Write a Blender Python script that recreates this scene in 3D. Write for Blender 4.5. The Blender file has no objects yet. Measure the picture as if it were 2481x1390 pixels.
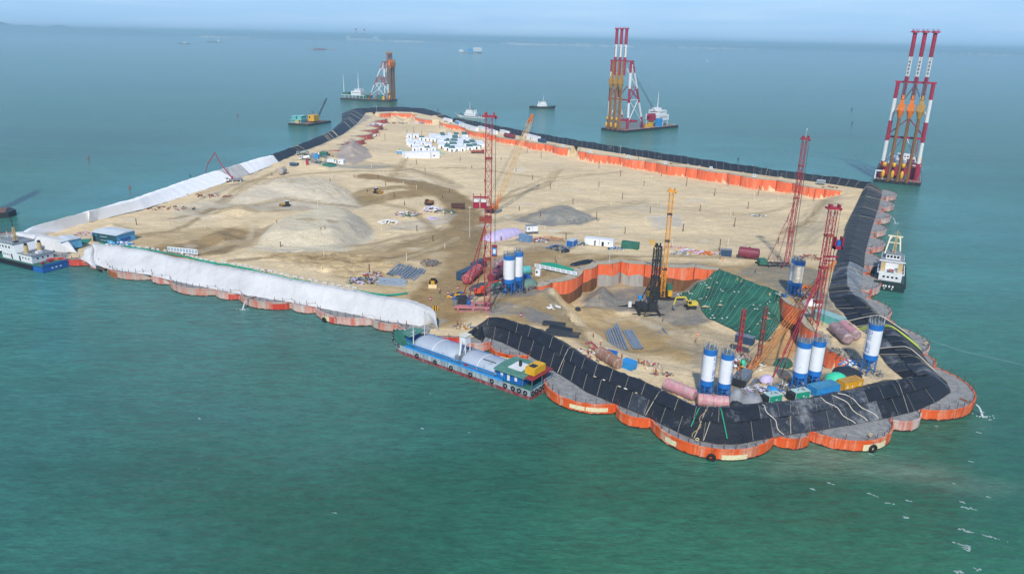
import bpy, math, random
import numpy as np
from mathutils import Vector, Matrix
random.seed(7)
RG = np.random.default_rng(7)
sc = bpy.context.scene
COL = sc.collection
R_ = math.radians
# ------------------------------------------------------------------ camera
FPX = 1766.0                      # focal length in pixels of the 2481 px wide photograph
CH = 90.0                         # height of the camera above the datum
SEA = 1.2                         # the water stands this high above the datum
PITCH, ROLL = R_(18.78), R_(1.27)
cF = np.array([0, math.cos(PITCH), -math.sin(PITCH)])
_r = np.array([1.0, 0, 0]); _u = np.array([0, math.sin(PITCH), math.cos(PITCH)])
cR = math.cos(ROLL) * _r + math.sin(ROLL) * _u
cU = -math.sin(ROLL) * _r + math.cos(ROLL) * _u
cO = np.array([0, 0, CH])
cam = bpy.data.cameras.new("camera"); cob = bpy.data.objects.new("camera", cam); COL.objects.link(cob)
cam.sensor_width = 36; cam.lens = 36 * FPX / 2481; cam.clip_start = 1; cam.clip_end = 200000
cob.matrix_world = Matrix(((cR[0], cU[0], -cF[0], 0), (cR[1], cU[1], -cF[1], 0), (cR[2], cU[2], -cF[2], CH), (0, 0, 0, 1)))
sc.camera = cob
# ------------------------------------------------------------------ light
SUN_EL = R_(43); SUN_AZ = math.atan2(-0.13, -0.99)        # the sun stands behind the camera
w = bpy.data.worlds.new("World"); sc.world = w; w.use_nodes = True
nt = w.node_tree; bg = nt.nodes["Background"]
sky = nt.nodes.new("ShaderNodeTexSky"); sky.sky_type = 'NISHITA'; sky.sun_disc = False
sky.sun_elevation = SUN_EL; sky.sun_rotation = SUN_AZ % (2 * math.pi); sky.air_density = 1.0; sky.dust_density = 0.6; sky.ozone_density = 2.0; sky.altitude = 100
tint = nt.nodes.new("ShaderNodeMix"); tint.data_type = 'RGBA'; tint.blend_type = 'MULTIPLY'; tint.inputs[0].default_value = 1; tint.inputs[7].default_value = (.66, .80, 1.06, 1)
nt.links.new(sky.outputs[0], tint.inputs[6])
# the haze layer lifts the lowest part of the sky all round
tc = nt.nodes.new("ShaderNodeTexCoord"); sp_ = nt.nodes.new("ShaderNodeSeparateXYZ"); nt.links.new(tc.outputs["Generated"], sp_.inputs[0])
rp = nt.nodes.new("ShaderNodeMapRange"); rp.inputs[1].default_value = 0.0; rp.inputs[2].default_value = .42; rp.inputs[3].default_value = .92; rp.inputs[4].default_value = .1; nt.links.new(sp_.outputs[2], rp.inputs[0])
cn = nt.nodes.new("ShaderNodeTexNoise"); cm_ = nt.nodes.new("ShaderNodeMapping"); cm_.inputs[3].default_value = (3, 3, 40); nt.links.new(tc.outputs["Generated"], cm_.inputs[0]); nt.links.new(cm_.outputs[0], cn.inputs[0]); cn.inputs["Scale"].default_value = 1.6; cn.inputs["Detail"].default_value = 4
cr = nt.nodes.new("ShaderNodeValToRGB"); cr.color_ramp.elements[0].position = .42; cr.color_ramp.elements[0].color = (2.7, 4.6, 7.1, 1); cr.color_ramp.elements[1].position = .68; cr.color_ramp.elements[1].color = (3.3, 5.1, 7.3, 1); nt.links.new(cn.outputs[0], cr.inputs[0])
mx = nt.nodes.new("ShaderNodeMix"); mx.data_type = 'RGBA'; nt.links.new(rp.outputs[0], mx.inputs[0]); nt.links.new(tint.outputs[2], mx.inputs[6]); nt.links.new(cr.outputs[0], mx.inputs[7]); nt.links.new(mx.outputs[2], bg.inputs[0]); bg.inputs[1].default_value = 0.12
sun = bpy.data.lights.new("sun", 'SUN'); sun.energy = 3.3; sun.angle = R_(1.5); sun.color = (1, 0.955, 0.88)
sob = bpy.data.objects.new("sun", sun); COL.objects.link(sob)
sd = Vector((math.sin(SUN_AZ) * math.cos(SUN_EL), math.cos(SUN_AZ) * math.cos(SUN_EL), math.sin(SUN_EL)))
sob.rotation_euler = sd.to_track_quat('Z', 'Y').to_euler()
sc.view_settings.view_transform = 'Standard'; sc.view_settings.look = 'None'
sc.view_settings.exposure = 0.24; sc.view_settings.gamma = 1; sc.view_settings.use_curve_mapping = False
sc.cycles.volume_bounces = 1; sc.cycles.max_bounces = 6; sc.cycles.volume_max_steps = 64

# ------------------------------------------------------------------ from the photograph to the place
def ray(px, py):
    return cF + (px - 1240.5) / FPX * cR - (py - 695.0) / FPX * cU
def P(px, py, z=0.0):             # the point at height z
    d = ray(px, py); t = (z - CH) / d[2]
    return Vector((d[0] * t, d[1] * t, z))
def AY(px, py, Y):                # the point at distance Y
    d = ray(px, py); t = Y / d[1]
    return Vector((d[0] * t, Y, CH + d[2] * t))
def zat(x, y, py):                # the height above (x, y) that shows in row py
    v = py - 695.0
    k = x * (cU[0] * FPX + v * cF[0]) + y * (cU[1] * FPX + v * cF[1])
    return CH - k / (cU[2] * FPX + v * cF[2])
def mpp(p):
    return float(np.dot(np.array(p) - cO, cF)) / FPX
# ------------------------------------------------------------------ noise on arrays
def vnoise(x, y, s, seed=0):
    g = np.random.default_rng(seed).random((64, 64))
    u = x / s; v = y / s; iu = np.floor(u).astype(int); iv = np.floor(v).astype(int)
    fu = u - iu; fv = v - iv; fu = fu * fu * (3 - 2 * fu); fv = fv * fv * (3 - 2 * fv)
    a = g[iu % 64, iv % 64]; b = g[(iu + 1) % 64, iv % 64]; c = g[iu % 64, (iv + 1) % 64]; d = g[(iu + 1) % 64, (iv + 1) % 64]
    return (a * (1 - fu) + b * fu) * (1 - fv) + (c * (1 - fu) + d * fu) * fv
def fbm(x, y, s, seed=0, o=4):
    t = 0; k = 0.5; n = 0
    for i in range(o):
        t = t + k * (vnoise(x, y, s, seed + i) - .5); n += k; k *= .5; s *= .5
    return t / n * 2
def pdist(x, y, poly, closed=True):     # distance to a polyline
    d = np.full(x.shape, 1e9); n = len(poly)
    for i in range(n if closed else n - 1):
        ax, ay = poly[i][:2]; bx, by = poly[(i + 1) % n][:2]
        ex, ey = bx - ax, by - ay; L = ex * ex + ey * ey + 1e-9
        t = np.clip(((x - ax) * ex + (y - ay) * ey) / L, 0, 1)
        d = np.minimum(d, np.hypot(x - ax - t * ex, y - ay - t * ey))
    return d
def inside(x, y, poly):
    r = np.zeros(x.shape, bool); n = len(poly)
    for i in range(n):
        ax, ay = poly[i][:2]; bx, by = poly[(i + 1) % n][:2]
        if ay == by: continue
        c = ((ay > y) != (by > y)) & (x < (bx - ax) * (y - ay) / (by - ay) + ax)
        r ^= c
    return r
def sstep(t): t = np.clip(t, 0, 1); return t * t * (3 - 2 * t)
# ------------------------------------------------------------------ materials
def lin(c):
    if isinstance(c, str): c = tuple(int(c[i:i + 2], 16) / 255 for i in (0, 2, 4))
    return tuple(((v + .055) / 1.055) ** 2.4 if v > .04045 else v / 12.92 for v in c[:3])
MATS = {}
class NT:
    def __init__(s, m): s.t = m.node_tree; s.b = s.t.nodes["Principled BSDF"]
    def n(s, ty, **k):
        nd = s.t.nodes.new("ShaderNode" + ty)
        for a, v in k.items():
            if a.startswith("i_"):
                key = a[2:]; nd.inputs[int(key) if key.isdigit() else key.replace("_", " ")].default_value = v
            else: setattr(nd, a, v)
        return nd
    def l(s, a, b): s.t.links.new(a, b)
    def ramp(s, src, stops):
        r = s.n("ValToRGB"); s.l(src, r.inputs[0]); e = r.color_ramp.elements
        while len(e) < len(stops): e.new(.5)
        for q, (p, c) in zip(e, stops): q.position = p; q.color = (*c, 1) if not isinstance(c, (int, float)) else (c, c, c, 1)
        return r.outputs[0]
    def mix(s, f, a, b, mode='MIX'):
        m = s.n("Mix", data_type='RGBA', blend_type=mode)
        for v, i in ((f, 0), (a, 6), (b, 7)):
            if hasattr(v, "links"): s.l(v, m.inputs[i])
            elif isinstance(v, (int, float)): m.inputs[i].default_value = v if i == 0 else (v, v, v, 1)
            else: m.inputs[i].default_value = (*v, 1)
        return m.outputs[2]
    def noise(s, scale, detail=3, vec=None, rough=.6):
        q = s.n("TexNoise", i_Scale=scale, i_Detail=detail, i_Roughness=rough)
        if vec is not None: s.l(vec, q.inputs[0])
        return q.outputs[0]
    def coords(s, sc_=(1, 1, 1), rot=0.0, kind='Object'):
        if kind == 'World': c = s.n("NewGeometry").outputs[0]
        else: c = s.n("TexCoord").outputs[kind]
        m = s.n("Mapping"); m.inputs[3].default_value = sc_; m.inputs[2].default_value = (0, 0, rot); s.l(c, m.inputs[0]); return m.outputs[0]
    def bump(s, h, strength, dist=.1):
        b = s.n("Bump", i_Strength=strength, i_Distance=dist); s.l(h, b.inputs["Height"]); s.l(b.outputs[0], s.b.inputs["Normal"]); return b
def newmat(name):
    m = bpy.data.materials.new(name); m.use_nodes = True; return m, NT(m)
def M(name, col='808080', rough=.6, var=.25, scale=.7, metal=0.0, dirt=None, dirtamt=.3, streak=False):
    """painted / weathered surface: colour varied by noise, optional dirt or rust blotches, optional vertical runs"""
    if name in MATS: return MATS[name]
    m, t = newmat(name); c = lin(col)
    co = t.coords((1, 1, .12) if streak else (1, 1, 1), kind='World')
    n1 = t.noise(scale, 4, co)
    a = tuple(v * (1 - var) for v in c); b = tuple(min(1, v * (1 + var * .6)) for v in c)
    out = t.ramp(n1, [(.3, a), (.7, b)])
    if dirt:
        n2 = t.noise(scale * 2.3, 5, co); f = t.ramp(n2, [(.72 - dirtamt * .5, 0.0), (.82 - dirtamt * .4, .9)])
        out = t.mix(f, out, lin(dirt))
    t.l(out, t.b.inputs["Base Color"]); t.b.inputs["Roughness"].default_value = rough; t.b.inputs["Metallic"].default_value = metal
    MATS[name] = m; return m
# ------------------------------------------------------------------ mesh building
def perp(d):
    d = Vector(d).normalized(); a = Vector((0, 0, 1)) if abs(d.z) < .9 else Vector((1, 0, 0))
    u = d.cross(a).normalized(); return u, d.cross(u).normalized()
class B:
    def __init__(s): s.v = []; s.f = []; s.m = []
    def add(s, vs, fs, m=0):
        o = len(s.v); s.v += [tuple(q) for q in vs]; s.f += [tuple(i + o for i in f) for f in fs]; s.m += [m] * len(fs); return s
    def box(s, c, d, rz=0.0, m=0, tilt=None):
        hx, hy, hz = d[0] / 2, d[1] / 2, d[2] / 2; co, si = math.cos(rz), math.sin(rz); vs = []
        for z in (-hz, hz):
            for x, y in ((-hx, -hy), (hx, -hy), (hx, hy), (-hx, hy)):
                vs.append((c[0] + x * co - y * si, c[1] + x * si + y * co, c[2] + z))
        return s.add(vs, [(0, 3, 2, 1), (4, 5, 6, 7), (0, 1, 5, 4), (1, 2, 6, 5), (2, 3, 7, 6), (3, 0, 4, 7)], m)
    def bar(s, p, q, wd, ht=None, m=0):       # square bar between two points
        p, q = Vector(p), Vector(q); u, v = perp(q - p); ht = ht or wd; vs = []
        for e in (p, q):
            for a, b in ((-1, -1), (1, -1), (1, 1), (-1, 1)): vs.append(e + u * a * wd / 2 + v * b * ht / 2)
        return s.add(vs, [(0, 3, 2, 1), (4, 5, 6, 7), (0, 1, 5, 4), (1, 2, 6, 5), (2, 3, 7, 6), (3, 0, 4, 7)], m)
    def cone(s, p, q, r0, r1=None, n=12, m=0, caps=True):
        p, q = Vector(p), Vector(q); r1 = r0 if r1 is None else r1; u, v = perp(q - p); vs = []
        for e, r in ((p, r0), (q, r1)):
            for i in range(n):
                a = 2 * math.pi * i / n; vs.append(e + u * math.cos(a) * r + v * math.sin(a) * r)
        fs = [(i, (i + 1) % n, n + (i + 1) % n, n + i) for i in range(n)]
        if caps: fs += [tuple(range(n))[::-1], tuple(range(n, 2 * n))]
        return s.add(vs, fs, m)
    def pipe(s, p, q, r, wall=.12, n=10, m=0):  # open tube with visible bore
        p, q = Vector(p), Vector(q); u, v = perp(q - p); vs = []; ri = r * (1 - wall)
        for e, rr in ((p, r), (q, r), (p, ri), (q, ri)):
            for i in range(n):
                a = 2 * math.pi * i / n; vs.append(e + u * math.cos(a) * rr + v * math.sin(a) * rr)
        fs = []
        for i in range(n):
            j = (i + 1) % n
            fs += [(i, j, n + j, n + i), (2 * n + j, 2 * n + i, 3 * n + i, 3 * n + j), (i, 2 * n + i, 2 * n + j, j), (n + i, n + j, 3 * n + j, 3 * n + i)]
        return s.add(vs, fs, m)
    def ball(s, c, r, nu=8, nv=5, m=0):
        if isinstance(r, (int, float)): r = (r, r, r)
        vs = [(c[0], c[1], c[2] - r[2])]
        for j in range(1, nv):
            t = -math.pi / 2 + math.pi * j / nv
            for i in range(nu):
                a = 2 * math.pi * i / nu; vs.append((c[0] + r[0] * math.cos(t) * math.cos(a), c[1] + r[1] * math.cos(t) * math.sin(a), c[2] + r[2] * math.sin(t)))
        vs.append((c[0], c[1], c[2] + r[2])); fs = []; e = len(vs) - 1
        for i in range(nu):
            k = (i + 1) % nu; fs.append((0, 1 + k, 1 + i)); fs.append((e, e - nu + i, e - nu + k))
            for j in range(nv - 2): a = 1 + j * nu; fs.append((a + i, a + k, a + nu + k, a + nu + i))
        return s.add(vs, fs, m)
    def torus(s, c, R, r, ax=(0, 1, 0), n=14, k=6, m=0):
        u, v = perp(ax); ax = Vector(ax).normalized(); c = Vector(c); vs = []
        for i in range(n):
            a = 2 * math.pi * i / n; d = u * math.cos(a) + v * math.sin(a)
            for j in range(k):
                b = 2 * math.pi * j / k; vs.append(c + d * (R + r * math.cos(b)) + ax * r * math.sin(b))
        return s.add(vs, [(i * k + j, ((i + 1) % n) * k + j, ((i + 1) % n) * k + (j + 1) % k, i * k + (j + 1) % k) for i in range(n) for j in range(k)], m)
    def prism(s, poly, z0, z1, m=0, taper=1.0):
        n = len(poly); cx = sum(p[0] for p in poly) / n; cy = sum(p[1] for p in poly) / n
        vs = [(p[0], p[1], z0) for p in poly] + [(cx + (p[0] - cx) * taper, cy + (p[1] - cy) * taper, z1) for p in poly]
        return s.add(vs, [tuple(range(n))[::-1], tuple(range(n, 2 * n))] + [(i, (i + 1) % n, n + (i + 1) % n, n + i) for i in range(n)], m)
    def loft(s, rings, m=0, cap=True, closed=True):
        n = len(rings[0]); vs = [q for r in rings for q in r]; fs = []
        for k in range(len(rings) - 1):
            for i in range(n if closed else n - 1):
                j = (i + 1) % n; fs.append((k * n + i, k * n + j, (k + 1) * n + j, (k + 1) * n + i))
        if cap: fs += [tuple(range(n))[::-1], tuple(range((len(rings) - 1) * n, len(rings) * n))]
        return s.add(vs, fs, m)
    def line(s, pts, r, n=4, m=0):
        for a, b in zip(pts[:-1], pts[1:]): s.cone(a, b, r, r, n, m)
        return s
    def lattice(s, p, q, w0, w1=None, bays=12, rc=.07, rl=.035, up=None, m=0, mfn=None):
        """square lattice boom: four chords, rungs and zig-zag lacing on each face"""
        p, q = Vector(p), Vector(q); w1 = w1 or w0
        if up is None: u, v = perp(q - p)
        else:
            d = (q - p).normalized(); u = d.cross(Vector(up)).normalized(); v = d.cross(u).normalized()
        C = [(-1, -1), (1, -1), (1, 1), (-1, 1)]; st = []
        for i in range(bays + 1):
            t = i / bays; c = p.lerp(q, t); wd = (w0 + (w1 - w0) * t) / 2; st.append([c + u * a * wd + v * b * wd for a, b in C])
        for i in range(bays):
            mm = mfn(i / bays) if mfn else m
            for k in range(4):
                s.bar(st[i][k], st[i + 1][k], rc * 2, m=mm); l = (k + 1) % 4
                s.bar(st[i][k], st[i][l], rl * 2, m=mm)
                s.bar(st[i][k] if i % 2 else st[i][l], st[i + 1][l] if i % 2 else st[i + 1][k], rl * 2, m=mm)
        return s
    def build(s, name, mats, parent=None, smooth=False, loc=None, rz=0.0):
        me = bpy.data.meshes.new(name); me.from_pydata(s.v, [], s.f)
        if not isinstance(mats, (list, tuple)): mats = [mats]
        for q in mats: me.materials.append(q)
        if len(mats) > 1: me.polygons.foreach_set("material_index", s.m)
        if smooth: me.polygons.foreach_set("use_smooth", [True] * len(me.polygons))
        me.update(); o = bpy.data.objects.new(name, me); COL.objects.link(o)
        if parent: o.parent = parent
        if loc is not None: o.location = loc; o.rotation_euler = (0, 0, rz)
        return o
def tag(o, label=None, cat=None, group=None, kind=None):
    for k, v in (("label", label), ("category", cat), ("group", group), ("kind", kind)):
        if v: o[k] = v
    return o
def thing(name, label, cat, loc, rz=0.0, group=None):
    o = bpy.data.objects.new(name, None); COL.objects.link(o); o.location = loc; o.rotation_euler = (0, 0, rz); o.empty_display_size = .1
    return tag(o, label, cat, group)
KIDS = {}
def copy_tree(o, parent=None, loc=None, rz=None, label=None, group=None, scale=None):
    c = o.copy(); COL.objects.link(c)
    if parent: c.parent = parent
    if loc is not None: c.location = loc
    if rz is not None: c.rotation_euler = (0, 0, rz)
    if scale: c.scale = (scale,) * 3
    if label: c["label"] = label
    if group: c["group"] = group
    for ch in KIDS.get(o.name, list(o.children)): copy_tree(ch, c)
    return c
def arr_mesh(name, co, faces, cols=None, smooth=True):
    me = bpy.data.meshes.new(name); me.vertices.add(len(co)); me.vertices.foreach_set("co", co.astype(np.float32).ravel())
    nf = len(faces); me.loops.add(nf * 4); me.loops.foreach_set("vertex_index", faces.astype(np.int32).ravel())
    me.polygons.add(nf); me.polygons.foreach_set("loop_start", np.arange(nf, dtype=np.int32) * 4)
    try: me.polygons.foreach_set("loop_total", np.full(nf, 4, np.int32))
    except Exception: pass
    if smooth: me.polygons.foreach_set("use_smooth", np.ones(nf, bool))
    if cols is not None:
        a = me.color_attributes.new("Col", 'FLOAT_COLOR', 'POINT'); a.data.foreach_set("color", np.c_[cols, np.ones(len(cols))].astype(np.float32).ravel())
    me.update(calc_edges=True); o = bpy.data.objects.new(name, me); COL.objects.link(o); return o
def line_len(ps): return sum((Vector(b) - Vector(a)).length for a, b in zip(ps[:-1], ps[1:]))
def resample(ps, n):
    ps = [Vector(p) for p in ps]; L = [0]
    for a, b in zip(ps[:-1], ps[1:]): L.append(L[-1] + (b - a).length)
    out = []
    for i in range(n + 1):
        s = L[-1] * i / n; k = 0
        while k < len(L) - 2 and L[k + 1] < s: k += 1
        out.append(ps[k].lerp(ps[k + 1], (s - L[k]) / max(1e-9, L[k + 1] - L[k])))
    return out

ORD = "first second third fourth fifth sixth seventh eighth ninth tenth eleventh twelfth thirteenth fourteenth fifteenth sixteenth seventeenth eighteenth nineteenth twentieth".split()
def nth(k):                       # 0-based
    if k < 20: return ORD[k]
    tens = {2: "twenty", 3: "thirty", 4: "forty"}[(k + 1) // 10]; r = (k + 1) % 10
    return tens + "-" + ORD[r - 1] if r else tens[:-1] + "ieth"
# ================================================================== the island's outline, traced at its own heights
ZC = 4.0                                                    # tops of the steel cylinders
def L(pts, z=ZC): return [P(x, y, z) for x, y in pts]
def arc(A, Bp, sag, ref, n=14, toward=False):
    """points of a circular arc from A to B that bulges away from (or toward) ref"""
    A, Bp, ref = Vector(A), Vector(Bp), Vector(ref); m = (A + Bp) / 2; ch = Bp - A; h = ch.length / 2
    nrm = Vector((-ch.y, ch.x, 0)).normalized()
    if ((m + nrm - ref).to_2d().length > (m - ref).to_2d().length) == toward: nrm = -nrm
    s = sag * 2 * h; R = (h * h + s * s) / (2 * s); c = m - nrm * (R - s); out = []
    th = math.asin(min(1, h / R)); th = th if s <= h else math.pi - th
    u = ch.normalized()
    for i in range(n + 1):
        a = -th + 2 * th * i / n; out.append(c + u * math.sin(a) * R + nrm * math.cos(a) * R)
    return out, c
BN_O = [(1121,807),(1176,816),(1215,829),(1281,860),(1340,897),(1379,921),(1421,950),(1494,980),(1568,1010),(1646,1049),(1685,1065),(1737,1076),(1788,1076),(1840,1066),(1905,1054),(1964,1046),(2070,1028),(2156,1011),(2224,994),(2278,969),(2304,950)]
BN_C = [(1145,788),(1185,771),(1225,773),(1300,799),(1360,833),(1400,858),(1440,882),(1516,912),(1594,943),(1668,980),(1700,990),(1740,993),(1785,991),(1825,985),(1892,977),(1950,971),(2045,955),(2125,938),(2185,924),(2225,918),(2252,914)]
BR = [((2304,946),(2252,914),(2192,922)),((2288,918),(2238,893),(2163,901)),(None,(2222,867),(2139,869)),(None,(2202,848),(2126,852)),(None,(2178,815),(2100,812)),(None,(2150,785),(2072,795)),(None,(2122,760),(2046,774)),(None,(2098,744),(2022,744)),((2100,732),(2070,718),(2010,722)),((2083,700),(2055,693),(2007,700)),((2089,671),(2052,662),(2014,668)),((2093,650),(2057,633),(2023,638)),((2096,613),(2064,598),(2030,606)),((2106,577),(2070,568),(2047,565)),((2116,540),(2081,535),(2058,532)),((2126,511),(2090,503),(2072,501)),((2135,477),(2100,470),(2084,475)),((2138,462),(2108,443),(2091,460))]
BF_C = [(2108,441),(1990,425),(1889,413),(1718,388),(1600,371),(1500,356),(1400,340),(1300,323),(1200,304),(1150,294),(1100,285)]
BF_I = [(2091,458),(1985,442),(1889,430),(1718,407),(1600,388),(1500,372),(1400,356),(1300,338),(1200,317),(1150,306),(1098,295)]
BK_C = [(1090,284),(1058,272),(1025,263),(985,260),(946,259.6),(900,261),(880,262)]
BK_I = [(1071,287),(1040,280),(1005,272.5),(975,271),(944,270.6),(905,272),(884,274)]
BL_C = [(880,262),(862,264),(853,271),(845,288),(815,312),(784,327),(758,338),(712,356),(680,367),(657,376.7)]
BL_I = [(888,272),(885,275),(879,284),(863,302),(831,326),(800,340),(777,351),(735,366),(706,379),(676,393)]
WL_C = [(657,376.7),(620,386),(571,401),(512,418),(465,433),(400,456),(328,481),(246,503),(137,533),(71,550),(41,563)]
WL_I = [(676,394),(640,408),(600,424),(560,438),(519,452),(440,478),(350,506),(240,533),(169,553),(140,563),(110,570)]
WS_C = [(45,562),(70,566),(110,572),(150,580),(172,588)]
WS_O = [(10,592),(40,600),(85,606),(135,610),(160,612)]
WN_O = [(186,624),(218,636),(262,652),(367,667),(416,680),(524,702),(581,713),(706,733),(764,744),(867,764),(904,773),(965,783),(1021,790),(1048,785)]
WN_C = [(203,607),(226,591),(280,597),(367,611),(430,627),(530,645),(598,656.6),(715,680),(781,692),(875,708),(916,719),(989,729),(1035,745),(1058,764)]
ZB, ZW = 8.0, 9.0
CEN = P(1200, 520, 0)
def flip(c, o): v = Vector(c) - Vector(o); v.z = 0; return Vector(c) + v
bn = [(P(*o, ZC + .1), P(*c, ZB)) for o, c in zip(BN_O, BN_C)]; bn = [(o, c, Vector((*(flip(c, o)).xy, ZC))) for o, c in bn]
br = []
for o, c, i in BR:
    c = P(*c, ZB); i = P(*i, ZC); o = P(*o, ZC + .1) if o else Vector((*flip(c, i).xy, ZC + .1)); br.append((o, c, i))
def two(Cp, Ip, zc, inner=True, zi=ZC):
    out = []
    for c, i in zip(Cp, Ip):
        c = P(*c, zc); i = P(*i, zi); o = Vector((*flip(c, i).xy, ZC)); out.append((o, c, i) if inner else (i, c, o))
    return out
bf = two(BF_C, BF_I, ZB); bk = two(BK_C, BK_I, ZB); bl = two(BL_C, BL_I, ZB)
wl = two(WL_C, WL_I, 9.3); ws = two(WS_C, WS_O, 8.6, False); wn = two(WN_C, WN_O, ZW, False)
# outer cylinders: (x, y, sagitta of the arc that starts here)
CUSP = [(40,562,.5),(8,596,.3),(100,606,.3),(151,624,.22),(216,627,.2),(259,638,.2),(366,662,.2),(411,673,.2),(521,699,.2),(579.5,709,.2),(705.5,731,.2),(763,741,.2),(900,770,.2),(962,785,.12),(1037,812,.1),(1115,818,.3),(1188,828,.3),(1283,860,.3),(1330,896,.34),(1494,978,.3),(1577,1013,.36),(1878,1054,.3),(1964,1044,.32),(2157,1016,.3),(2223,991,.36),
        (2262,888,.2),(2236,857,.24),(2165,790,.2),(2143,770,.24),(2098,722,.3),(2085,704,.29),(2087,662,.3),(2090,646,.29),(2097,612,.3),(2100,601,.29),(2107,573,.3),(2110,563,.29),(2117,541,.3),(2120,532,.29),(2127,511,.3),(2130,503,.29),(2134,484,.3),(2136,478,.29),(2140,460,0)]
cusps = [P(x, y, ZC) for x, y, s in CUSP]
# inner walls: (x, y, sagitta) in groups, bulging toward the excavation
WALL_PIT = [(1300,694,.14),(1336,684,.17),(1412,653,.16),(1448,639,.14),(1505,633,.14),(1563,639,.13),(1683,647,.12),(1741,653,0)]
WALL_PITR = [(1894,720,.16),(1960,752,.2),(1999,815,.2),(2060,868,0)]
WALL_FAR = [(1400,365,.12),(1418,369,.14),(1473,377,.12),(1501,381,.15),(1563,390,.12),(1592,395,.15),(1663,406,.12),(1691,410,.15),(1764,420,.12),(1796,426,.15),(1883,437,.12),(1922,444,.15),(2000,458,.12),(2037,462,0)]
WALL_FARL = [(1066,296,.15),(1112,304,.12),(1128,309,.15),(1181,324,.12),(1200,329,.15),(1250,339,.12),(1272,341,.15),(1321,349,.12),(1340,352,.15),(1376,360,0)]
WALL_BACK = [(920,276,.12),(946,274,.15),(998,275.5,.12),(1010,279,.15),(1046,292,0)]
WALL_L = [(776,368,.12),(789,366,.35),(820,351,.2),(838,344,.35),(852,330,.2),(868,329,.35),(874,318,.2),(884,316,.35),(888,306,.2),(896,305,.35),(900,296,.2),(910,292,.35),(913,284,0)]
def wall_arcs(lst, ref, n=10):
    ps = [P(x, y, ZC) for x, y, s in lst]
    return [arc(ps[i], ps[i + 1], lst[i][2], ref, n, toward=True) for i in range(len(ps) - 1)]
PITC = P(1600, 780, -5); BASC = P(1500, 470, -2)
wa_pit = wall_arcs(WALL_PIT, PITC); wa_pitr = wall_arcs(WALL_PITR, PITC)
wa_far = wall_arcs(WALL_FAR, BASC); wa_farl = wall_arcs(WALL_FARL, P(1100, 400, 0)); wa_back = wall_arcs(WALL_BACK, P(1000, 400, 0)); wa_l = wall_arcs(WALL_L, P(1200, 420, 0))
def edge_of(arcs, ref, back=1.4):
    out = []
    for pts, c in arcs:
        for p in pts[:-1]:
            d = Vector(ref) - p; d.z = 0; out.append(p - d.normalized() * back)
    p = arcs[-1][0][-1]; d = Vector(ref) - p; d.z = 0; out.append(p - d.normalized() * back); return out
pit_poly = edge_of(wa_pit, PITC) + L([(1777,667),(1814,683),(1858,699),(1890,714)]) + edge_of(wa_pitr, PITC) + L([(2010,905),(1880,925),(1780,930),(1650,905),(1560,885),(1450,855),(1400,800),(1365,745),(1325,712)])
strip_far = edge_of(wa_far, BASC) + [c for o, c, i in bf[:7]][:]
strip_far = edge_of(wa_far, BASC) + L([(2060,463)]) + [bf[0][1], bf[1][1], bf[2][1], bf[3][1], bf[4][1], bf[5][1], bf[6][1]]
strip_farl = edge_of(wa_farl, P(1100, 400, 0)) + [bf[6][1], bf[7][1], bf[8][1], bf[9][1], bf[10][1]]
strip_back = edge_of(wa_back, P(1000, 400, 0)) + [bk[0][1], bk[1][1], bk[2][1], bk[3][1], bk[4][1], bk[5][1]]
strip_l = edge_of(wa_l, P(1200, 420, 0)) + [bk[5][1]] + [t[1] for t in bl[:8]] + L([(735, 380)])
island = [t[1] for t in wn] + L([(1056,793),(1037,811),(1110,815)]) + [t[1] for t in bn] + [t[1] for t in br] + [t[1] for t in bf] + [t[1] for t in bk] + [t[1] for t in bl] + [t[1] for t in wl] + [t[1] for t in ws] + L([(165,626),(205,622)])
CP = [(1150,345,-1),(1250,372,-2),(1400,395,-2.5),(1550,420,-3),(1700,442,-3.2),(1850,465,-3.5),(1980,488,-3.5),(1300,440,-2),(1500,480,-2),(1700,500,-2),(1900,520,-2),(1000,320,-1),(900,340,-1),(930,300,-1),(1000,290,-1.5),(1050,310,-1),(850,400,0),(1000,420,0),(1100,450,0),(1200,480,-.5),
 (1990,540,-1),(2035,520,1.5),(2055,480,2),(2066,464,4),(2085,466,4),(2080,478,4),(2062,500,3.6),(2050,466,3.5),(2030,480,-1),(2015,580,3),(1920,580,1.5),(1250,560,2),(1400,545,.5),(1600,560,1),(1800,570,1),(1950,600,3),(1300,610,3.8),(1500,600,3.6),(1700,610,3.8),(1900,640,4),(1450,630,4),(1650,630,4),(1850,660,4),(1950,700,4),(2000,720,4),(1990,650,4),
 (1100,620,3.5),(1000,640,3.2),(1200,700,4),(1130,740,4),(1250,740,4),(1050,790,4),(1300,760,4),(1330,800,4),(1400,830,4),(1100,540,1),(950,560,1),(900,620,3),(800,660,3.7),(700,630,3.5),(600,630,3.7),(500,610,3.7),(400,590,3.7),(300,580,4),(230,570,4),(560,560,1.5),(500,540,2),(600,500,2),(700,500,1.5),(800,510,1),(900,500,.5),(400,520,3.8),
 (500,475,3.9),(600,450,4),(700,420,4),(700,445,5.5),(780,440,5),(780,400,4),(700,395,4),(760,375,4),(820,385,2),(860,450,2),(640,470,4),(350,545,3.5),(250,550,4),(130,590,4),(600,435,4),(550,450,4),(450,480,4),
 (450,630,4),(560,650,4),(700,675,4),(850,700,4),(950,715,4),(2010,760,4),(2060,800,4),(2130,900,4),(2100,930,4),(2000,960,4),(1900,970,4),(1750,970,4),(1650,950,4),(1500,890,4),(1550,905,4)]
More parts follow.
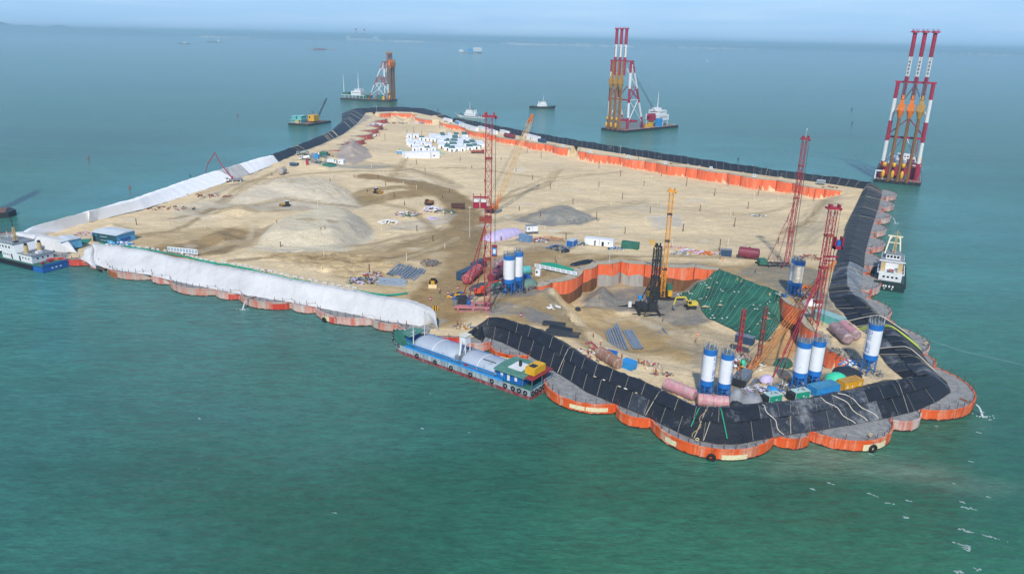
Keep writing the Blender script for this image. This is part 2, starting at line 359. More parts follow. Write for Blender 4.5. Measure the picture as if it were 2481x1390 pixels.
PCP = [(1336,690,4),(1325,712,4),(1365,745,4),(1400,800,4),(1450,855,4),(1560,885,4),(1650,905,3.6),(1720,925,3.4),(1780,930,3),(1880,925,3.4),(2010,905,4),(1375,744,-6.5),(1348,722,-3),(1362,738,-5.5),(1380,762,-4),(1405,782,-5),(1450,722,-6),(1520,720,-6),(1600,730,-6.5),(1640,712,-6.5),(1500,780,-6),(1600,790,-6),(1440,790,-5),(1540,840,-4),(1490,820,-4),(1680,830,-5),(1750,850,-4.5),(1850,850,-5),(1650,870,-1),(1600,870,-1),(1700,890,0),(1750,905,1),(1850,905,1),(1950,890,-2),(1930,800,-6),(1960,830,-6),(1900,790,-6),
 (1741,652,4),(1777,667,4),(1814,683,4),(1858,699,4),(1893,718,4),(1700,680,-.5),(1765,700,-.2),(1830,735,0),(1870,755,0),(1655,712,-6.4),(1681,729,-6.4),(1711,768,-6.2),(1754,789,-6),(1787,805,-6),(1826,823,-6),(1863,829,-5.5),(1890,791,-5.8),(1896,745,-2),(1560,720,-6.4),(1980,860,-5),(2030,880,-3)]
def cps(l): return np.array([list(P(x, y, z)) for x, y, z in l])
def idw(x, y, c, soft=16.0, pw=3.0):
    num = np.zeros(x.shape); den = np.zeros(x.shape)
    for a, b, z in c:
        wt = 1.0 / ((x - a) ** 2 + (y - b) ** 2 + soft) ** (pw / 2 + .3); num += wt * z; den += wt
    return num / den
cpA, cpB = cps(CP), cps(PCP)
# mounds: outline at its base height, height, width of the slope, flatness of the top noise
MOUND = [([(606,600),(640,552),(700,530),(790,510),(850,506),(905,548),(895,578),(830,598),(720,607)],1.8,5.0,10,.25),
 ([(1262,532),(1300,512),(1350,500),(1385,503),(1440,530),(1380,541),(1300,541)],0,2.7,9,.9),
 ([(818,378),(835,352),(858,346),(885,360),(893,372),(860,385)],1,6.5,11,.2),
 ([(1405,748),(1430,712),(1460,698),(1490,715),(1500,735),(1465,752)],-6.2,5.4,8,.7),
 ([(1480,728),(1560,720),(1620,728),(1600,742),(1500,748)],-6.3,1.6,5,.6),
 ([(1655,735),(1690,740),(1722,770),(1700,784),(1640,770),(1630,750)],-6.2,2.0,6,.5),
 ([(622,452),(670,432),(770,430),(850,456),(865,478),(800,484),(700,470)],4,1.7,9,1.0),
 ([(500,520),(560,498),(640,500),(620,520),(540,534)],2,2.4,8,.5),
 ([(480,590),(500,560),(560,560),(590,585),(540,606)],2,2.6,8,.6),
 ([(225,560),(265,542),(320,552),(300,566),(250,570)],4,2.6,7,.4),
 ([(700,395),(760,388),(830,400),(800,415),(720,410)],3.6,1.5,6,.5),
 ([(900,575),(930,545),(1010,560),(1000,585),(950,598)],1,1.0,6,.5),
 ([(1010,500),(1060,485),(1100,500),(1090,530),(1030,530)],.8,1.2,6,.5),
 ([(935,295),(948,284),(965,282),(980,295),(960,300)],-1,5,10,.3),([(975,296),(990,285),(1004,284),(1012,298),(990,302)],-1,5,9,.3),
 ([(1060,300),(1100,316),(1120,330),(1080,330),(1040,315)],-1,3,9,.3),
 ([(1500,388),(1520,384),(1530,392),(1510,397)],-3,3,6,.3),([(1590,401),(1600,398),(1612,404),(1600,410)],-3,3,6,.3),([(1655,414),(1668,411),(1685,418),(1665,422)],-3,3.4,6,.3),
 ([(1685,416),(1695,414),(1712,424),(1690,428)],-3,3,6,.3),([(1790,434),(1800,432),(1808,440),(1795,444)],-3,2.6,6,.3),([(1878,450),(1888,448),(1900,458),(1885,462)],-3,2.6,6,.3),
 ([(1340,700),(1360,735),(1400,790),(1425,825),(1440,815),(1400,760),(1370,720)],3.8,.5,3,.4),
 ([(1040,275),(1060,282),(1070,300),(1050,300)],0,3,8,.3)]
MP = [([P(x, y, b) for x, y in pl], h, sw, nz) for pl, b, h, sw, nz in MOUND]
LUMPS = [P(x, y, 3.5) for x, y in [(600,620),(700,600),(900,608),(1010,640),(1000,690),(900,690),(760,670),(640,650)]]
def height(x, y):
    x = np.asarray(x, float); y = np.asarray(y, float)
    z = idw(x, y, cpA)
    z = z + fbm(x, y, 28, 3) * .75 + np.abs(fbm(x, y, 11, 14, 4)) * .7 + fbm(x, y, 5, 9, 3) * .22
    for st in (strip_far, strip_farl, strip_back, strip_l):
        k = inside(x, y, st); z = np.where(k, ZC + fbm(x, y, 4, 5, 2) * .08, z)
    k = inside(x, y, pit_poly); zp = idw(x, y, cpB, 9.0) + fbm(x, y, 9, 21, 4) * .28
    z = np.where(k, zp, z)
    for pl, h, sw, nz in MP:
        xs = [p.x for p in pl]; ys = [p.y for p in pl]
        bb = (x > min(xs) - 3) & (x < max(xs) + 3) & (y > min(ys) - 3) & (y < max(ys) + 3)
        if not bb.any(): continue
        xx, yy = x[bb], y[bb]; d = pdist(xx, yy, pl); ins = inside(xx, yy, pl); d = np.where(ins, d, 0) + fbm(xx, yy, 7, 31) * 1.2 * ins
        z[bb] = z[bb] + np.clip(d / sw, 0, 1) * h * (1 + nz * .3 * fbm(xx, yy, 10, 40)) - np.abs(fbm(xx, yy, 6, 44, 4)) * nz * 1.6 * np.clip(d / sw, 0, 1)
    k = inside(x, y, LUMPS)
    if k.any():
        d = sstep(pdist(x[k], y[k], LUMPS) / 8); q = np.abs(fbm(x[k] * .8 + y[k] * .35, y[k] * 1.9, 5.0, 77, 3)); z[k] += d * (.75 - q * 2.6)
    return z
def Hs(x, y): return float(height(np.array([x]), np.array([y]))[0])
def G(px, py, off=0.0):           # where the ray through a pixel meets the terrain
    d = ray(px, py); a, b = (14 - CH) / d[2], (-9 - CH) / d[2]
    t = np.linspace(a, b, 90); X = d[0] * t; Y = d[1] * t; Z = CH + d[2] * t
    h = height(X, Y); k = np.argmax(Z <= h) if (Z <= h).any() else len(t) - 1
    t0, t1 = t[max(0, k - 1)], t[k]; t = np.linspace(t0, t1, 24); X = d[0] * t; Y = d[1] * t; Z = CH + d[2] * t
    h = height(X, Y); k = int(np.argmax(Z <= h)) if (Z <= h).any() else 23
    return Vector((float(X[k]), float(Y[k]), float(h[k]) + off))
# ------------------------------------------------------------------ terrain mesh
xs = np.arange(-345, 262, 1.0); ys = [138.0]
while ys[-1] < 900: ys.append(ys[-1] + max(.6, ys[-1] * .0034))
ys = np.array(ys); X, Y = np.meshgrid(xs, ys); inn = inside(X, Y, island); near = pdist(X, Y, island) < 3
keep = inn
Z = np.zeros(X.shape); Z[:] = 3.9; sel = inn | near; Z[sel] = height(X[sel], Y[sel])
pd = pdist(X[sel], Y[sel], island); zz = Z[sel]; kk = pd < 3.2; Z[sel] = np.where(kk, np.minimum(zz, ZC + .2), zz)
# colour of the ground: sand of several kinds, tracked roads, gravel, spoil
C = np.zeros(X.shape + (3,)); base = np.array(lin('dfc9a2')); C[:] = base
n1 = fbm(X, Y, 60, 50)[..., None]; n2 = fbm(X * .5 + Y * .1, Y * 2.2, 14, 60)[..., None]; n3 = fbm(X, Y, 3, 70, 2)[..., None]
C *= (1 + .12 * n1 + .12 * n2 + .07 * n3)
def patch(pts, z, col, st=1.0, fe=6.0, wob=5.0, stroke=None, seed=0, lines=0):
    global C
    pl = [P(x, y, z) for x, y in pts]; a = np.array([(p.x, p.y) for p in pl]); pad = (stroke or 0) + fe + wob
    r0 = np.searchsorted(ys, a[:, 1].min() - pad); r1 = np.searchsorted(ys, a[:, 1].max() + pad); c0 = np.searchsorted(xs, a[:, 0].min() - pad); c1 = np.searchsorted(xs, a[:, 0].max() + pad)
    x = X[r0:r1, c0:c1]; y = Y[r0:r1, c0:c1]
    if x.size == 0: return
    if stroke: d0 = pdist(x, y, pl, False); d = stroke / 2 - d0
    else: d0 = pdist(x, y, pl); d = np.where(inside(x, y, pl), d0, -d0)
    d = d + fbm(x, y, 9, 100 + seed) * wob; wt = sstep(d / fe + .5) * st
    if lines: wt = wt * (.6 + .4 * np.sin(d0 * 2 * math.pi / lines + fbm(x, y, 12, 120 + seed) * 5))
    wt = wt * (1 + .35 * fbm(x, y, 4, 130 + seed, 3)); wt = np.clip(wt, 0, 1)[..., None]
    C[r0:r1, c0:c1] = C[r0:r1, c0:c1] * (1 - wt) + np.array(lin(col)) * wt
WET, ROAD, GREY, PALE, MUD = 'a18a66', 'a8977a', 'a29e97', 'cfc6b6', '8d8a80'
patch([(230,590),(400,560),(560,545),(620,530),(620,570),(560,610),(480,640),(300,590)],3,'b89f74',.7,10)
patch([(470,640),(600,610),(760,650),(900,700),(1050,760),(1100,700),(1010,640),(900,600),(700,590)],3.5,'c0a87e',.8,10)
patch([(1020,790),(1130,730),(1300,700),(1380,760),(1440,840),(1330,800),(1180,765),(1060,790)],4,'a38a5f',.9,8,seed=1)
patch([(1130,640),(1300,600),(1500,620),(1750,640),(1900,640),(1990,640),(2000,720),(1890,720),(1760,665),(1500,640),(1340,690),(1200,700)],4,'a68e66',.85,8,seed=2)
patch([(490,520),(560,505),(700,502),(830,496),(920,480),(1000,470)],1.5,'9c845a',.9,5,4,stroke=16,seed=3,lines=0)
patch([(850,490),(905,462),(980,455),(1050,468)],1.5,'a38a5e',.85,5,4,stroke=14,seed=4)
patch([(490,520),(700,505),(900,480)],1.5,'8f7a52',.6,1,1,stroke=14,seed=5,lines=2.6)
patch([(480,590),(560,545),(610,560),(600,590),(540,625),(420,640),(350,615)],2,'957c55',.8,5,6,seed=6)  # brown sand, with the shading of the hollow painted into the colour
patch([(430,605),(520,620),(600,600),(640,560)],2,'8a7659',.6,3,3,stroke=9,seed=7)
patch([(900,430),(1000,440),(1075,462),(1118,495),(1135,540),(1125,600),(1110,660),(1080,720),(1040,780)],1.5,'9c8156',1.0,5,4,stroke=20,seed=8)
patch([(960,420),(1075,462),(1118,495),(1135,540),(1125,600),(1110,660)],1.5,'87775c',.5,1,1,stroke=15,seed=9,lines=2.4)
patch([(880,640),(940,600),(1000,575),(1120,550),(1140,600),(1130,690),(1110,740),(1060,770),(1040,700),(1060,650),(1000,640)],2,'a88f68',.8,8,seed=10)
patch([(1020,640),(1060,600),(1090,620),(1070,660),(1030,690),(960,700),(1000,660)],3,'cdb891',.6,5,seed=60)
patch([(1160,650),(1190,620),(1300,600),(1340,615),(1300,640),(1200,660)],4,'9f8660',.7,5,seed=61)
patch([(1380,860),(1450,790),(1560,790),(1640,850),(1680,905),(1560,880),(1450,850)],-4,'ae9365',.6,6,seed=62)
patch([(760,640),(900,610),(1020,585),(1120,530)],2.5,'8f7a58',.6,1.5,1,stroke=12,seed=11,lines=3)
patch([(1140,560),(1250,530),(1400,520),(1550,480)],.5,'ac9c80',.6,4,3,stroke=9,seed=12)
patch([(1180,600),(1300,575),(1500,600)],3,'a3906f',.5,3,3,stroke=10,seed=13,lines=3)
patch([(800,380),(900,395),(1040,420),(1100,450)],1,'b3a283',.6,4,3,stroke=14,seed=14)
patch([(610,600),(650,552),(790,510),(850,506),(905,548),(895,578),(830,598),(720,607)],5,'d3c8ae',.9,3,3,seed=15)
patch([(800,560),(870,515),(905,545),(880,580),(815,600)],4,'b3aa9a',.5,3,3,seed=16)
patch([(600,450),(690,430),(790,432),(860,460),(860,482),(760,482),(640,475)],6,'dccfb6',.85,4,5,seed=17)
patch([(660,435),(760,440),(850,470)],6,'9d937f',.45,.8,1,stroke=22,seed=18,lines=4)
patch([(430,500),(620,462),(720,455),(860,480),(900,490),(700,500),(560,500),(430,530)],4,'cfc4ae',.7,5,seed=19)
patch([(1225,540),(1300,512),(1350,500),(1385,503),(1445,530),(1400,545),(1300,545)],1,'8b8a85',.9,3,5,seed=20)
patch([(812,382),(835,350),(858,344),(890,360),(900,380),(860,392)],2,'a89b93',.95,2,2,seed=21)
patch([(735,392),(800,382),(900,388),(960,392),(900,402),(800,406)],4,'9c9a8f',.7,3,3,seed=22)
patch([(660,385),(790,350),(900,285),(885,275),(780,350),(700,380),(560,450),(470,490),(600,440)],4,'9f9a8e',.75,4,4,seed=23)
patch([(1560,530),(1640,528),(1660,555),(1600,562),(1570,548)],0,'c2bcb0',.7,3,3,seed=24)
patch([(1480,500),(1600,490),(1640,505),(1560,520)],-1,'c6bda9',.5,4,4,seed=25)
patch([(1820,640),(1900,640),(1990,660),(1990,720),(1900,722),(1850,690),(1790,665)],4,'8e8878',.85,4,4,seed=26)
patch([(1900,700),(1960,690),(2010,720),(2040,770),(1990,770),(1950,750)],4,'7f7b74',.8,3,3,seed=27)
patch([(1900,560),(1960,540),(2010,480),(2040,480),(2020,540),(1960,600)],0,'b8aa8e',.6,6,4,seed=28)
patch([(1910,600),(1960,560),(2000,500)],1,'9b917c',.4,1,1,stroke=18,seed=29,lines=4)
patch([(1400,750),(1430,700),(1480,690),(1700,690),(1730,760),(1700,790),(1640,800),(1560,760),(1480,750)],-5,'85827b',.92,4,5,seed=30)
patch([(1520,800),(1570,770),(1620,775),(1630,800),(1560,810)],-6,'a7a08f',.6,4,5,seed=31)
patch([(1360,745),(1480,755),(1560,790),(1640,830),(1680,900),(1600,880),(1500,870),(1440,840)],-5,'ab8f5f',.7,6,8,seed=32)
patch([(1640,780),(1780,810),(1860,840),(1800,900),(1700,890),(1640,840)],-5,'b3a386',.8,4,5,seed=33)
patch([(1690,830),(1760,880),(1740,930),(1670,920)],-4,'9c958a',.6,3,3,seed=34)
patch([(1860,840),(1920,760),(1960,800),(1930,870),(1850,930),(1790,930)],-5,'c08f50',.7,3,4,seed=35)
patch([(1235,745),(1290,742),(1345,765),(1340,785),(1290,780),(1240,765)],4,'84837f',.85,2,3,seed=36)
patch([(1150,700),(1240,690),(1340,690),(1300,720),(1200,725)],4,'7d7b78',.8,3,3,seed=37)
patch([(1170,730),(1240,735),(1250,760),(1190,765)],4,'8a8a88',.7,2,2,seed=38)
patch([(1840,930),(1900,900),(2060,900),(2080,930),(1980,960),(1850,975)],4,'847d72',.85,3,4,seed=39)
patch([(1650,940),(1700,930),(1850,940),(1880,970),(1700,985)],4,'8d857a',.8,3,4,seed=40)
patch([(2000,760),(2050,800),(2110,870),(2160,915),(2120,930),(2060,880)],4,'b9a98c',.7,4,4,seed=41)
patch([(1220,600),(1300,570),(1400,590),(1380,610),(1300,615)],3,'9f8e73',.6,3,4,seed=42)
patch([(1325,700),(1350,750),(1420,830)],4,'8f8672',.6,2,2,stroke=5,seed=43)
patch([(1060,770),(1090,775),(1050,800),(1015,800)],4,'a5a29a',.7,2,2,seed=44)
patch([(935,560),(980,540),(1100,520),(1090,540),(960,565)],1,'b7b0a2',.6,3,4,seed=45)
r_ = random.Random(12)
TR = [[(1010,430),(1100,455),(1150,500),(1160,560),(1140,620)],[(1150,620),(1105,680),(1060,730),(1040,770)],[(1180,760),(1260,700),(1330,660),(1500,625),(1700,625),(1900,630)],[(1120,600),(1000,620),(850,640),(700,620),(560,640)],[(1130,540),(1000,560),(900,590),(850,600)],[(900,480),(990,500),(1060,550),(1100,590)],[(420,530),(560,500),(700,480),(860,490)],[(480,470),(620,440),(800,420),(1000,400),(1100,430)],[(1250,520),(1400,470),(1600,480),(1800,500),(1950,480)],[(1160,500),(1250,450),(1330,420),(1500,400)],[(1200,480),(1320,430),(1350,400)],[(1450,600),(1600,590),(1800,600),(1950,560),(2010,500)],[(1900,560),(1960,520),(2000,480),(1990,470)],[(950,420),(1000,360),(1060,330)],[(900,400),(1000,395),(1160,400),(1300,410)],[(230,590),(420,560),(600,450),(700,410)],[(1250,760),(1330,720),(1400,660),(1480,650)],[(1420,860),(1370,780),(1290,730)],[(1560,820),(1620,790),(1700,790)],[(1480,770),(1560,760),(1640,790),(1700,840),(1660,880)],[(450,620),(600,580),(620,540)],[(950,640),(1050,600),(1120,570)]]
for k, tr in enumerate(TR):
    for j in range(3): patch([(x + r_.uniform(-14, 14), y + r_.uniform(-5, 5)) for x, y in tr], 3 if k not in (18, 19) else -5, r_.choice(['8f7a56', '9c8660', 'a8916a', 'd2c2a2' if k > 7 else '8b7652']), .5, .7, 1.2, stroke=3.4, seed=300 + k * 3 + j, lines=1.7)
for k in range(46):
    x = r_.uniform(300, 2000); y = r_.uniform(380, 640); w_ = r_.uniform(10, 50)
    if y < 330 + (1200 - x) * .1 or y > 640: continue
    patch([(x - w_, y), (x - w_ * .4, y - r_.uniform(2, 6)), (x + w_ * .6, y - r_.uniform(1, 6)), (x + w_, y + 1), (x + w_ * .2, y + r_.uniform(2, 7))], 1, r_.choice(['b09a74', 'e0d4bc', 'a69372', 'cfc4b0']), r_.uniform(.35, .7), 2.0, 3, seed=400 + k)
idx = np.arange(X.size).reshape(X.shape)
q = keep[:-1, :-1] | keep[1:, :-1] | keep[:-1, 1:] | keep[1:, 1:]
fc = np.stack([idx[:-1, :-1][q], idx[:-1, 1:][q], idx[1:, 1:][q], idx[1:, :-1][q]], 1)
used = np.unique(fc); rm = np.zeros(X.size, int); rm[used] = np.arange(len(used))
ground = arr_mesh("sand_ground", np.c_[X.ravel()[used], Y.ravel()[used], Z.ravel()[used]], rm[fc], np.clip(C.reshape(-1, 3)[used] * np.array([1.0, .98, .93]), 0, 1)); ground["kind"] = "structure"
m, t = newmat("sand"); at = t.n("Attribute", attribute_name="Col"); co = t.coords((.35, 1.3, 1), rot=.35, kind='World'); co2 = t.coords((1, 1, 1), kind='World')
v = t.ramp(t.noise(.35, 7, co, .7), [(.32, .82), (.68, 1.12)]); v2 = t.ramp(t.noise(1.1, 6, co2, .75), [(.34, .82), (.66, 1.14)])
t.l(t.mix(1.0, t.mix(1.0, at.outputs[0], v, 'MULTIPLY'), v2, 'MULTIPLY'), t.b.inputs["Base Color"]); t.b.inputs["Roughness"].default_value = .95; t.b.inputs["Specular IOR Level"].default_value = .15
t.bump(t.noise(.5, 8, co2, .75), .9, .6); ground.data.materials.append(m)
# ------------------------------------------------------------------ the sea
def axis(a, b, st, far, g=1.22):
    v = list(np.arange(a, b, st)); s = st; lo = [a]
    while lo[-1] > -far: s *= g; lo.append(lo[-1] - s)
    s = st; hi = [v[-1]]
    while hi[-1] < far: s *= g; hi.append(hi[-1] + s)
    return np.array(sorted(set(lo[1:] + v + hi[1:])))
wx = axis(-330, 330, 5, 60000); wy = axis(0, 900, 5, 60000); WX, WY = np.meshgrid(wx, wy)
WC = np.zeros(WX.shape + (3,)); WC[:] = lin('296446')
def wpatch(pts, col, st, fe, wob=14, seed=0, stroke=None):
    global WC
    pl = [P(x, y, 0) for x, y in pts]
    if stroke: d = stroke / 2 - pdist(WX, WY, pl, False)
    else: d0 = pdist(WX, WY, pl); d = np.where(inside(WX, WY, pl), d0, -d0)
    d = d + fbm(WX * .7 + WY * .2, WY * 1.5, 40, 200 + seed, 5) * wob; k = (sstep(d / fe + .5) * st * (1 + .4 * fbm(WX, WY * 1.6, 22, 220 + seed)))[..., None]; k = np.clip(k, 0, 1)
    WC = WC * (1 - k) + np.array(lin(col)) * k
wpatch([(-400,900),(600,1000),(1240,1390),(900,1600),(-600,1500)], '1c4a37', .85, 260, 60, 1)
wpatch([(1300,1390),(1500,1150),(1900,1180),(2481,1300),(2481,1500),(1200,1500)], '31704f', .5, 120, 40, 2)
wpatch([(170,640),(400,690),(700,760),(960,810),(1040,850)], '5d7468', .75, 26, 14, 3, stroke=26)
wpatch([(1780,1130),(2000,1120),(2200,1130),(2440,1190),(2300,1215),(2100,1200),(1900,1175)], '88917a', 1.0, 20, 16, 4)
wpatch([(1340,930),(1500,1010),(1700,1120),(1880,1100),(2080,1080),(2300,1040)], '417258', .6, 18, 12, 5, stroke=16)
wpatch([(2150,470),(2190,500),(2160,560),(2130,600),(2200,470)], '4c8273', .6, 26, 20, 6)
wpatch([(1460,330),(1640,325),(1600,360),(1480,370)], '4f7f74', .6, 30, 20, 7)
wpatch([(1280,880),(1220,860),(1130,830)], '4a7d68', .6, 12, 6, 8, stroke=14)
wpatch([(1290,980),(1350,960),(1400,990)], '23684a', .6, 12, 8, 9, stroke=12)
wpatch([(2080,720),(2190,720)], '22654a', .7, 12, 6, 10, stroke=14)
wpatch([(-500,600),(0,480),(700,330),(1240,280),(2200,420),(2481,500),(3200,600),(6000,130),(1240,104),(-3000,90)], '498a84', .7, 260, 40, 12)  # far sea painted lighter and bluer, the sky's reflection put into the colour
wpatch([(830,300),(650,380),(400,440),(200,500)], '3f7f80', .5, 40, 20, 11, stroke=30)
idx = np.arange(WX.size).reshape(WX.shape)
win = inside(WX, WY, island)          # the excavated basin inside the ring of cylinders is dry
kp = ~(win[:-1, :-1] | win[:-1, 1:] | win[1:, 1:] | win[1:, :-1])
fc = np.stack([idx[:-1, :-1][kp], idx[:-1, 1:][kp], idx[1:, 1:][kp], idx[1:, :-1][kp]], 1)
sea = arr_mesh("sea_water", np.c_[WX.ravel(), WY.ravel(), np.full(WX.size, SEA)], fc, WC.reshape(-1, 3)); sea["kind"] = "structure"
m, t = newmat("sea"); at = t.n("Attribute", attribute_name="Col")
cw = t.coords((.55, 1.6, 1), rot=-.18, kind='World'); cs = t.coords((.25, 1, 1), rot=-.35, kind='World'); c1 = t.coords((1, 1, 1), kind='World')
big = t.ramp(t.noise(.012, 4, cs), [(.3, .8), (.7, 1.2)]); fine = t.ramp(t.noise(.4, 6, cw, .7), [(.33, .78), (.67, 1.24)])
base = t.mix(1.0, t.mix(1.0, at.outputs[0], big, 'MULTIPLY'), fine, 'MULTIPLY'); base = t.mix(1.0, base, t.ramp(t.noise(1.3, 4, t.coords((.6, 1.5, 1), rot=.55, kind='World'), .75), [(.35, .86), (.65, 1.15)]), 'MULTIPLY')
# foam flecks on breaking crests
fo = t.noise(.16, 6, t.coords((.6, 1.5, 1), rot=.5, kind='World'), .62); area = t.noise(.02, 2, c1)
fm = t.n("Math", operation='MULTIPLY'); t.l(t.ramp(fo, [(.725, 0.0), (.76, .7)]), fm.inputs[0]); t.l(t.ramp(area, [(.5, 0.0), (.62, 1.0)]), fm.inputs[1])
sx = t.n("SeparateXYZ"); t.l(t.n("NewGeometry").outputs[0], sx.inputs[0]); t.l(t.mix(fm.outputs[0], base, (.62, .68, .66)), t.b.inputs["Base Color"])
t.b.inputs["Roughness"].default_value = .12; t.b.inputs["IOR"].default_value = 1.33; t.b.inputs["Specular IOR Level"].default_value = .5
h1 = t.noise(.32, 6, cw, .68); h2 = t.noise(.06, 3, t.coords((.5, 1.5, 1), rot=-.3, kind='World')); hh = t.n("Math", operation='ADD'); t.l(h1, hh.inputs[0]); t.l(h2, hh.inputs[1]); t.bump(hh.outputs[0], .6, 1.5)
sea.data.materials.append(m)
# ------------------------------------------------------------------ haze and the far coast
hz = B(); hz.box((0, 14000, 58), (56000, 36000, 134)); hazeo = hz.build("haze", []); hazeo["kind"] = "stuff"
m = bpy.data.materials.new("haze_air"); m.use_nodes = True; nn = m.node_tree; nn.nodes.remove(nn.nodes["Principled BSDF"]); pv = nn.nodes.new("ShaderNodeVolumePrincipled")
pv.inputs["Color"].default_value = (.64, .88, 1, 1); pv.inputs["Density"].default_value = 0.00015; pv.inputs["Anisotropy"].default_value = .2
nn.links.new(pv.outputs[0], nn.nodes["Material Output"].inputs["Volume"]); hazeo.data.materials.append(m)

# foam on the breaking crests at the lower right, and small flecks elsewhere
b = B(); r = random.Random(5)
def crest(px, py, n, ln, wd, ang):
    q = P(px, py, SEA)
    for k in range(n):
        t = r.gauss(0, .4); u = r.gauss(0, .35); c, s_ = math.cos(ang), math.sin(ang); x = q.x + t * ln * c - u * wd * s_; y = q.y + t * ln * s_ + u * wd * c; a = r.uniform(.1, .38); e = r.uniform(.05, .14); m_ = r.randint(5, 7)
        pts = [(x + (a * math.cos(2 * math.pi * i / m_) * c - e * math.sin(2 * math.pi * i / m_) * s_) * r.uniform(.6, 1.3), y + (a * math.cos(2 * math.pi * i / m_) * s_ + e * math.sin(2 * math.pi * i / m_) * c) * r.uniform(.6, 1.3)) for i in range(m_)]
        b.prism(pts, SEA - .05, SEA + .05)
for px, py, n, ln, wd in [(2345,1230,26,3.0,.5),(2330,1215,14,1.2,.6),(2340,1285,46,3.2,.6),(2400,1300,30,4,.4),(2342,1325,50,1.5,1.4),(2320,1316,20,2.4,.3),(2325,1385,34,2,.7),(2370,1378,16,.9,.5),(2193,1252,18,1.3,.5),(2110,1197,22,2.5,.25),(2150,1218,16,3,.2),(2370,1047,16,1.4,.3),(1968,1184,8,.8,.2),(2110,1100,8,.9,.2),(2200,1212,10,1.2,.3),(2395,1203,8,1.2,.2),(2010,1170,7,1,.2),(1135,1047,8,.8,.2),(1023,1037,8,.8,.3),(1042,953,5,.5,.2),(810,1242,7,1,.2),(485,1014,6,1.5,.2),(2356,1118,12,1.5,.2),(2310,1170,9,1,.2),(2270,1032,8,.8,.2)]: crest(px, py, int(n * .5), ln * .55, wd, -.45 + r.uniform(-.2, .2))
mf, t = newmat("sea_foam"); t.b.inputs["Base Color"].default_value = (.4, .5, .48, 1); t.b.inputs["Roughness"].default_value = .9
tag(b.build("sea_foam", mf), kind="stuff")
b = B(); b.line([P(2236, 818, 3.6), P(2330, 850, SEA + .3), P(2481, 884, SEA + .15), P(2600, 905, SEA + .1)], .022, 3); tag(b.build("mooring_wire", MATS.get('x') or mf), "thin pale mooring wire running out to sea at the right tip", "wire")
# ================================================================== steel cylinders round the island
def steel(name, col, fade, amt, rust='7a3a1c', z0=1.3):
    m, t = newmat(name); co = t.coords((1, 1, .1), kind='World'); c1 = t.coords((1, 1, 1), kind='World')
    n = t.noise(.7, 6, co, .75); a = lin(col); b = t.ramp(n, [(.32, tuple(v * .8 for v in a)), (.6, a)])
    f = t.ramp(t.noise(.35, 7, co, .8), [(.62 - amt * .35, 0.0), (.72 - amt * .2, 1.0)]); b = t.mix(f, b, lin(fade))
    r = t.ramp(t.noise(.22, 5, co, .7), [(.59, 0.0), (.69, .8)]); b = t.mix(r, b, lin(rust))
    sp = t.n("SeparateXYZ"); t.l(t.n("NewGeometry").outputs[0], sp.inputs[0]); ad = t.n("Math", operation='ADD'); t.l(sp.outputs[2], ad.inputs[0]); nz = t.n("Math", operation='MULTIPLY'); nz.inputs[1].default_value = 1.2; t.l(t.noise(.8, 3, c1), nz.inputs[0]); t.l(nz.outputs[0], ad.inputs[1])
    wl_ = t.n("Math", operation='LESS_THAN'); wl_.inputs[1].default_value = z0 + .9; t.l(ad.outputs[0], wl_.inputs[0]); b = t.mix(wl_.outputs[0], b, lin('3f2f22'))
    t.l(b, t.b.inputs["Base Color"]); t.b.inputs["Roughness"].default_value = .55; return m
m_or = steel("orange_steel", 'ea6022', 'cfa88c', .35); m_or2 = steel("orange_streaked", 'd5502a', 'c9bdb0', .75); m_wh = steel("peeled_steel", 'bdb2a4', 'c9694a', .55); m_rd = steel("red_steel", 'cf3f28', 'c78d7c', .35)
m_in = steel("inner_orange", 'f2703e', 'e2a080', .3, z0=-50); m_inr = steel("inner_red", 'c23a26', 'a79a90', .4, z0=-50); m_brown = M("brown_band", '7c5230', .8, .4, .5, dirt='4e3826', streak=True); m_chalk = M("chalk_band", 'aaa59b', .9, .3, .4, dirt='7c7568', streak=True)
m_cap = M("cap_concrete", '8d8c88', .9, .35, .5, dirt='a8a49a', dirtamt=.35); m_stake = M("stake_rust", '6a4a3c', .8, .3); m_rim = M("rim_rust", '8f6a52', .8, .4, 1.5)
m_rope2 = M('beige_rope', 'b5ab92', .9, .2, 3); m_cream = M("cream_panel", 'e6dcb0', .6, .15, 2, dirt='b0703c', dirtamt=.35); m_tyre = M("tyre_rubber", '1b1a19', .8, .3, 3); m_rope = M("pale_rope", '9a9484', .9, .2, 3)
stake_me = None
def stake(parent, p, h=1.3, mat_=None):
    global stake_me
    if stake_me is None:
        b = B(); b.cone((0, 0, 0), (0, 0, 1.0), .085, .085, 5); o = b.build("stake", m_stake); stake_me = o.data; bpy.data.objects.remove(o)
    o = bpy.data.objects.new("stake", stake_me); COL.objects.link(o); o.parent = parent; o.location = p; o.scale = (1, 1, h); return o
tyres = []
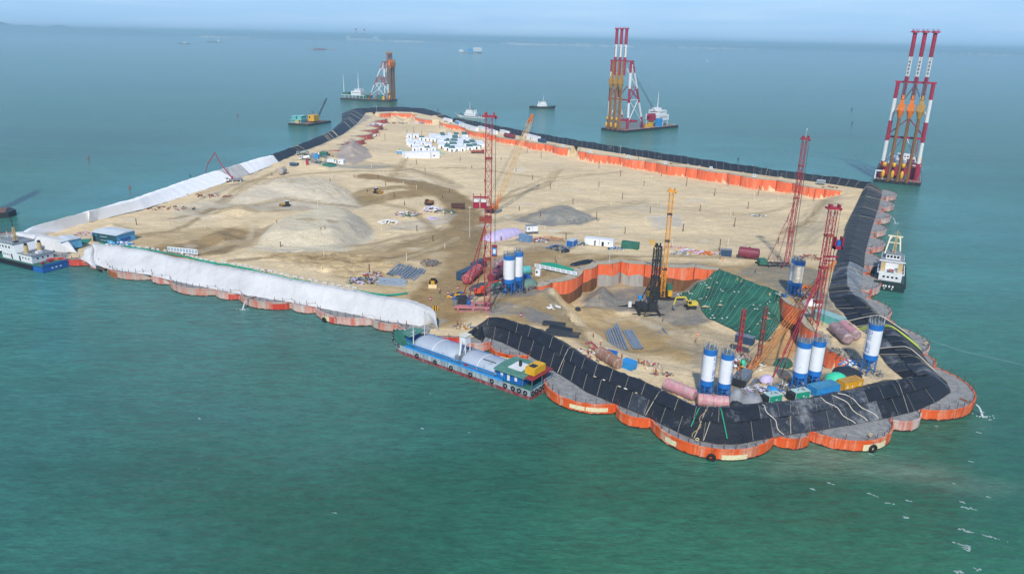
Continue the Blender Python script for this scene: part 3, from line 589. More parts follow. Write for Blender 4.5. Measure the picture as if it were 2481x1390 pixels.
def cylinder(i, label, mat_, group, stakes=True, zb=-1.5):
    A, Bp = cusps[i], cusps[i + 1]; big = (Bp - A).length > 14; pts, c = arc(A, Bp, CUSP[i][2], CEN, 20 if big else 12)
    mid = (A + Bp) / 2; th = thing("steel_cylinder", label, "steel cylinder" , (mid.x, mid.y, 0), 0, group)
    lo = lambda p, z: (p.x - mid.x, p.y - mid.y, z)
    b = B(); ou = [(p - c).normalized() for p in pts]; n = len(pts)
    prof = [(0, zb), (0, ZC - .35), (.14, ZC - .3), (.14, ZC + .12), (-.25, ZC + .12), (-.25, ZC - .3)]
    vs = [lo(p + u * r, z) for r, z in prof for p, u in zip(pts, ou)]
    fs = [(k * n + j, k * n + j + 1, (k + 1) * n + j + 1, (k + 1) * n + j) for k in range(len(prof) - 1) for j in range(n - 1)]
    b.add(vs, fs).build("shell", mat_, th, smooth=False)
    inn_ = Vector((CEN.x - mid.x, CEN.y - mid.y, 0)).normalized(); D = 8.0
    # the cap: grey mortar from the rim back under the berm, slightly uneven
    b = B(); rows = 7; ring = [p - u * .25 for p, u in zip(pts, ou)]; vs = []
    for r in range(rows + 1):
        tt = r / rows
        for j, p in enumerate(ring):
            q = A.lerp(Bp, j / (n - 1)) + inn_ * D; e = p.lerp(q, tt); z = ZC - .05 + (0 if r == 0 else float(fbm(np.array([e.x]), np.array([e.y]), 3, 11)[0]) * .14); vs.append(lo(e, z))
    b.add(vs, [(r * n + j, r * n + j + 1, (r + 1) * n + j + 1, (r + 1) * n + j) for r in range(rows) for j in range(n - 1)]); b.build("mortar_cap", m_cap, th, smooth=True)
    if stakes:
        k = int(line_len(pts) / 2.6); rs = resample(ring, max(2, k))
        for j, p in enumerate(rs[:-1]):
            if random.random() < .85: stake(th, Vector(lo(p, ZC - .05)), random.uniform(1.3, 2.1))
        b = B(); top = [Vector(lo(p, ZC + 1.0)) for p in rs]; b.line(top, .03, 3); b.build("guard_rope", m_stake, th); b = B(); [b.line([Vector(lo(p, ZC + .08)), Vector(lo(p + inn_ * 6.5, ZC + .1))], .035, 3) for p in rs[1:-1:2]]; b.build("cap_joint", M('joint_line', 'b8b4aa', .9, .1), th)['kind'] = 'stuff'
    return th, pts, c, mid
WB = "steel cylinders with stakes below the white berm"; BB = "steel cylinders with grey caps below the black berm"
NAMES = {0:"rusty cylinder wall at the far left corner beyond the white berm",1:"red cylinder wall behind the white and blue tug, at the left corner",2:"short red cylinder wall between the tug's stern and the little quay",3:"plain red cylinder wall with white marks, right of the blue tug's stern",
 4:"narrow pinkish cylinder, first one below the white berm from the left",5:"wide cylinder with a brown rust square and white peeling paint",6:"narrow red streaked cylinder right of the one with the rust square",7:"wide peeled cylinder with a thin pipe end, third wide one left of the water outfall",
 8:"narrow cylinder with a bright red right end, left of the water outfall",9:"wide cylinder where an outfall pipe splashes into the sea",10:"narrow whitish cylinder with red base, right of the outfall",11:"wide red and white cylinder with a tyre hanging on it below the white berm",
 12:"narrow white cylinder streaked with red, left of the cargo ship's bow",13:"low mortar edge behind the bow of the cargo ship",14:"low orange wall of the landing between the two berms",15:"narrow streaked orange cylinder below the nose of the black berm",
 16:"orange cylinder with faded cream marks and a tyre, beside the moored cargo ship",17:"small orange cylinder behind the stern of the cargo ship",18:"wide orange cylinder with a long cream panel and a ladder at its right end",19:"small orange cylinder between the cream panel one and the frontmost one",
 20:"widest orange cylinder at the very front with a tyre and two cream panels",21:"small rounded orange cylinder right of the frontmost one",22:"wide orange cylinder with a tyre on a yellow panel and a peeled white end",23:"small orange cylinder with white drips near the right tip",24:"large rounded cylinder at the right tip with water pouring out"}
SIDE = ["small grey capped cylinder just behind the right tip","wide grey capped cylinder beside the single tall silo","small cylinder beside the yellow hoses over the berm","grey capped cylinder below the bend of the right berm","small cylinder by the bow side of the black tug"]
cyl = {}
for i in range(len(cusps) - 1):
    if i < 4: mt = m_rd
    elif i < 13: mt = [m_wh, m_wh, m_or2, m_wh, m_or2, m_wh, m_or2, m_or2, m_wh][i - 4]
    elif i < 25: mt = [m_wh, m_rd, m_or2, m_or, m_or, m_or, m_or, m_or, m_or, m_or, m_or2, m_or][i - 13]
    else: mt = m_or if i % 2 else m_or2
    lab = NAMES.get(i) or (SIDE[i - 25] if i - 25 < len(SIDE) else None)
    if lab is None:
        k = (i - 30) // 2; o_ = ["nearest", "second", "third", "fourth", "fifth", "sixth", "seventh"][k]
        lab = ("wide" if (i - 30) % 2 == 0 else "narrow") + f" scalloped cylinder outside the right berm, {o_} from the black tug"
    cyl[i] = cylinder(i, lab, mt, WB if 3 < i < 13 else BB)
def on_shell(i, s, z, off=.05):          # a point and outward direction on a cylinder's shell
    th, pts, c, mid = cyl[i]; r = resample(pts, 100); p = r[int(s * 100)]; d = (p - c); d.z = 0; d.normalize(); return Vector((p.x + d.x * off, p.y + d.y * off, z)), d
def shell_panel(i, s0, s1, z0, z1, mat_, name="painted_panel", lab=None):
    th, pts, c, mid = cyl[i]; r = resample(pts, 100); k = [r[int(100 * (s0 + (s1 - s0) * j / 8))] for j in range(9)]; b = B(); vs = []
    for z in (z0, z1):
        for p in k:
            d = (p - c).normalized(); vs.append((p.x + d.x * .03 - mid.x, p.y + d.y * .03 - mid.y, z))
    b.add(vs, [(j, j + 1, 9 + j + 1, 9 + j) for j in range(8)]); o = b.build(name, mat_, th)
    if lab: o["label"] = lab
for a in [(18,.62,.93,2.0,3.1),(20,.19,.29,1.9,3.2),(20,.56,.72,1.5,2.7),(22,.42,.66,1.5,3.1),(11,.3,.42,1.8,3.2),(16,.5,.68,2.0,3.1)]: shell_panel(*a, m_cream)
shell_panel(5, .22, .5, .4, 3.4, M("rust_square", '9a5a2c', .8, .2, 1, dirt='6e3c1c'), "rust_square"); shell_panel(8, .68, .97, .6, 3.5, m_rd, "red_end"); shell_panel(9, .72, .97, .6, 3.5, m_rd, "red_end"); shell_panel(11, .42, .5, .8, 3.5, m_rd, "red_band")
def tyre(i, s, z, R, lab):
    p, d = on_shell(i, s, z, .45); th = thing("tyre_fender", lab, "tyre fender", p, 0, "tyres hanging on the cylinders")
    b = B(); b.torus((0, 0, 0), R, R * .42, (d.x, d.y, 0), 18, 8); b.build("tyre", m_tyre, th, smooth=True)
    b = B(); b.cone((-d.x * .4, -d.y * .4, ZC - z), (0, 0, R * .9), .05, .05, 5); b.build("chain", m_stake, th)
tyre(20, .5, 2.0, .75, "big black tyre hanging on the frontmost orange cylinder"); tyre(22, .5, 2.2, .75, "black tyre hanging over a yellow panel on an orange cylinder"); tyre(11, .34, 1.9, .7, "black tyre on the red and white cylinder below the white berm")
tyre(18, .18, 1.8, .7, "dark tyre low on the orange wall right of the cargo ship's stern"); tyre(16, .38, 2.0, .75, "dark tyre on the orange cylinder beside the cargo ship"); tyre(34, .5, 1.9, .6, "small dark tyre on a scalloped cylinder above the black tug")
# a ladder, outfalls with their splash
p, d = on_shell(18, .965, 1.0, .12); s = Vector((-d.y, d.x, 0)) * .35; b = B()
for e in (-1, 1): b.bar(p + s * e + Vector((0, 0, -.6)), p + s * e + Vector((0, 0, 3.3)), .1)
for k in range(8): b.bar(p - s + Vector((0, 0, -.4 + k * .5)), p + s + Vector((0, 0, -.4 + k * .5)), .08)
tag(b.build("ladder", M("ladder_orange", 'd8602a')), "orange ladder at the right end of the cylinder with the cream panel", "ladder")
m_foam, t = newmat("foam"); t.b.inputs["Base Color"].default_value = (.5, .58, .57, 1); t.b.inputs["Roughness"].default_value = .9
def outfall(i, s, lab, r=.22):
    p, d = on_shell(i, s, ZC - .3, .2); a = p - d * 2.2 + Vector((0, 0, .5)); th = thing("outfall_pipe", lab, "pipe", p, 0)
    b = B(); b.pipe((-d.x * 3.2, -d.y * 3.2, .5), (d.x * .5, d.y * .5, .25), r, n=8); b.build("pipe", M("rust_pipe", '7c5438', .7, .3), th)
    b = B(); pts = [Vector((d.x * (.5 + k * .42), d.y * (.5 + k * .42), .2 - .115 * k * k)) for k in range(6)]
    for k in range(5): b.cone(pts[k], pts[k + 1], r * (.75 + .12 * k), r * (.87 + .12 * k), 7)
    b.build("water_jet", m_foam, th, smooth=True); e = pts[-1]
    b = B()
    for k in range(34):
        a = random.uniform(0, 6.3); q = abs(random.gauss(0, .8)); b.ball((e.x + math.cos(a) * q * 1.6, e.y + math.sin(a) * q, -ZC + 1.52), (random.uniform(.1, .35), random.uniform(.1, .22), .06), 6, 3)
    b.build("splash", m_foam, th)["kind"] = "stuff"
outfall(9, .36, "outfall pipe pouring water from the cylinder below the white berm"); outfall(24, .42, "outfall pipe pouring water at the right tip"); outfall(38, .45, "outfall pouring from a scalloped cylinder by the far right corner", .15)
# life rings on the front cylinders
for i, s, lab in ((20, .4, "pale life ring on a post of the frontmost cylinder"), (22, .5, "red and white life ring on the cap of the yellow panel cylinder"), (26, .3, "red life ring on a post beside the tall single silo")):
    th, pts, c, mid = cyl[i]; r = resample(pts, 100)[int(s * 100)]; p = r + (c - r).normalized() * 1.2
    t_ = thing("life_ring", lab, "life ring", (p.x, p.y, ZC), 0); b = B(); b.torus((0, -.1, 1.0), .38, .11, (0, 1, .3), 14, 6); b.build("ring", M("ring_red", 'e0563a' if i != 20 else 'd8c890', .5, .1), t_); b = B(); b.cone((0, 0, -.1), (0, 0, 1.3), .05, .05, 5); b.build("post", m_stake, t_)
# ------------------------------------------------------------------ inner cylinder walls
def inner_wall(arcs, mat_, labels, group, zb, bands=None, rail=True, ref=None, chalk=(), lr=True):
    for k, (pts, c) in enumerate(arcs):
        if bands: bands = [(bands[0][0], m_chalk if k in chalk else m_brown)]
        mid = (pts[0] + pts[-1]) / 2; th = thing("inner_wall", labels[k % len(labels)] if isinstance(labels, list) else labels + ', ' + nth(k if lr else len(arcs) - 1 - k) + ' from the left', "steel wall", (mid.x, mid.y, 0), 0, group); n = len(pts)
        lo = lambda p, z: (p.x - mid.x, p.y - mid.y, z); dr = Vector(ref) - mid; dr.z = 0; dr.normalize()
        zs = [ZC + .15] + ([z for z, _ in bands] if bands else []) + [zb]; ms = [mat_] + ([q for _, q in bands] if bands else [])
        for j in range(len(zs) - 1):
            b = B(); z1, z0 = zs[j], zs[j + 1]; wob = [(.5 * math.sin(3 * a / n * 3.1 + k * 2) if 0 < j else 0) for a in range(n)]; wob2 = [(.5 * math.sin(3 * a / n * 3.1 + k * 2) if j < len(zs) - 2 else 0) for a in range(n)]
            vs = [lo(p, z1 + w1) for p, w1 in zip(pts, wob)] + [lo(p, z0 + w0) for p, w0 in zip(pts, wob2)]
            b.add(vs, [(a, n + a, n + a + 1, a + 1) for a in range(n - 1)]); b.build(["shell", "stained_band", "buried_band"][j], ms[j], th)
        b = B(); vs = [lo(p + dr * .12, ZC + .2) for p in pts] + [lo(p - dr * 1.0, ZC + .2) for p in pts] + [lo(p - dr * 4.0, ZC + .1) for p in pts] + [lo(p + dr * .12, ZC - .1) for p in pts]
        b.add(vs, [(a, a + 1, n + a + 1, n + a) for a in range(n - 1)] + [(n + a, n + a + 1, 2 * n + a + 1, 2 * n + a) for a in range(n - 1)] + [(a + 1, a, 3 * n + a, 3 * n + a + 1) for a in range(n - 1)]); b.build("rim", m_rimcap, th)
        # web plate at the joint between two cylinders
        p = pts[0] + dr * .25; b = B(); b.box(lo(p, (ZC + zb) / 2), (.35, .5, ZC - zb), 0); b.build("joint_column", m_joint, th)
m_rimcap = M("rim_sand", 'b0a48c', .95, .25, .6, dirt='8d8577'); m_joint = M("joint_dark", 'a3482c', .7, .4, .6, dirt='57483c', streak=True)
inner_wall(wa_pit, m_in, ["leftmost small orange wall piece at the head of the sand ramp","tall curved orange wall over brown stains at the pit's left","orange wall panel between the two tall curves, left of the gravel cone","narrow orange wall panel behind the gravel cone","orange wall panel over chalky stains, left of the black piling rig","wide orange wall behind the black and yellow rigs","orange wall panel where the green netting begins"],
           "orange cylinder walls round the pit", -8, [(-1.0, m_brown)], ref=PITC, chalk=(3, 4))
inner_wall(wa_pitr, m_in, ["orange wall right of the green netting, below the leaning silo pair","reddish orange wall behind the fallen crane boom","low orange wall behind the twin silos, beside the pink tanks"], "orange cylinder walls round the pit", -8, [(-2.2, m_brown)], ref=PITC)
FARL = "orange wall panels along the far right side of the basin"
inner_wall(wa_far, m_in, "curved orange wall panel half buried along the basin's far right side", FARL, -6, ref=BASC)
inner_wall(wa_farl, m_in, "orange steel wall panel behind the white huts, below the far black berm", "orange wall panels behind the hut village", -5, ref=P(1100, 400, 0))
inner_wall(wa_back, m_in, "orange wall panel half buried at the island's far end", "orange wall panels at the far end", -5, ref=P(1000, 400, 0))
inner_wall(wa_l, m_inr, "stepped red wall panel below the far left grey road", "red wall panels on the far left side", -3, ref=P(1200, 420, 0))
# ------------------------------------------------------------------ berms
def black_cloth(name, col, dust, amt):
    m, t = newmat(name); c1 = t.coords((1, 1, 1), kind='World'); n = t.noise(.25, 5, c1, .7); a = lin(col)
    b = t.ramp(n, [(.3, tuple(v * .7 for v in a)), (.7, tuple(v * 1.5 for v in a))]); f = t.ramp(t.noise(.13, 8, t.coords((1, .8, .5), kind='World'), .8), [(.64 - amt * .2, 0.0), (.8 - amt * .2, .8)]); b = t.mix(f, b, lin(dust))
    t.l(b, t.b.inputs["Base Color"]); t.b.inputs["Roughness"].default_value = .55; t.bump(t.noise(.9, 6, t.coords((1, 1, .2), kind='World'), .7), .8, .3); return m
m_blk = black_cloth("black_netting", '1b1e24', '8b8e90', .25); m_blk2 = black_cloth("black_netting_dusty", '2b3037', '9a9c9c', .7); m_blk3 = black_cloth("black_netting_grey", '666d73', 'a3a7a8', .9)
m_wht, t = newmat("white_geotextile"); b_ = t.ramp(t.noise(.12, 7, t.coords((1, 1, .4), kind='World'), .7), [(.3, (.50, .49, .465)), (.6, (.64, .635, .61))]); b_ = t.mix(t.ramp(t.noise(.4, 8, t.coords((1, .4, .4), rot=.4, kind='World'), .85), [(.66, 0.0), (.8, .35)]), b_, (.45, .43, .38))
t.l(b_, t.b.inputs["Base Color"]); t.b.inputs["Roughness"].default_value = .8; t.bump(t.noise(.9, 8, t.coords((1.6, .5, .6), rot=.5, kind='World'), .75), .8, .3)
m_wht3 = M('geotextile_brightened', 'f6f5f1', .8, .05, .4, dirt='c9c6bd', dirtamt=.2)  # same white fabric, painted brighter because this slope catches little sun
m_wht2 = M("dirty_geotextile", 'bdbab2', .85, .15, .3, dirt='9a968c', dirtamt=.4)
def berm(name, label, tri, width, matf, group=None, flat=1.0, rows=(2, 1), stag=True, ropes=.0, wr=.07, seed=0, cat="embankment", seam=True, rr=.06, taper=(0, 0)):
    """covered embankment: rectangular sheets laid over a ridge. tri = (outer toe, crest, inner toe) along its length"""
    r = random.Random(seed); Lc = line_len([q[1] for q in tri]); n = max(2, int(Lc / width)); o0 = tri[0][1].copy(); o0.z = 0
    th = thing(name, label, cat, o0, 0, group); acc = [0]
    for a, c in zip(tri[:-1], tri[1:]): acc.append(acc[-1] + (c[1] - a[1]).length)
    def st(tt):
        s = min(max(tt, 0), 1) * acc[-1]; k = 0
        while k < len(acc) - 2 and acc[k + 1] < s: k += 1
        f = (s - acc[k]) / max(1e-6, acc[k + 1] - acc[k]); o, c, i = [tri[k][j].lerp(tri[k + 1][j], f) for j in range(3)]
        do = (o - c); do.z = 0; do.normalize(); di = (i - c); di.z = 0; di.normalize()
        hb = (.22 * math.sin(s * .21 + seed) + .15 * math.sin(s * .55 + 2)) * (.35 if name == 'white_berm' else 1)
        dn = 0
        for e, tp in ((tt * acc[-1], taper[0]), ((1 - tt) * acc[-1], taper[1])):
            if tp and e < tp: dn = max(dn, (1 - max(0, e) / tp) ** 2)
        c = c.copy(); c.z = c.z + (ZC + .4 - c.z) * dn
        return o - o0, c + do * flat + Vector((0, 0, hb)) - o0, c + di * flat + Vector((0, 0, hb)) - o0, i - o0
    def surf(tt, u, side):           # u 0 at the toe .. 1 at the middle of the crest
        o, co, ci, i = st(tt); toe, cr = (o, co) if side == 'o' else (i, ci); mc = (co + ci) / 2
        if u < .85: q = toe.lerp(cr, u / .85); q.z += math.sin(math.pi * u / .85) * (.12 if name != 'white_berm' else 0)
        else: q = cr.lerp(mc, (u - .85) / .15)
        return q
    def sheet(t0, t1, u0, u1, side, k, lift):
        b = B(); nu, nv = (5, 5) if name != 'white_berm' else (8, 9); vs = []; ph = r.uniform(0, 6); mm = matf(( t0 + t1) / 2, side, u0, r)
        for a in range(nu + 1):
            for c in range(nv + 1):
                x = a / nu; y = c / nv; q = surf(t0 + (t1 - t0) * x, u0 + (u1 - u0) * y, side)
                q = q + Vector((0, 0, .05 + lift + wr * (math.sin(ph + x * 9) * .5 + r.uniform(-.5, .5)) - .12 * math.sin(math.pi * x) * math.sin(math.pi * y))); vs.append(q)
        fs = [(a * (nv + 1) + c, (a + 1) * (nv + 1) + c, (a + 1) * (nv + 1) + c + 1, a * (nv + 1) + c + 1) for a in range(nu) for c in range(nv)]
        if side == 'i': fs = [f[::-1] for f in fs]
        o_ = b.add(vs, fs).build("cover_sheet", mm, th, smooth=name != 'white_berm')
    ov = .02 / n
    for side, nr in (('o', rows[0]), ('i', rows[1])):
        for rw in range(nr):
            off = .5 * (rw % 2) if stag and nr > 1 else 0; ks = list(range(n + (1 if off else 0)))
            for k in ks:
                t0 = max(0, (k - off) / n); t1 = min(1, (k + 1 - off) / n)
                if t1 - t0 < .02 / n: continue
                sheet(t0 - ov, t1 + ov, rw / nr, (rw + 1) / nr + (.02 if rw < nr - 1 else 0), side, k, .05 * (k % 2) + .28 * rw)
    if seam:
        for k in range(1, n):        # light seams or ropes across
            for side, nr in (('o', rows[0]), ('i', rows[1])):
                for rw in range(nr):
                    off = .5 * (rw % 2) if stag and nr > 1 else 0; tt = (k - off) / n
                    if tt <= 0 or r.random() < .03: continue
                    u0, u1 = rw / nr, (rw + 1) / nr; b = B(); pts = [surf(tt, u0 + (u1 - u0) * j / 6, side) + Vector((0, 0, .2 + .26 * rw)) for j in range(7)]; b.line(pts, rr * r.uniform(.7, 1.1), 3); b.build("seam_rope", m_rope, th)
    for k in range(int(ropes * n)):
        tt = r.uniform(.02, .98); b = B(); pts = [surf(tt + .3 / n * j / 8, j / 8, 'o') + Vector((0, 0, .25)) for j in range(9)] + [surf(tt + .3 / n * (1 + (8 - j) / 8), j / 8, 'i') + Vector((0, 0, .25)) for j in range(8, -1, -1)]; b.line(pts, rr * 1.5, 3); b.build("weight_rope", m_rope2, th)
    # end caps close the ridge
    for tt, tp in ((0.0, taper[0]), (1.0, taper[1])):
        if tp: continue
        o, co, ci, i = st(tt); b = B(); dirv = (st(.02)[1] - st(0)[1]).normalized() * (-1 if tt == 0 else 1); e = (co + ci) / 2 + dirv * 2.5; e.z = ZC
        rim = [surf(tt, u / 6, 'o') + Vector((0, 0, .08)) for u in range(7)] + [surf(tt, u / 6, 'i') + Vector((0, 0, .08)) for u in range(6, -1, -1)]
        b.add(rim + [e], [(j, j + 1, len(rim)) for j in range(len(rim) - 1)] + [(j + 1, j, len(rim)) for j in range(len(rim) - 1)]); b.build("end_sheet", matf(tt, 'o', 0, r), th)
    th["_len"] = Lc; del th["_len"]; return surf, o0, n
def nm(t_, side, u, r):
    if .66 < t_ < .86: return m_blk2
    return m_blk if r.random() < .95 else m_blk2
def rmf(t_, side, u, r):
    if t_ < .18: return m_blk if r.random() < .6 else m_blk2
    if t_ < .62: return r.choice([m_blk, m_blk2, m_blk2]) if side == 'i' else m_blk
    return m_blk
def rmg(t_, side, u, r): return m_blk3 if side == 'o' else (m_blk2 if r.random() < .75 else m_blk)
s_bn, o_bn, n_bn = berm("covered_berm", "black sheeted embankment curving along the front edge behind the moored cargo ship", bn, 5.0, nm, rows=(2, 1), ropes=.22, seed=1, taper=(9, 0))
s_br, o_br, n_br = berm("covered_berm", "black sheeted embankment on the right, from the tip to the bend by the black tug", br[:9], 5.0, rmf, rows=(1, 2), ropes=.3, seed=2)
berm("covered_berm", "dusty grey kinked stretch of black embankment left of the black tug", br[8:12], 4.5, rmg, rows=(1, 1), ropes=.3, seed=8)
berm("covered_berm", "straight black embankment running up the right side to the far corner", br[11:], 3.6, lambda *a: m_blk, rows=(1, 1), ropes=.08, seed=3)
berm("covered_berm", "long straight black embankment behind the orange wall on the far right side", bf, 6.0, lambda *a: m_blk, rows=(1, 1), ropes=.05, seed=4, rr=.09)
berm("covered_berm", "short black embankment across the island's far end", bk, 6.5, lambda *a: m_blk, rows=(1, 1), seed=5, seam=False, ropes=.1, rr=.1)
berm("covered_berm", "black embankment on the far left side ending at the white one", bl, 6.5, lambda *a: m_blk, rows=(1, 1), ropes=.25, seed=6, seam=False, rr=.12)
wf = lambda t_, side, u, r: m_wht
berm("white_berm", "long white fabric covered embankment on the left side under the pump boom", wl, 8, lambda t_, s, u, r: m_wht2 if .2 < t_ < .3 else m_wht3, rows=(1, 1), stag=False, flat=1.4, wr=.08, seed=11, seam=False, taper=(0, 14))
berm("white_berm", "short white fabric covered embankment at the left corner behind the tug", ws, 10, wf, rows=(1, 1), stag=False, flat=1.6, wr=.05, seed=12, seam=False, taper=(0, 9))
berm("white_berm", "broad white fabric covered embankment along the near left edge", wn, 6, wf, rows=(1, 1), stag=False, flat=1.6, wr=.08, seed=13, seam=False, taper=(8, 7))
# hoses laid over the embankments
def hose_over(surf, o0, t0, dt, col, r, lab, nm_="hose", full=True):
    b = B(); pts = [surf(t0, j / 8, 'i') + o0 + Vector((0, 0, .35)) for j in range(0, 9)] + ([surf(t0 + dt, j / 8, 'o') + o0 + Vector((0, 0, .35)) for j in range(8, -1, -1)] if full else []); b.line(pts, r, 6); tag(b.build(nm_, M("hose_" + col, col, .5, .1)), lab, "hose")
hose_over(s_br, o_br, .545, 0, 'c9e03a', .11, "yellow hose over the right black berm, nearer the silo"); hose_over(s_br, o_br, .575, 0, 'c9e03a', .11, "yellow hose over the right black berm, farther from the silo")
hose_over(s_br, o_br, .30, 0, 'd0c6b0', .13, "long pale hose over the right black berm beside the tall single silo", full=True); hose_over(s_br, o_br, .70, 0, 'd0c6b0', .12, "pale hose over the right black berm above the yellow ones")
def hose_line(pix, col, r, lab, z=None, off=.2):
    b = B(); b.line([P(x, y, z) if z is not None else G(x, y, off) for x, y in pix], r, 5); tag(b.build("hose", M("hose_" + col, col, .5, .1)), lab, "hose")
b = B(); b.line([s_bn(.555 - .006 * j / 8, 1 - j / 11, 'o') + o_bn + Vector((0, 0, .3)) for j in range(9)], .12, 5); tag(b.build("hose", M("hose_green", '2fae78', .5, .1)), "left one of two short green hoses on the front black berm", "hose")
b = B(); b.line([s_bn(.585 + .012 * j / 8, 1 - j / 9, 'o') + o_bn + Vector((0, 0, .3)) for j in range(9)], .12, 5); tag(b.build("hose", MATS["hose_green"]), "right one of two short green hoses on the front black berm", "hose")
for k, (t0, dt, lab) in enumerate([(.565, -.01, "brown hose between the two green ones on the front berm"), (.655, .03, "pale hose over the front berm, behind the green generators"), (.76, .05, "left one of the pale hoses snaking down the front berm right of the blue container"), (.785, .05, "middle one of the pale hoses snaking down the front berm"), (.80, .06, "right one of the pale hoses snaking down the front berm to the small cylinder")]):
    b = B(); b.line([s_bn(t0 + dt * (j / 12) + .003 * math.sin(j + k), 1 - j / 12, 'o') + o_bn + Vector((0, 0, .3)) for j in range(13)], .11, 5); tag(b.build("hose", MATS["hose_d0c6b0"] if k else M("hose_brown", '9b8460', .6, .2)), lab, "hose")
# sandbags and scraps along the middle joint of the front berm
m_bag = M("sand_bag_white", 'd5d2c8', .9, .12, 2); m_bagb = M("sand_bag_buff", 'b9a98c', .9, .15, 2)
for k, tt in enumerate([.352,.372,.405,.418,.44]):
    p = s_bn(tt, .5, 'o') + o_bn; b = B(); b.ball((0, 0, .3), (random.uniform(.4, .9), .28, .16), 8, 4); o = b.build("sandbag", m_bagb if k % 2 == 0 else m_bag, None, True, p, -.6); tag(o, ("buff" if k % 2 == 0 else "white") + " sandbag on the middle joint of the front black berm, " + nth(k) + " from the left", "sandbag", "sandbags on the front berm")
# far coast
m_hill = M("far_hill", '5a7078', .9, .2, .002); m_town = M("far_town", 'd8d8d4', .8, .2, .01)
def hills(name, x0, x1, Yd, hs, seed, label=None):
    n = 60; b = B(); pts = []
    for k in range(n + 1):
        px = x0 + (x1 - x0) * k / n; base = AY(px, 60, Yd); q = np.array([k / n * 900.0]); h = hs * (.35 + .65 * abs(float(fbm(q, q * 0, 140, seed, 5)[0]) + .25)) * math.sin(math.pi * min(1, max(0, k / n))) ** .5; pts.append((base.x, h))
    vs = [(x, Yd - 260, -1) for x, h in pts] + [(x, Yd, max(h, 1)) for x, h in pts] + [(x, Yd + 900, -1) for x, h in pts]
    b.add(vs, [(i, i + 1, n + 1 + i + 1, n + 1 + i) for i in range(n)] + [(n + 1 + i, n + 2 + i, 2 * n + 3 + i, 2 * n + 2 + i) for i in range(n)]); o = b.build(name, m_hill, None, True); o["kind"] = "structure"; return o
hills("coast_hills", -500, 420, 15500, 290, 4); hills("coast_hills", 300, 1400, 16500, 120, 8); hills("coast_hills", 1600, 2900, 15800, 110, 12); hills("coast_hills", 2300, 3100, 14000, 70, 15)
b = B()
for k in range(240):
    px = random.choice([random.gauss(1262, 16), random.gauss(1330, 60), random.gauss(1450, 40), random.gauss(1720, 60), random.gauss(2380, 70), random.gauss(960, 40), random.gauss(560, 60)]); p = AY(px, 80, random.uniform(11500, 13500)); s_ = random.uniform(18, 60); b.box((p.x, p.y, random.uniform(10, 34) / 2), (s_, 30, random.uniform(12, 40)))
tag(b.build("far_town", m_town), kind="stuff")
_before = set(bpy.data.objects)
# ================================================================== vessels
K = dict(
 red=M("paint_red", 'a3203f', .5, .25, .5, dirt='6b3a2c'), white=M("paint_white", 'dcdedb', .5, .1, .8, dirt='a08f7a', dirtamt=.2), dark=M("hull_black", '23292c', .6, .3, .8, dirt='5a4638'),
 deck=M("deck_rust", '7c5a48', .8, .35, .6, dirt='4a4a48'), green=M("deck_green", '2f6e5a', .7, .3, .6, dirt='5f5a4a'), yellow=M("paint_yellow", 'e0a91c', .5, .2, 1, dirt='8a6a30'), brown=M("pile_brown", '86592f', .7, .3, .5, dirt='5a4434', streak=True), ochre=M("paint_ochre", 'b98a3a', .6, .3, .8, dirt='6a4a2a'),
 blue=M("paint_blue", '1f62a8', .5, .25, .7, dirt='18324a'), sky=M("paint_sky", '2b8fcf', .5, .2, .7, dirt='5f7f8f'), glass=M("dark_glass", '12181c', .15, .1), grey=M("paint_grey", '84898c', .6, .2, .7, dirt='6a6058'), rope=M("wire", '3a3a3a', .8, .1),
 buff=M("paint_buff", 'c9ab72', .5, .15, 1), mint=M("paint_mint", '63b3ac', .5, .2, .7), orange=M("paint_orange", 'e0781c', .5, .25, 1, dirt='7a4a22'), steel=M("bare_steel", '7f8a90', .45, .25, 1, metal=.3, dirt='6a5848'), rred=M("rust_red", '9a4434', .7, .35, .6, dirt='6a4a3c'), mag=M("lattice_red", 'a52a3c', .55, .25, .8, dirt='6a3430'))
def rec(b, x0, x1, y0, y1, z0, z1, m=0): return b.box(((x0 + x1) / 2, (y0 + y1) / 2, (z0 + z1) / 2), (abs(x1 - x0), abs(y1 - y0), abs(z1 - z0)), 0, m)
LAST = {}
def part(nm_, mt, th, *boxes):
    b = B()
    for q in boxes: rec(b, *q)
    o = b.build(nm_, mt, th)
    if nm_ in ('house', 'upper_house', 'wheelhouse', 'accommodation', 'cabin', 'cab', 'bridge_wall', 'deck_hut'): LAST[th.name] = o
    return o
def rails(th, pts, h=1.0, step=2.2, mt=None):
    b = B(); n = max(1, int(line_len(pts) / step)); rs = resample(pts, n); up = Vector((0, 0, h))
    for p in rs: b.bar(p, p + up, .06)
    b.line([p + up for p in rs], .035, 3); b.line([p + up * .5 for p in rs], .03, 3); return b.build("railing", mt or K['white'], th)
def windows(th, x0, x1, n, y, z, wd=.7, ht=.6, axis='x'):
    th = LAST.get(th.name, th)
    for k in range(n):
        c = x0 + (x1 - x0) * (k + .5) / n; b = B()
        if axis == 'x': b.box((c, y, z), (wd, .06, ht))
        else: b.box((y, c, z), (.06, wd, ht))
        b.build("window", K['glass'], th)
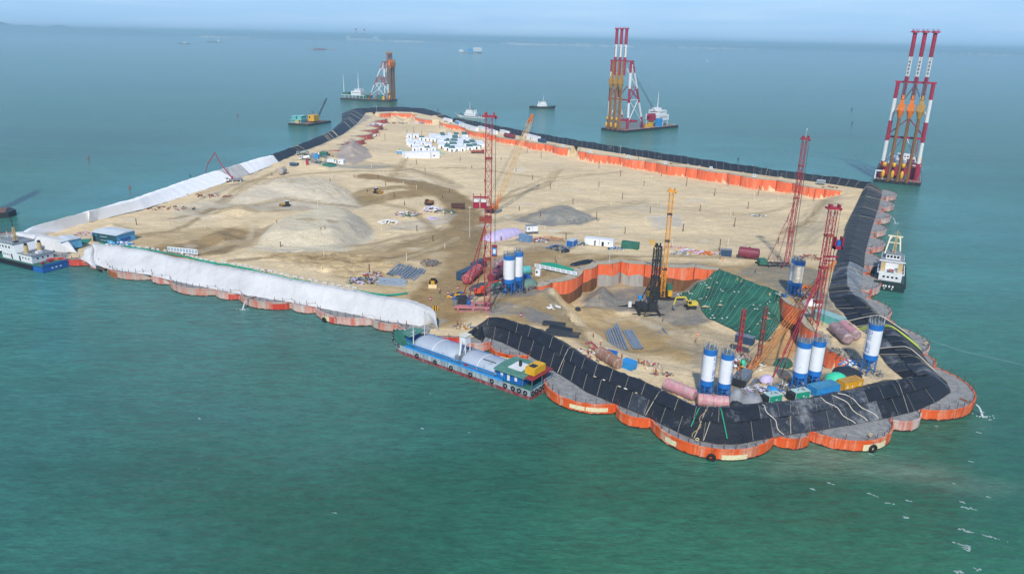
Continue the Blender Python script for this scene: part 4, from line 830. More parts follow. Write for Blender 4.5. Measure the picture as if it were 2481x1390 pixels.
def hull(th, Ln, W, fb, mt, bow=.25, deckm=None, red=None, blunt=.35, sheer=.6, name="hull"):
    """pointed hull along +x, stern at x=0"""
    def ring(z, k, s):
        xb = Ln * (1 - bow); h = W / 2 * s; pts = [(0, -h), (xb * .5, -h), (xb, -h)]
        for a in (.35, .65, .88, 1.0): pts.append((xb + (Ln * k - xb) * a, -h * (1 - a ** (1 / blunt if blunt < 1 else 2))))
        return [Vector((x, y, z + sheer * max(0, (x - xb) / (Ln - xb)) ** 1.5 * (z > 0))) for x, y in pts] + [Vector((x, -y, z + sheer * max(0, (x - xb) / (Ln - xb)) ** 1.5 * (z > 0))) for x, y in pts[::-1][1:]]
    r = [ring(-1.2, .93, .92), ring(1.15 if red else .25, .975, .99), ring(fb, 1, 1)]
    b = B(); b.loft(r[:2], 1 if red else 0, cap=False); b.loft(r[1:], 0, cap=False); b.build(name, [mt, red or mt], th)
    b = B(); d = [p - Vector((0, 0, .12)) for p in r[2]]; b.add(d, [tuple(range(len(d)))]); b.build("deck", deckm or K['deck'], th)
    b = B(); b.line(r[2] + [r[2][0]], .12, 4); b.build("gunwale", mt, th); return r[2]
def fenders(th, pts, n, R=.5, z=None, axf=None):
    for p, q in zip(resample(pts, n)[:-1], resample(pts, n)[1:]):
        d = (q - p).normalized(); nrm = Vector((d.y, -d.x, 0)); b = B(); b.torus((0, 0, 0), R, R * .38, nrm, 10, 5); o = b.build("tyre", m_tyre, th, True); m_ = (p + q) / 2; o.location = (m_.x, m_.y, z if z is not None else p.z)
def mast(th, x, y, z0, z1, mt=None, r=.15, arms=3):
    b = B(); b.cone((x, y, z0), (x, y, z1), r * 1.6, r * .6, 6)
    for k in range(arms): zz = z0 + (z1 - z0) * (.5 + .18 * k); b.bar((x, y - 1.3 + .3 * k, zz), (x, y + 1.3 - .3 * k, zz), .08); b.bar((x - .5, y, zz - .3), (x + .5, y, zz - .3), .06)
    return b.build("mast", mt or K['white'], th)
# ---- the three tall rigs
def banded(th, name, p, q, r, stops, n=10, z0=0):
    """a tube in bands of two paints: one piece per band"""
    p, q = Vector(p), Vector(q)
    for (za, zb, mt) in stops:
        ta = (za - p.z) / (q.z - p.z); tb = (zb - p.z) / (q.z - p.z)
        if tb <= 0 or ta >= 1: continue
        b = B(); b.cone(p.lerp(q, max(0, ta)), p.lerp(q, min(1, tb)), r, r, n); b.build(name, mt, th, n > 8 and False)
def rig(label, o, ang, HM, HF, c1, c2, W=29, Ln=85, ham=(45, 57), bands=None, mr=1.25, masth=True, style=0, sp=6.0, lx=None):
    th = thing("piling_vessel", label, "piling vessel", (o[0], o[1], 0), ang); b = B()
    b.prism([(-W / 2, 0), (W / 2, 0), (W / 2, Ln), (-W / 2, Ln)], -1.5, 2.2); b.build("hull", K['dark'], th)
    part("deck", K['deck'], th, (-W / 2 + .4, W / 2 - .4, .4, Ln - .4, 2.22, 2.35)); fenders(th, [Vector((W / 2 + .1, 1, 1.3)), Vector((W / 2 + .1, Ln - 1, 1.3))], 14, .6); fenders(th, [Vector((-W / 2, -.1, 1.3)), Vector((W / 2, -.1, 1.3))], 7, .6)
    bd = bands or [(2, HF * .21, c1), (HF * .21, HF * .42, c2), (HF * .42, HF * .62, c1), (HF * .62, HF * .84, c2), (HF * .84, HF, c1)]
    lx = lx or W * .44
    for s in (-1, 1):
        banded(th, "front_leg", (s * lx, 8, 2), (s * lx * .95, 7, HF), 1.25 if style == 0 else .8, bd, 10)
        banded(th, "back_leg", (s * lx, 34, 2), (s * lx * .95, 9.5, HF), 1.1 if style == 0 else .8, bd, 10)
    b = B()
    for z in (HF, HF * .46): b.bar((-lx - 1.2, 7, z), (lx + 1.2, 7, z), 1.3)
    b.bar((-lx - 1.2, 9.5, HF), (lx + 1.2, 9.5, HF), 1.1); b.build("crossbeam", c1, th)
    zs = [HF * .14, HF * .46, HF * .64, HF * .98]
    for j in range(3):
        b = B()
        for s in (-1, 1):
            z0, z1 = zs[j], zs[j + 1]; yb = lambda z: 34 - 24.5 * (z / HF)
            b.bar((s * lx, 8, z0), (s * lx * .97, yb(z1), z1), .7); b.bar((s * lx, yb(z0), z0), (s * lx * .97, 7.5, z1), .55); b.bar((s * lx, 8, z1), (s * lx, yb(z1), z1), .6)
            b.bar((s * lx, yb(z0), z0), (0, yb(z1), z1), .6)
        b.build("brace", c2 if j != 1 else c1, th)
    pm = M("mast_marks", '22262a', .8)
    for x in (-sp, 0, sp):
        mz = [(HF * .8 if style == 0 else 3, HF + (HM - HF) * .12, c1), (HF + (HM - HF) * .12, HF + (HM - HF) * .52, c2), (HF + (HM - HF) * .52, HM, c1)]
        if style == 1: mz = [(3, HF * .2, c1), (HF * .2, HF * .45, c2), (HF * .45, HF * .85, K['brown']), (HF * .85, HM, c1)]
        banded(th, "leader", (x, 4.6, mz[0][0]), (x, 4.6, HM), mr, mz, 12)
        b = B(); b.cone((x, 4.6, HM), (x, 4.6, HM + 1.2), 2.4, 2.0, 10); b.bar((x - 3, 4.6, HM + .6), (x + 3, 4.6, HM + .6), .5)
        for a in range(6): b.cone((x + 2 * math.cos(a), 4.6 + 2 * math.sin(a), HM + 1), (x + 2.2 * math.cos(a), 4.6 + 2.2 * math.sin(a), HM + 2.4), .12, .12, 4)
        b.build("mast_head", K['ochre'] if style else c1, th)
        if style == 0:
            b = B()
            for k in range(4):
                zz = HF + (HM - HF) * (.2 + .075 * k); b.box((x, 4.6 - mr - .05, zz), (1.1, .1, .25)); b.box((x, 4.6 - mr - .06, zz - .45), (.9, .1, .2)); b.box((x + .1, 4.6 - mr - .07, zz - .2), (.25, .1, 1.0))
            b.build("painted_mark", pm, th)
        h0, h1 = ham
        b = B(); b.cone((x, 0.6, 1.5), (x, .6, h0), 1.0, 1.0, 12); b.build("sand_pile_tube", K['brown'], th, False)
        b = B(); b.cone((x, .6, h0 - 1), (x, .6, h0 + 4), 1.1, 2.6, 10); b.box((x, .8, h0 + 6), (4.4, 3.6, 4)); b.box((x, .8, h0 + 9.5), (2.4, 2.4, 3)); b.box((x, 1.2, h1 + .6), (1.4, 2, 2.6)); b.bar((x - 2.6, .6, h0 + 7), (x + 2.6, .6, h0 + 7), .5); b.build("vibro_hammer", K['ochre'] if x > 0 or HM > 99 else K['orange'], th)
        b = B(); b.bar((x, 1.6, h1), (x, 4, HM), .12); b.bar((x + .6, 1.6, h1), (x + .6, 4, HM), .12); b.build("hoist_wire", K['rope'], th)
        b = B(); b.lattice((x, 2.6, 3), (x, 2.6, HF), 1.6, bays=int(HF / 3), rc=.11, rl=.07); b.build("ladder_frame", K['ochre'] if style == 0 and HM > 99 else K['steel'], th)
        b = B(); b.ball((x - 3.6, 1.2, 6.2), (1.2, 1.2, 3), 10, 6); b.cone((x - 3.6, 2.4, 11), (x - 3.6, 2.4, 14), 1.3, 1.3, 10); b.build("hopper", K['yellow'], th, True)
    return th, W, Ln
def glyph(b, x, y, z, s): pass
th, W, Ln = rig("red and white three masted rig barge off the far right corner of the island", (265.5, 504.5), R_(-27.5), 98, 67, K['red'], K['white'], sp=5.8, lx=11)
part("winch_house", K['red'], th, (-12, 12, 14, 24, 2.3, 10), (4, 13.5, 26, 44, 2.3, 12)); part("accommodation", K['white'], th, (-8, 12, 46, 66, 2.3, 8.5), (-6, 10, 48, 64, 8.7, 11.4), (-3, 8, 50, 60, 11.6, 14))
windows(th, -7, 11, 10, 45.9, 10, 1, .8); windows(th, -2, 7, 5, 49.9, 12.9, 1, .9); mast(th, 9, 58, 14, 26, K['red'], .3)
part("gate_frame", K['white'], th, (-14.4, -13.6, 1, 2, 2.3, 8), (-9.6, -9, 1, 2, 2.3, 8), (-14.4, -9, 1, 2, 7.6, 8.4)); part("engine_box", K['yellow'], th, (9, 13, 30, 36, 12, 15.5)); part("tool_box", K['sky'], th, (10, 14, 40, 44, 2.3, 6))
rails(th, [Vector((-14, .8, 2.3)), Vector((14, .8, 2.3)), Vector((14, 80, 2.3))]); part("bollard_row", K['red'], th, *[(k, k + .8, 3, 4, 2.3, 3.6) for k in range(3, 14, 2)])
part("winch", K['steel'], th, *[(x - 1.5, x + 1.5, 10, 13, 2.3, 5) for x in (-11, -4, 4, 11)]); part("upper_walkway", K['white'], th, (-13, 13, 24.2, 25.4, 10.1, 10.5), (-13, 13, 24.2, 25.4, 12.5, 12.7)); rails(th, [Vector((-13, 25.4, 10.5)), Vector((13, 25.4, 10.5))])
th, W, Ln = rig("tallest red and white rig barge with pale deckhouse, beyond the long black embankment", (102, 779), R_(-47), 100, 70, K['red'], K['white'], W=31, Ln=94, ham=(44, 56), mr=1.5, sp=6.2, lx=13)
part("accommodation", K['white'], th, (-9, 9, 66, 84, 8, 14), (-7, 7, 68, 82, 14.2, 18.5), (-4, 4, 70, 76, 18.6, 21)); part("stilts", K['white'], th, *[(x - .3, x + .3, y - .3, y + .3, 2.3, 8) for x in (-8, 8) for y in (67, 75, 83)]); windows(th, -6, 6, 7, 67.9, 16.8, 1, 1); windows(th, 67, 81, 7, 9.05, 11.5, 1, 1, 'y'); windows(th, 69, 81, 6, 7.05, 16.5, 1, 1, 'y'); mast(th, 0, 74, 21, 37, K['white'], .35, 4)
part("crane_house", K['red'], th, (3, 10, 52, 59, 9, 14), (5, 8, 50, 61, 13, 16)); part("crane_column", K['yellow'], th, (4.5, 8.5, 53.5, 57.5, 2.3, 9)); part("storage_tank", K['sky'], th, (9, 14, 60, 66, 2.3, 11)); part("engine_house", K['grey'], th, (-9, 12, 14, 30, 2.3, 9), (-6, 8, 31, 44, 2.3, 7)); part("roof_red", K['red'], th, (-8, 10, 20, 28, 9, 11)); part("winch", K['yellow'], th, (9, 13, 42, 46, 2.3, 6))
rails(th, [Vector((15, 1, 2.3)), Vector((15, 90, 2.3)), Vector((-15, 92, 2.3))]); b = B()
for k in range(5): b.bar((2 + k, 10, 70), (0 + k * .5, 74, 12), .1)
b.build("stay_wire", K['rope'], th)
rl = M("leg_redbrown", 'a8503e', .6, .3, .6)
th, W, Ln = rig("shorter rig barge with rusty brown tubes and green deck huts, off the far left end", (-179, 1093), R_(72), 66, 54, rl, K['white'], W=24, Ln=80, ham=(46, 54), mr=1.0, style=1, sp=6)
part("deck_hut", K['green'], th, (-8, 8, 38, 54, 2.3, 7), (-8, 2, 68, 78, 5.5, 10)); part("accommodation", K['white'], th, (-8, 8, 48, 64, 7, 12), (-6, 6, 50, 60, 12.2, 15)); windows(th, 48, 62, 7, -8.05, 10, 1, 1, 'y'); windows(th, 50, 60, 5, -6.05, 14, 1, .8, 'y')
mast(th, 0, 56, 15, 38, K['white'], .4, 1); mast(th, -2, 79, 2.3, 34, K['white'], .45, 0); part("winch", K['yellow'], th, (-11, -7, 8, 12, 2.3, 7)); rails(th, [Vector((-11.5, 22, 2.3)), Vector((-11.5, 79, 2.3))]); part("tank", K['green'], th, (-8, -4, 14, 22, 2.3, 8)); part("walkway", K['white'], th, (-11.5, -11, 40, 78, 6.6, 7.2), *[(-11.5, -11, y, y + .4, 2.3, 6.6) for y in range(42, 78, 6)])
# ---- cement cargo ship moored at the front
A0, A1, A2 = P(1290, 972), P(1333, 935), P(965, 855); c = (A0 + A1) / 2; d = (A2 - A0).normalized(); ang = math.atan2(d.y, d.x); c = c + Vector((d.y, -d.x, 0)) * 0
th = thing("cargo_ship", "long blue and white cargo ship with grey rounded hold covers moored below the black embankment", "ship", (c.x, c.y, 0), ang)
W = 10.6; m_hull = M("hull_white_worn", 'a9b4b6', .6, .3, .5, dirt='6f7f80', dirtamt=.5, streak=True); m_red = M("hull_red_worn", '8e3a40', .7, .3, .4, dirt='a08080', dirtamt=.45, streak=True); m_cov = M("hold_cover", 'a6b0b9', .6, .08, .4, dirt='7a848c', dirtamt=.25)
top = hull(th, 54.5, W, 2.7, m_hull, .14, K['green'], m_red, blunt=.4, sheer=1.6)
for s in (-1, 1): part("side_rail", K['sky'], th, (9, 45, s * 5.2 - .14, s * 5.2 + .14, 2.55, 3.35)); b = B(); [b.bar((x * .9 + 9, s * 4.5, 2.8), (x * .9 + 9, s * 4.5, 4.0), .12) for x in range(40)]; b.bar((9, s * 4.5, 4), (45, s * 4.5, 4), .16); b.bar((9, s * 4.5, 3.4), (45, s * 4.5, 3.4), .1); b.build("blue_railing", K['sky'], th)
def vault(x0, x1, nm_="hold_cover"):
    b = B(); n = 12; m2 = 10; vs = []
    for j in range(m2 + 1):
        x = x0 + (x1 - x0) * j / m2; e = min(1, min(j, m2 - j) / .8 + .75)
        for i in range(n + 1): a = math.pi * i / n; vs.append((x, math.cos(a) * 4.0 * e, 2.8 + (math.sin(a) ** .75) * 2.7 * e))
    b.add(vs, [(j * (n + 1) + i, (j + 1) * (n + 1) + i, (j + 1) * (n + 1) + i + 1, j * (n + 1) + i + 1) for j in range(m2) for i in range(n)] + [tuple(range(n + 1)), tuple(range(m2 * (n + 1), (m2 + 1) * (n + 1)))[::-1]]); b.build(nm_, m_cov, th, True)
    for xx in (x0 + (x1 - x0) * .5,):
        b = B(); b.line([Vector((xx, math.cos(math.pi * i / 12) * 4.05, 2.85 + math.sin(math.pi * i / 12) ** .75 * 2.73)) for i in range(13)], .12, 4); b.build("cover_rib", K['white'], th)
vault(12.2, 25.6); vault(27.2, 43.6); part("hatch_step", K['grey'], th, (25.7, 27.1, -3.6, 3.6, 2.7, 4.6))
b = B(); b.box((26.4, 0, 8.6), (2.2, 2.2, 2.2)); [b.bar((26.4 + sx, sy, 4.6), (26.4 + sx, sy, 7.6), .2) for sx in (-1, 1) for sy in (-1, 1)]; b.build("loading_tower", K['white'], th); part("tower_roof", M("paint_cream", 'd8d2bd', .5, .1), th, (25.1, 27.7, -1.4, 1.4, 9.7, 9.95)); b = B(); b.line([Vector((26.4, 1.6, 8.6)), Vector((26.4, 2.2, 5)), Vector((26.4, 3.6, 3))], .28, 6); b.build("loading_pipe", K['white'], th)
part("bridge_wall", K['blue'], th, (3.2, 11.8, -4.3, 4.3, 2.7, 5.3)); b = B(); b.prism([(2.2, -5), (12.4, -5), (12.9, 0), (12.4, 5), (2.2, 5)], 5.3, 5.75, taper=.98); b.build("bridge_roof", M("roof_green", '4f8271', .7, .2, .6, dirt='8f958c'), th)
part("roof_deck", K['white'], th, (5, 9.4, -2.2, 2.4, 5.76, 5.95)); part("funnel", K['dark'], th, (6.8, 7.4, -.3, .3, 5.9, 7.6)); 
for x in (5, 7.4, 9.6): part("door" if x == 7.4 else "window", K['white'], th, (x, x + .8, 4.3, 4.36, 3.1 if x == 7.4 else 3.6, 4.8))
part("yellow_box", K['yellow'], th, (.6, 3.6, -2.4, 2.8, 5.9, 7.8)); part("yellow_box_top", K['dark'], th, (1.2, 3, .2, 2, 7.8, 7.95)); part("stern_canopy", M("canopy_red", '8c2a34', .7, .2, .8), th, (-.3, 3.1, -4.8, 4.8, 5.5, 5.7)); b = B(); [b.bar((x, y, 2.7), (x, y, 5.5), .14) for x in (0, 2.9) for y in (-4.6, 0, 4.6)]; b.build("canopy_post", K['steel'], th); rails(th, [Vector((.1, -5, 2.7)), Vector((.1, 5, 2.7))], 1.0, 1.2, K['sky'])
part("bow_house", K['blue'], th, (45.4, 47.8, -1.8, 1.8, 2.8, 5.2)); b = B(); b.prism([(44.6, -3.6), (48.6, -2.6), (49.2, 0), (48.6, 2.6), (44.6, 3.6)], 5.3, 5.6); b.build("bow_roof", MATS["roof_green"], th); mast(th, 44.2, 2.4, 2.8, 9, K['white'], .12, 2); mast(th, 44.2, -2.4, 2.8, 8, K['white'], .1, 1)
fenders(th, [p + Vector((0, .0, -.4)) for p in top if p.x > 40], 12, .5); fenders(th, [Vector((.0, -5, 1.7)), Vector((0, 5, 1.7))][::1], 6, .55); 
for x in (1.5, 3.5, 5.5, 8, 12.5, 20, 27, 33, 40):
    b = B(); b.torus((x, W / 2 + .15, 1.9 if x < 13 else 1.5), .5, .19, (0, 1, 0), 12, 6); b.build("tyre", m_tyre, th, True)
b = B(); b.line([Vector((20, 5.25, 2.0)), Vector((32, 5.25, 2.0))], .05, 4); b.line([Vector((8, 5.25, 2.3)), Vector((18, 5.25, 2.3))], .05, 4); b.build("rubbing_line", K['green'], th); part("deck_bench", K['green'], th, (21, 24, 4.6, 5.1, 2.8, 3.3), (12.5, 16, 4.6, 5.1, 2.8, 3.1)); part("hatch_mark", K['dark'], th, (14, 18.4, 1.6, 1.8, 5.2, 5.45)); part("deck_bag", K['red'], th, (22, 22.8, 4.4, 5, 3.3, 3.7), (19, 19.6, 4.4, 5, 2.8, 3.3))
# ---- tugs
def tug(label, o, ang, Ln=40, W=10, hm=None, house=None, stern=None, kind=0, hs=1.0):
    th = thing("tugboat", label, "tugboat", (o[0], o[1], 0), ang); top = hull(th, Ln, W, 2.4, hm or K['dark'], .3, K['green'], None, blunt=.45, sheer=1.3)
    hw = W * .36; x0 = Ln * .3
    part("house", K['white'], th, (x0, x0 + Ln * .36, -hw, hw, 2.4, 5.2)); part("upper_house", K['white'], th, (x0 + Ln * .1, x0 + Ln * .33, -hw * .8, hw * .8, 5.3, 7.8)); part("wheelhouse", K['white'], th, (x0 + Ln * .16, x0 + Ln * .3, -hw * .6, hw * .6, 7.9, 10.2)); part("top_deck", K['grey'], th, (x0 + Ln * .15, x0 + Ln * .31, -hw * .7, hw * .7, 10.21, 10.4))
    windows(th, x0 + 1, x0 + Ln * .35, 6, hw + .03, 4.1); windows(th, x0 + 1, x0 + Ln * .35, 6, -hw - .03, 4.1); windows(th, x0 + Ln * .17, x0 + Ln * .29, 4, hw * .6 + .03, 9.3, .9, .9); windows(th, x0 + Ln * .17, x0 + Ln * .29, 4, -hw * .6 - .03, 9.3, .9, .9)
    for s in (-1, 1): b = B(); b.cone((x0 + 2, s * hw * .6, 5.2), (x0 + 1.7, s * hw * .6, 9), .7, .6, 8); b.build("funnel", K['buff'] if kind else K['white'], th); fenders(th, [Vector((1, s * (W / 2 + .1), 1.5)), Vector((Ln * .72, s * (W / 2 + .1), 1.5))][::s], 12, .5)
    mast(th, x0 + Ln * .22, 0, 10.3, 17, K['white'], .2, 3); rails(th, [Vector((1, -W / 2 + .4, 2.4)), Vector((1, W / 2 - .4, 2.4))]); part("winch", K['steel'], th, (Ln * .18, Ln * .24, -1.5, 1.5, 2.4, 4)); part("bow_bitt", K['dark'], th, (Ln * .8, Ln * .82, -1, 1, 2.8, 4)); return th
q = P(1283, 262); tug("black hulled tug with white house, alone on the sea beyond the crane boom", (q.x, q.y + 5), R_(-6), 36, 9)
q = P(1172, 290); tug("white tug half hidden behind the far black embankment", (q.x + 2, q.y + 14), R_(158), 40, 10, M("hull_pale", 'c9cfd2', .5, .15))
# left corner tug, built larger and in more detail
th = thing("tugboat", "large tug with blue stern, black tyres and twin buff funnels at the left corner", "tugboat", (-179.6, 273.4, 0), R_(154)); top = hull(th, 46, 11, 2.2, M("hull_blue_black", '16293f', .55, .3, .8), .3, K['green'], None, blunt=.5)
part("stern_plate", K['blue'], th, (-.06, 0, -5.5, 5.5, .1, 2.3)); part("stern_side", K['blue'], th, (0, 6, 5.5, 5.56, .1, 2.25)); fenders(th, [Vector((6, 5.7, 1.5)), Vector((34, 5.7, 1.5))][::-1], 22, .55); fenders(th, [Vector((6, -5.7, 1.5)), Vector((30, -5.7, 1.5))], 16, .55)
part("bulwark", K['blue'], th, (.1, .3, -5.3, 5.3, 2.2, 3.1)); b = B(); b.prism([(8, -4.2), (27, -4.2), (27, 4.2), (8, 4.2)], 2.2, 5.2); b.build("house", K['white'], th); b = B(); b.add([(17, y, 5.2) for y in (-4.2, 4.2)] + [(27, y, 5.2) for y in (-4.2, 4.2)] + [(19, y, 8.4) for y in (-4.2, 4.2)] + [(30.5, y, 8.4) for y in (-4.2, 4.2)], [(0, 1, 3, 2), (4, 6, 7, 5), (0, 4, 5, 1), (2, 3, 7, 6), (0, 2, 6, 4), (1, 5, 7, 3)]); b.build("upper_house", K['white'], th)
part("roof", K['grey'], th, (18.6, 30.8, -4.5, 4.5, 8.42, 8.6)); part("aft_roof", K['grey'], th, (7.6, 17, -4.4, 4.4, 5.22, 5.35)); windows(th, 9, 16.5, 4, 4.24, 3.9, .6, .6); windows(th, 20.5, 28.5, 4, 4.24, 7.0, .8, .9); part("door", K['glass'], th, (15.2, 16, 4.2, 4.26, 2.4, 4.4), (20.4, 21.2, 4.2, 4.26, 2.4, 4.4)); windows(th, 21.8, 26.5, 4, 4.24, 3.9, .5, .5); windows(th, -3, 3, 3, 7.96, 3.9, .6, .6, 'y')
for s in (-1, 1): b = B(); b.cone((13.5, s * 2.6, 5.3), (13.2, s * 2.6, 8.6), .85, .75, 10); b.build("funnel", K['buff'], th); b = B(); b.cone((13.2, s * 2.6, 8.6), (13.2, s * 2.6, 9.4), .6, .6, 8); b.build("funnel_top", K['dark'], th)
b = B(); b.lattice((24, 0, 8.6), (24, 0, 14), 1.1, .4, bays=4, rc=.09, rl=.05); b.build("mast", K['buff'], th); mast(th, 24, 0, 14, 19, K['dark'], .12, 3); rails(th, [Vector((19, 4.4, 8.6)), Vector((30.5, 4.4, 8.6)), Vector((30.5, -4.4, 8.6)), Vector((19, -4.4, 8.6))], .9); part("deck_gear", K['red'], th, (5, 7, -2, -.6, 2.2, 3), (4, 4.8, 2, 3, 2.2, 3.1)); part("roof_unit", K['dark'], th, (20, 21, 1, 2.6, 8.6, 9.1), (26, 27.5, -2, -1, 8.6, 9.3)); rails(th, [Vector((8, 4.3, 5.35)), Vector((16.5, 4.3, 5.35))], .9, 1.8); part("life_raft", K['white'], th, (9, 10.5, -1, 1, 5.35, 6.2))
for z in (1.3,):
    b = B(); [b.box((-.1, y, z), (.05, .7, .5)) for y in (-1.5, .2, 1.8)]; b.build("stern_lettering", K['white'], th)
# right tug seen from its stern
th = thing("tugboat", "dark green tug with a cream gantry at its bow, moored outside the right embankment", "tugboat", (146.6, 269.8, 0), R_(63)); W = 11; m_dg = M("hull_dark_green", '14302e', .6, .3, .7, dirt='3a4a48')
top = hull(th, 42, W, 2.6, m_dg, .2, M("deck_dark", '2f4c4c', .7, .3), None, blunt=.45); part("stern_bulwark", m_dg, th, (0, .25, -5.4, 5.4, 2.6, 3.6)); b = B(); [b.box((-.05, y, 1.9), (.06, .55, .8)) for y in (-1.4, -.2, 1.0, 1.8)]; [b.box((-.05, y, .9), (.06, .4, .4)) for y in (-1.2, 1.4)]; b.build("stern_lettering", K['white'], th)
part("house", K['white'], th, (5, 21, -4, 4, 2.6, 5.4)); part("deck_frame", K['white'], th, (5, 5.3, -4.8, 4.8, 5.4, 5.9), (13, 13.3, -4.6, 4.6, 8.2, 8.7), (5, 20, -4.8, -4.5, 5.4, 5.8), (5, 20, 4.5, 4.8, 5.4, 5.8)); part("upper_house", K['white'], th, (13.5, 24, -3.8, 3.8, 5.4, 8.4)); part("roof", K['grey'], th, (13.3, 24.2, -4.2, 4.2, 8.42, 8.6)); part("wheelhouse", K['white'], th, (16, 22, -2.6, 2.6, 8.6, 10.6)); part("wheelhouse_roof", K['grey'], th, (15.8, 22.2, -2.8, 2.8, 10.61, 10.75)); windows(th, -2.4, 2.4, 4, 15.96, 9.7, .8, .9, 'y'); windows(th, -3, 3, 4, 4.96, 4.2, .8, .7, 'y')
for s in (-1, 1): b = B(); b.box((9.5, s * 3.0, 7), (2.4, 1.5, 3.2)); b.build("funnel", K['buff'], th); fenders(th, [Vector((2, s * 5.7, 1.6)), Vector((32, s * 5.7, 1.6))][::s], 13, .55)
part("deck_boat", K['red'], th, (8, 10, -.8, .8, 5.4, 6.2)); part("hatch", K['green'], th, (6, 11, -1, 1.4, 5.42, 5.6)); b = B(); b.lattice((19, 0, 10.7), (19, 0, 17), 1.2, .5, bays=5, rc=.1, rl=.06); b.build("mast", K['buff'], th); mast(th, 19, 0, 17, 20, K['buff'], .12, 2); rails(th, [Vector((5.3, 4.6, 5.9)), Vector((5.3, -4.6, 5.9))], 1.0); rails(th, [Vector((14, 4.1, 8.6)), Vector((23, 4.1, 8.6)), Vector((23, -4.1, 8.6)), Vector((14, -4.1, 8.6)), Vector((14, 4.1, 8.6))], .9)
b = B(); zt = 13.2
for s in (-1, 1): b.bar((35, s * 3.0, 5.5), (38, s * 1.8, zt), .5); b.bar((38, s * 1.0, zt), (37.6, s * 1.9, zt - 1.3), .35)
b.bar((38, -2.8, zt), (38, 2.8, zt), .6); b.bar((37, -2.2, 10.6), (37, 2.2, 10.6), .45); b.build("gantry", M('gantry_cream', 'ddd3b0', .5, .1), th); b = B()
for s in (-1, 1): b.bar((34, s * 3.4, 2.6), (35, s * 3.0, 5.5), .5)
b.build("gantry_foot", K['red'], th)
# ---- crane barge
th = thing("crane_barge", "small crane barge with mint cabins and a yellow crane, left of the island's far end", "crane barge", (-226, 770, 0), R_(-18)); W = 22
b = B(); b.prism([(-12, 0), (12, 0), (14, 40), (-14, 40)], -1, 1.8); b.build("hull", K['dark'], th); part("deck", K['deck'], th, (-11.5, 11.5, .5, 39, 1.82, 1.95)); part("cabin", K['mint'], th, (-11, 1, 4, 14, 2, 5), (-10, -5, 4, 12, 5.6, 8.4), (-4, 1, 5, 14, 5.6, 9)); part("cabin_roof", M("roof_mint", '8fd0cf', .6, .15), th, (-10.4, -4.6, 3.6, 12.4, 8.4, 8.7), (-4.4, 1.4, 4.6, 14.4, 9, 9.3), (-11.5, 1.5, 3.4, 14.5, 5.1, 5.4)); windows(th, -10, 0, 6, 3.96, 3.8, .8, .8); part("crane_house", K['yellow'], th, (3, 10, 14, 24, 3.4, 9.5)); windows(th, 3.5, 6, 1, 13.95, 7.5, 1.6, 1.6); b = B(); b.cone((6.5, 19, 2), (6.5, 19, 3.4), 2.6, 2.6, 12); b.build("crane_ring", K['dark'], th)
b = B(); b.lattice((8, 24, 6), (16, 31, 26), 1.5, .9, bays=12, rc=.14, rl=.08); b.build("boom", K['dark'], th); b = B(); b.bar((3.6, 15, 9.5), (16, 31, 26), .1); b.bar((6, 15, 9.5), (16, 31, 26), .1); b.bar((5, 22, 9.5), (4.6, 18, 15), .3); b.build("stay_wire", K['rope'], th); b = B(); b.prism([(-4, 1), (0, 1), (0, 3), (-4, 3)], 2, 5.4); b.build("truck_cab", K['buff'], th); fenders(th, [Vector((12.2, 1, 1)), Vector((13.8, 38, 1))], 6, .6)
rails(th, [Vector((-11.5, 1, 2)), Vector((11.5, 1, 2))])
# ---- distant vessels
def freighter(label, px, py, L_px, flip_=1, hullm=None, housem=None, prof=0, extra=None, hsc=1.0, z=0):
    q = P(px, py); s = L_px * mpp(q) / 40; th = thing("far_vessel", label, "vessel", (q.x, q.y, 0), 0 if flip_ > 0 else math.pi); Ln, W = 40 * s, 9 * s
    b = B(); rr = []
    for zz, k in ((-.5, .92), (1.8 * s, 1)):
        rr.append([Vector((x * Ln * k, y * W / 2, zz)) for x, y in ((-.5, -1), (.3, -1), (.5, 0), (.3, 1), (-.5, 1))])
    b.loft(rr); b.build("hull", hullm or K['dark'], th)
    hm = housem or K['white']
    if prof == 0: part("house", hm, th, (-.1 * Ln, .12 * Ln, -W * .3, W * .3, 1.8 * s, 4.6 * s), (-.02 * Ln, .09 * Ln, -W * .25, W * .25, 4.6 * s, 7 * s)); b = B(); b.cone((.02 * Ln, 0, 7 * s), (.02 * Ln, 0, 11 * s), .3 * s, .2 * s, 5); b.build("mast", hm, th)
    elif prof == 1: part("house", hm, th, (-.46 * Ln, -.3 * Ln, -W * .35, W * .35, 1.8 * s, 7 * s)); part("hold", K['grey'], th, (-.25 * Ln, .35 * Ln, -W * .3, W * .3, 1.8 * s, 2.8 * s))
    elif prof == 2: part("cargo", housem or K['grey'], th, (-.4 * Ln, .3 * Ln, -W * .35, W * .35, 1.8 * s, 3 * s)); part("house", K['white'], th, (.3 * Ln, .4 * Ln, -W * .3, W * .3, 1.8 * s, 5 * s))
    if extra: extra(th, Ln, W, s)
    return th
freighter("small dark ship under the horizon, farthest left", 85, 77, 18, 1, prof=1); freighter("white trawler shaped boat near the left of the horizon", 274, 81, 14, 1, K['white']); freighter("flat dark barge on the horizon between two small white boats", 411, 86, 22, 1, prof=2)
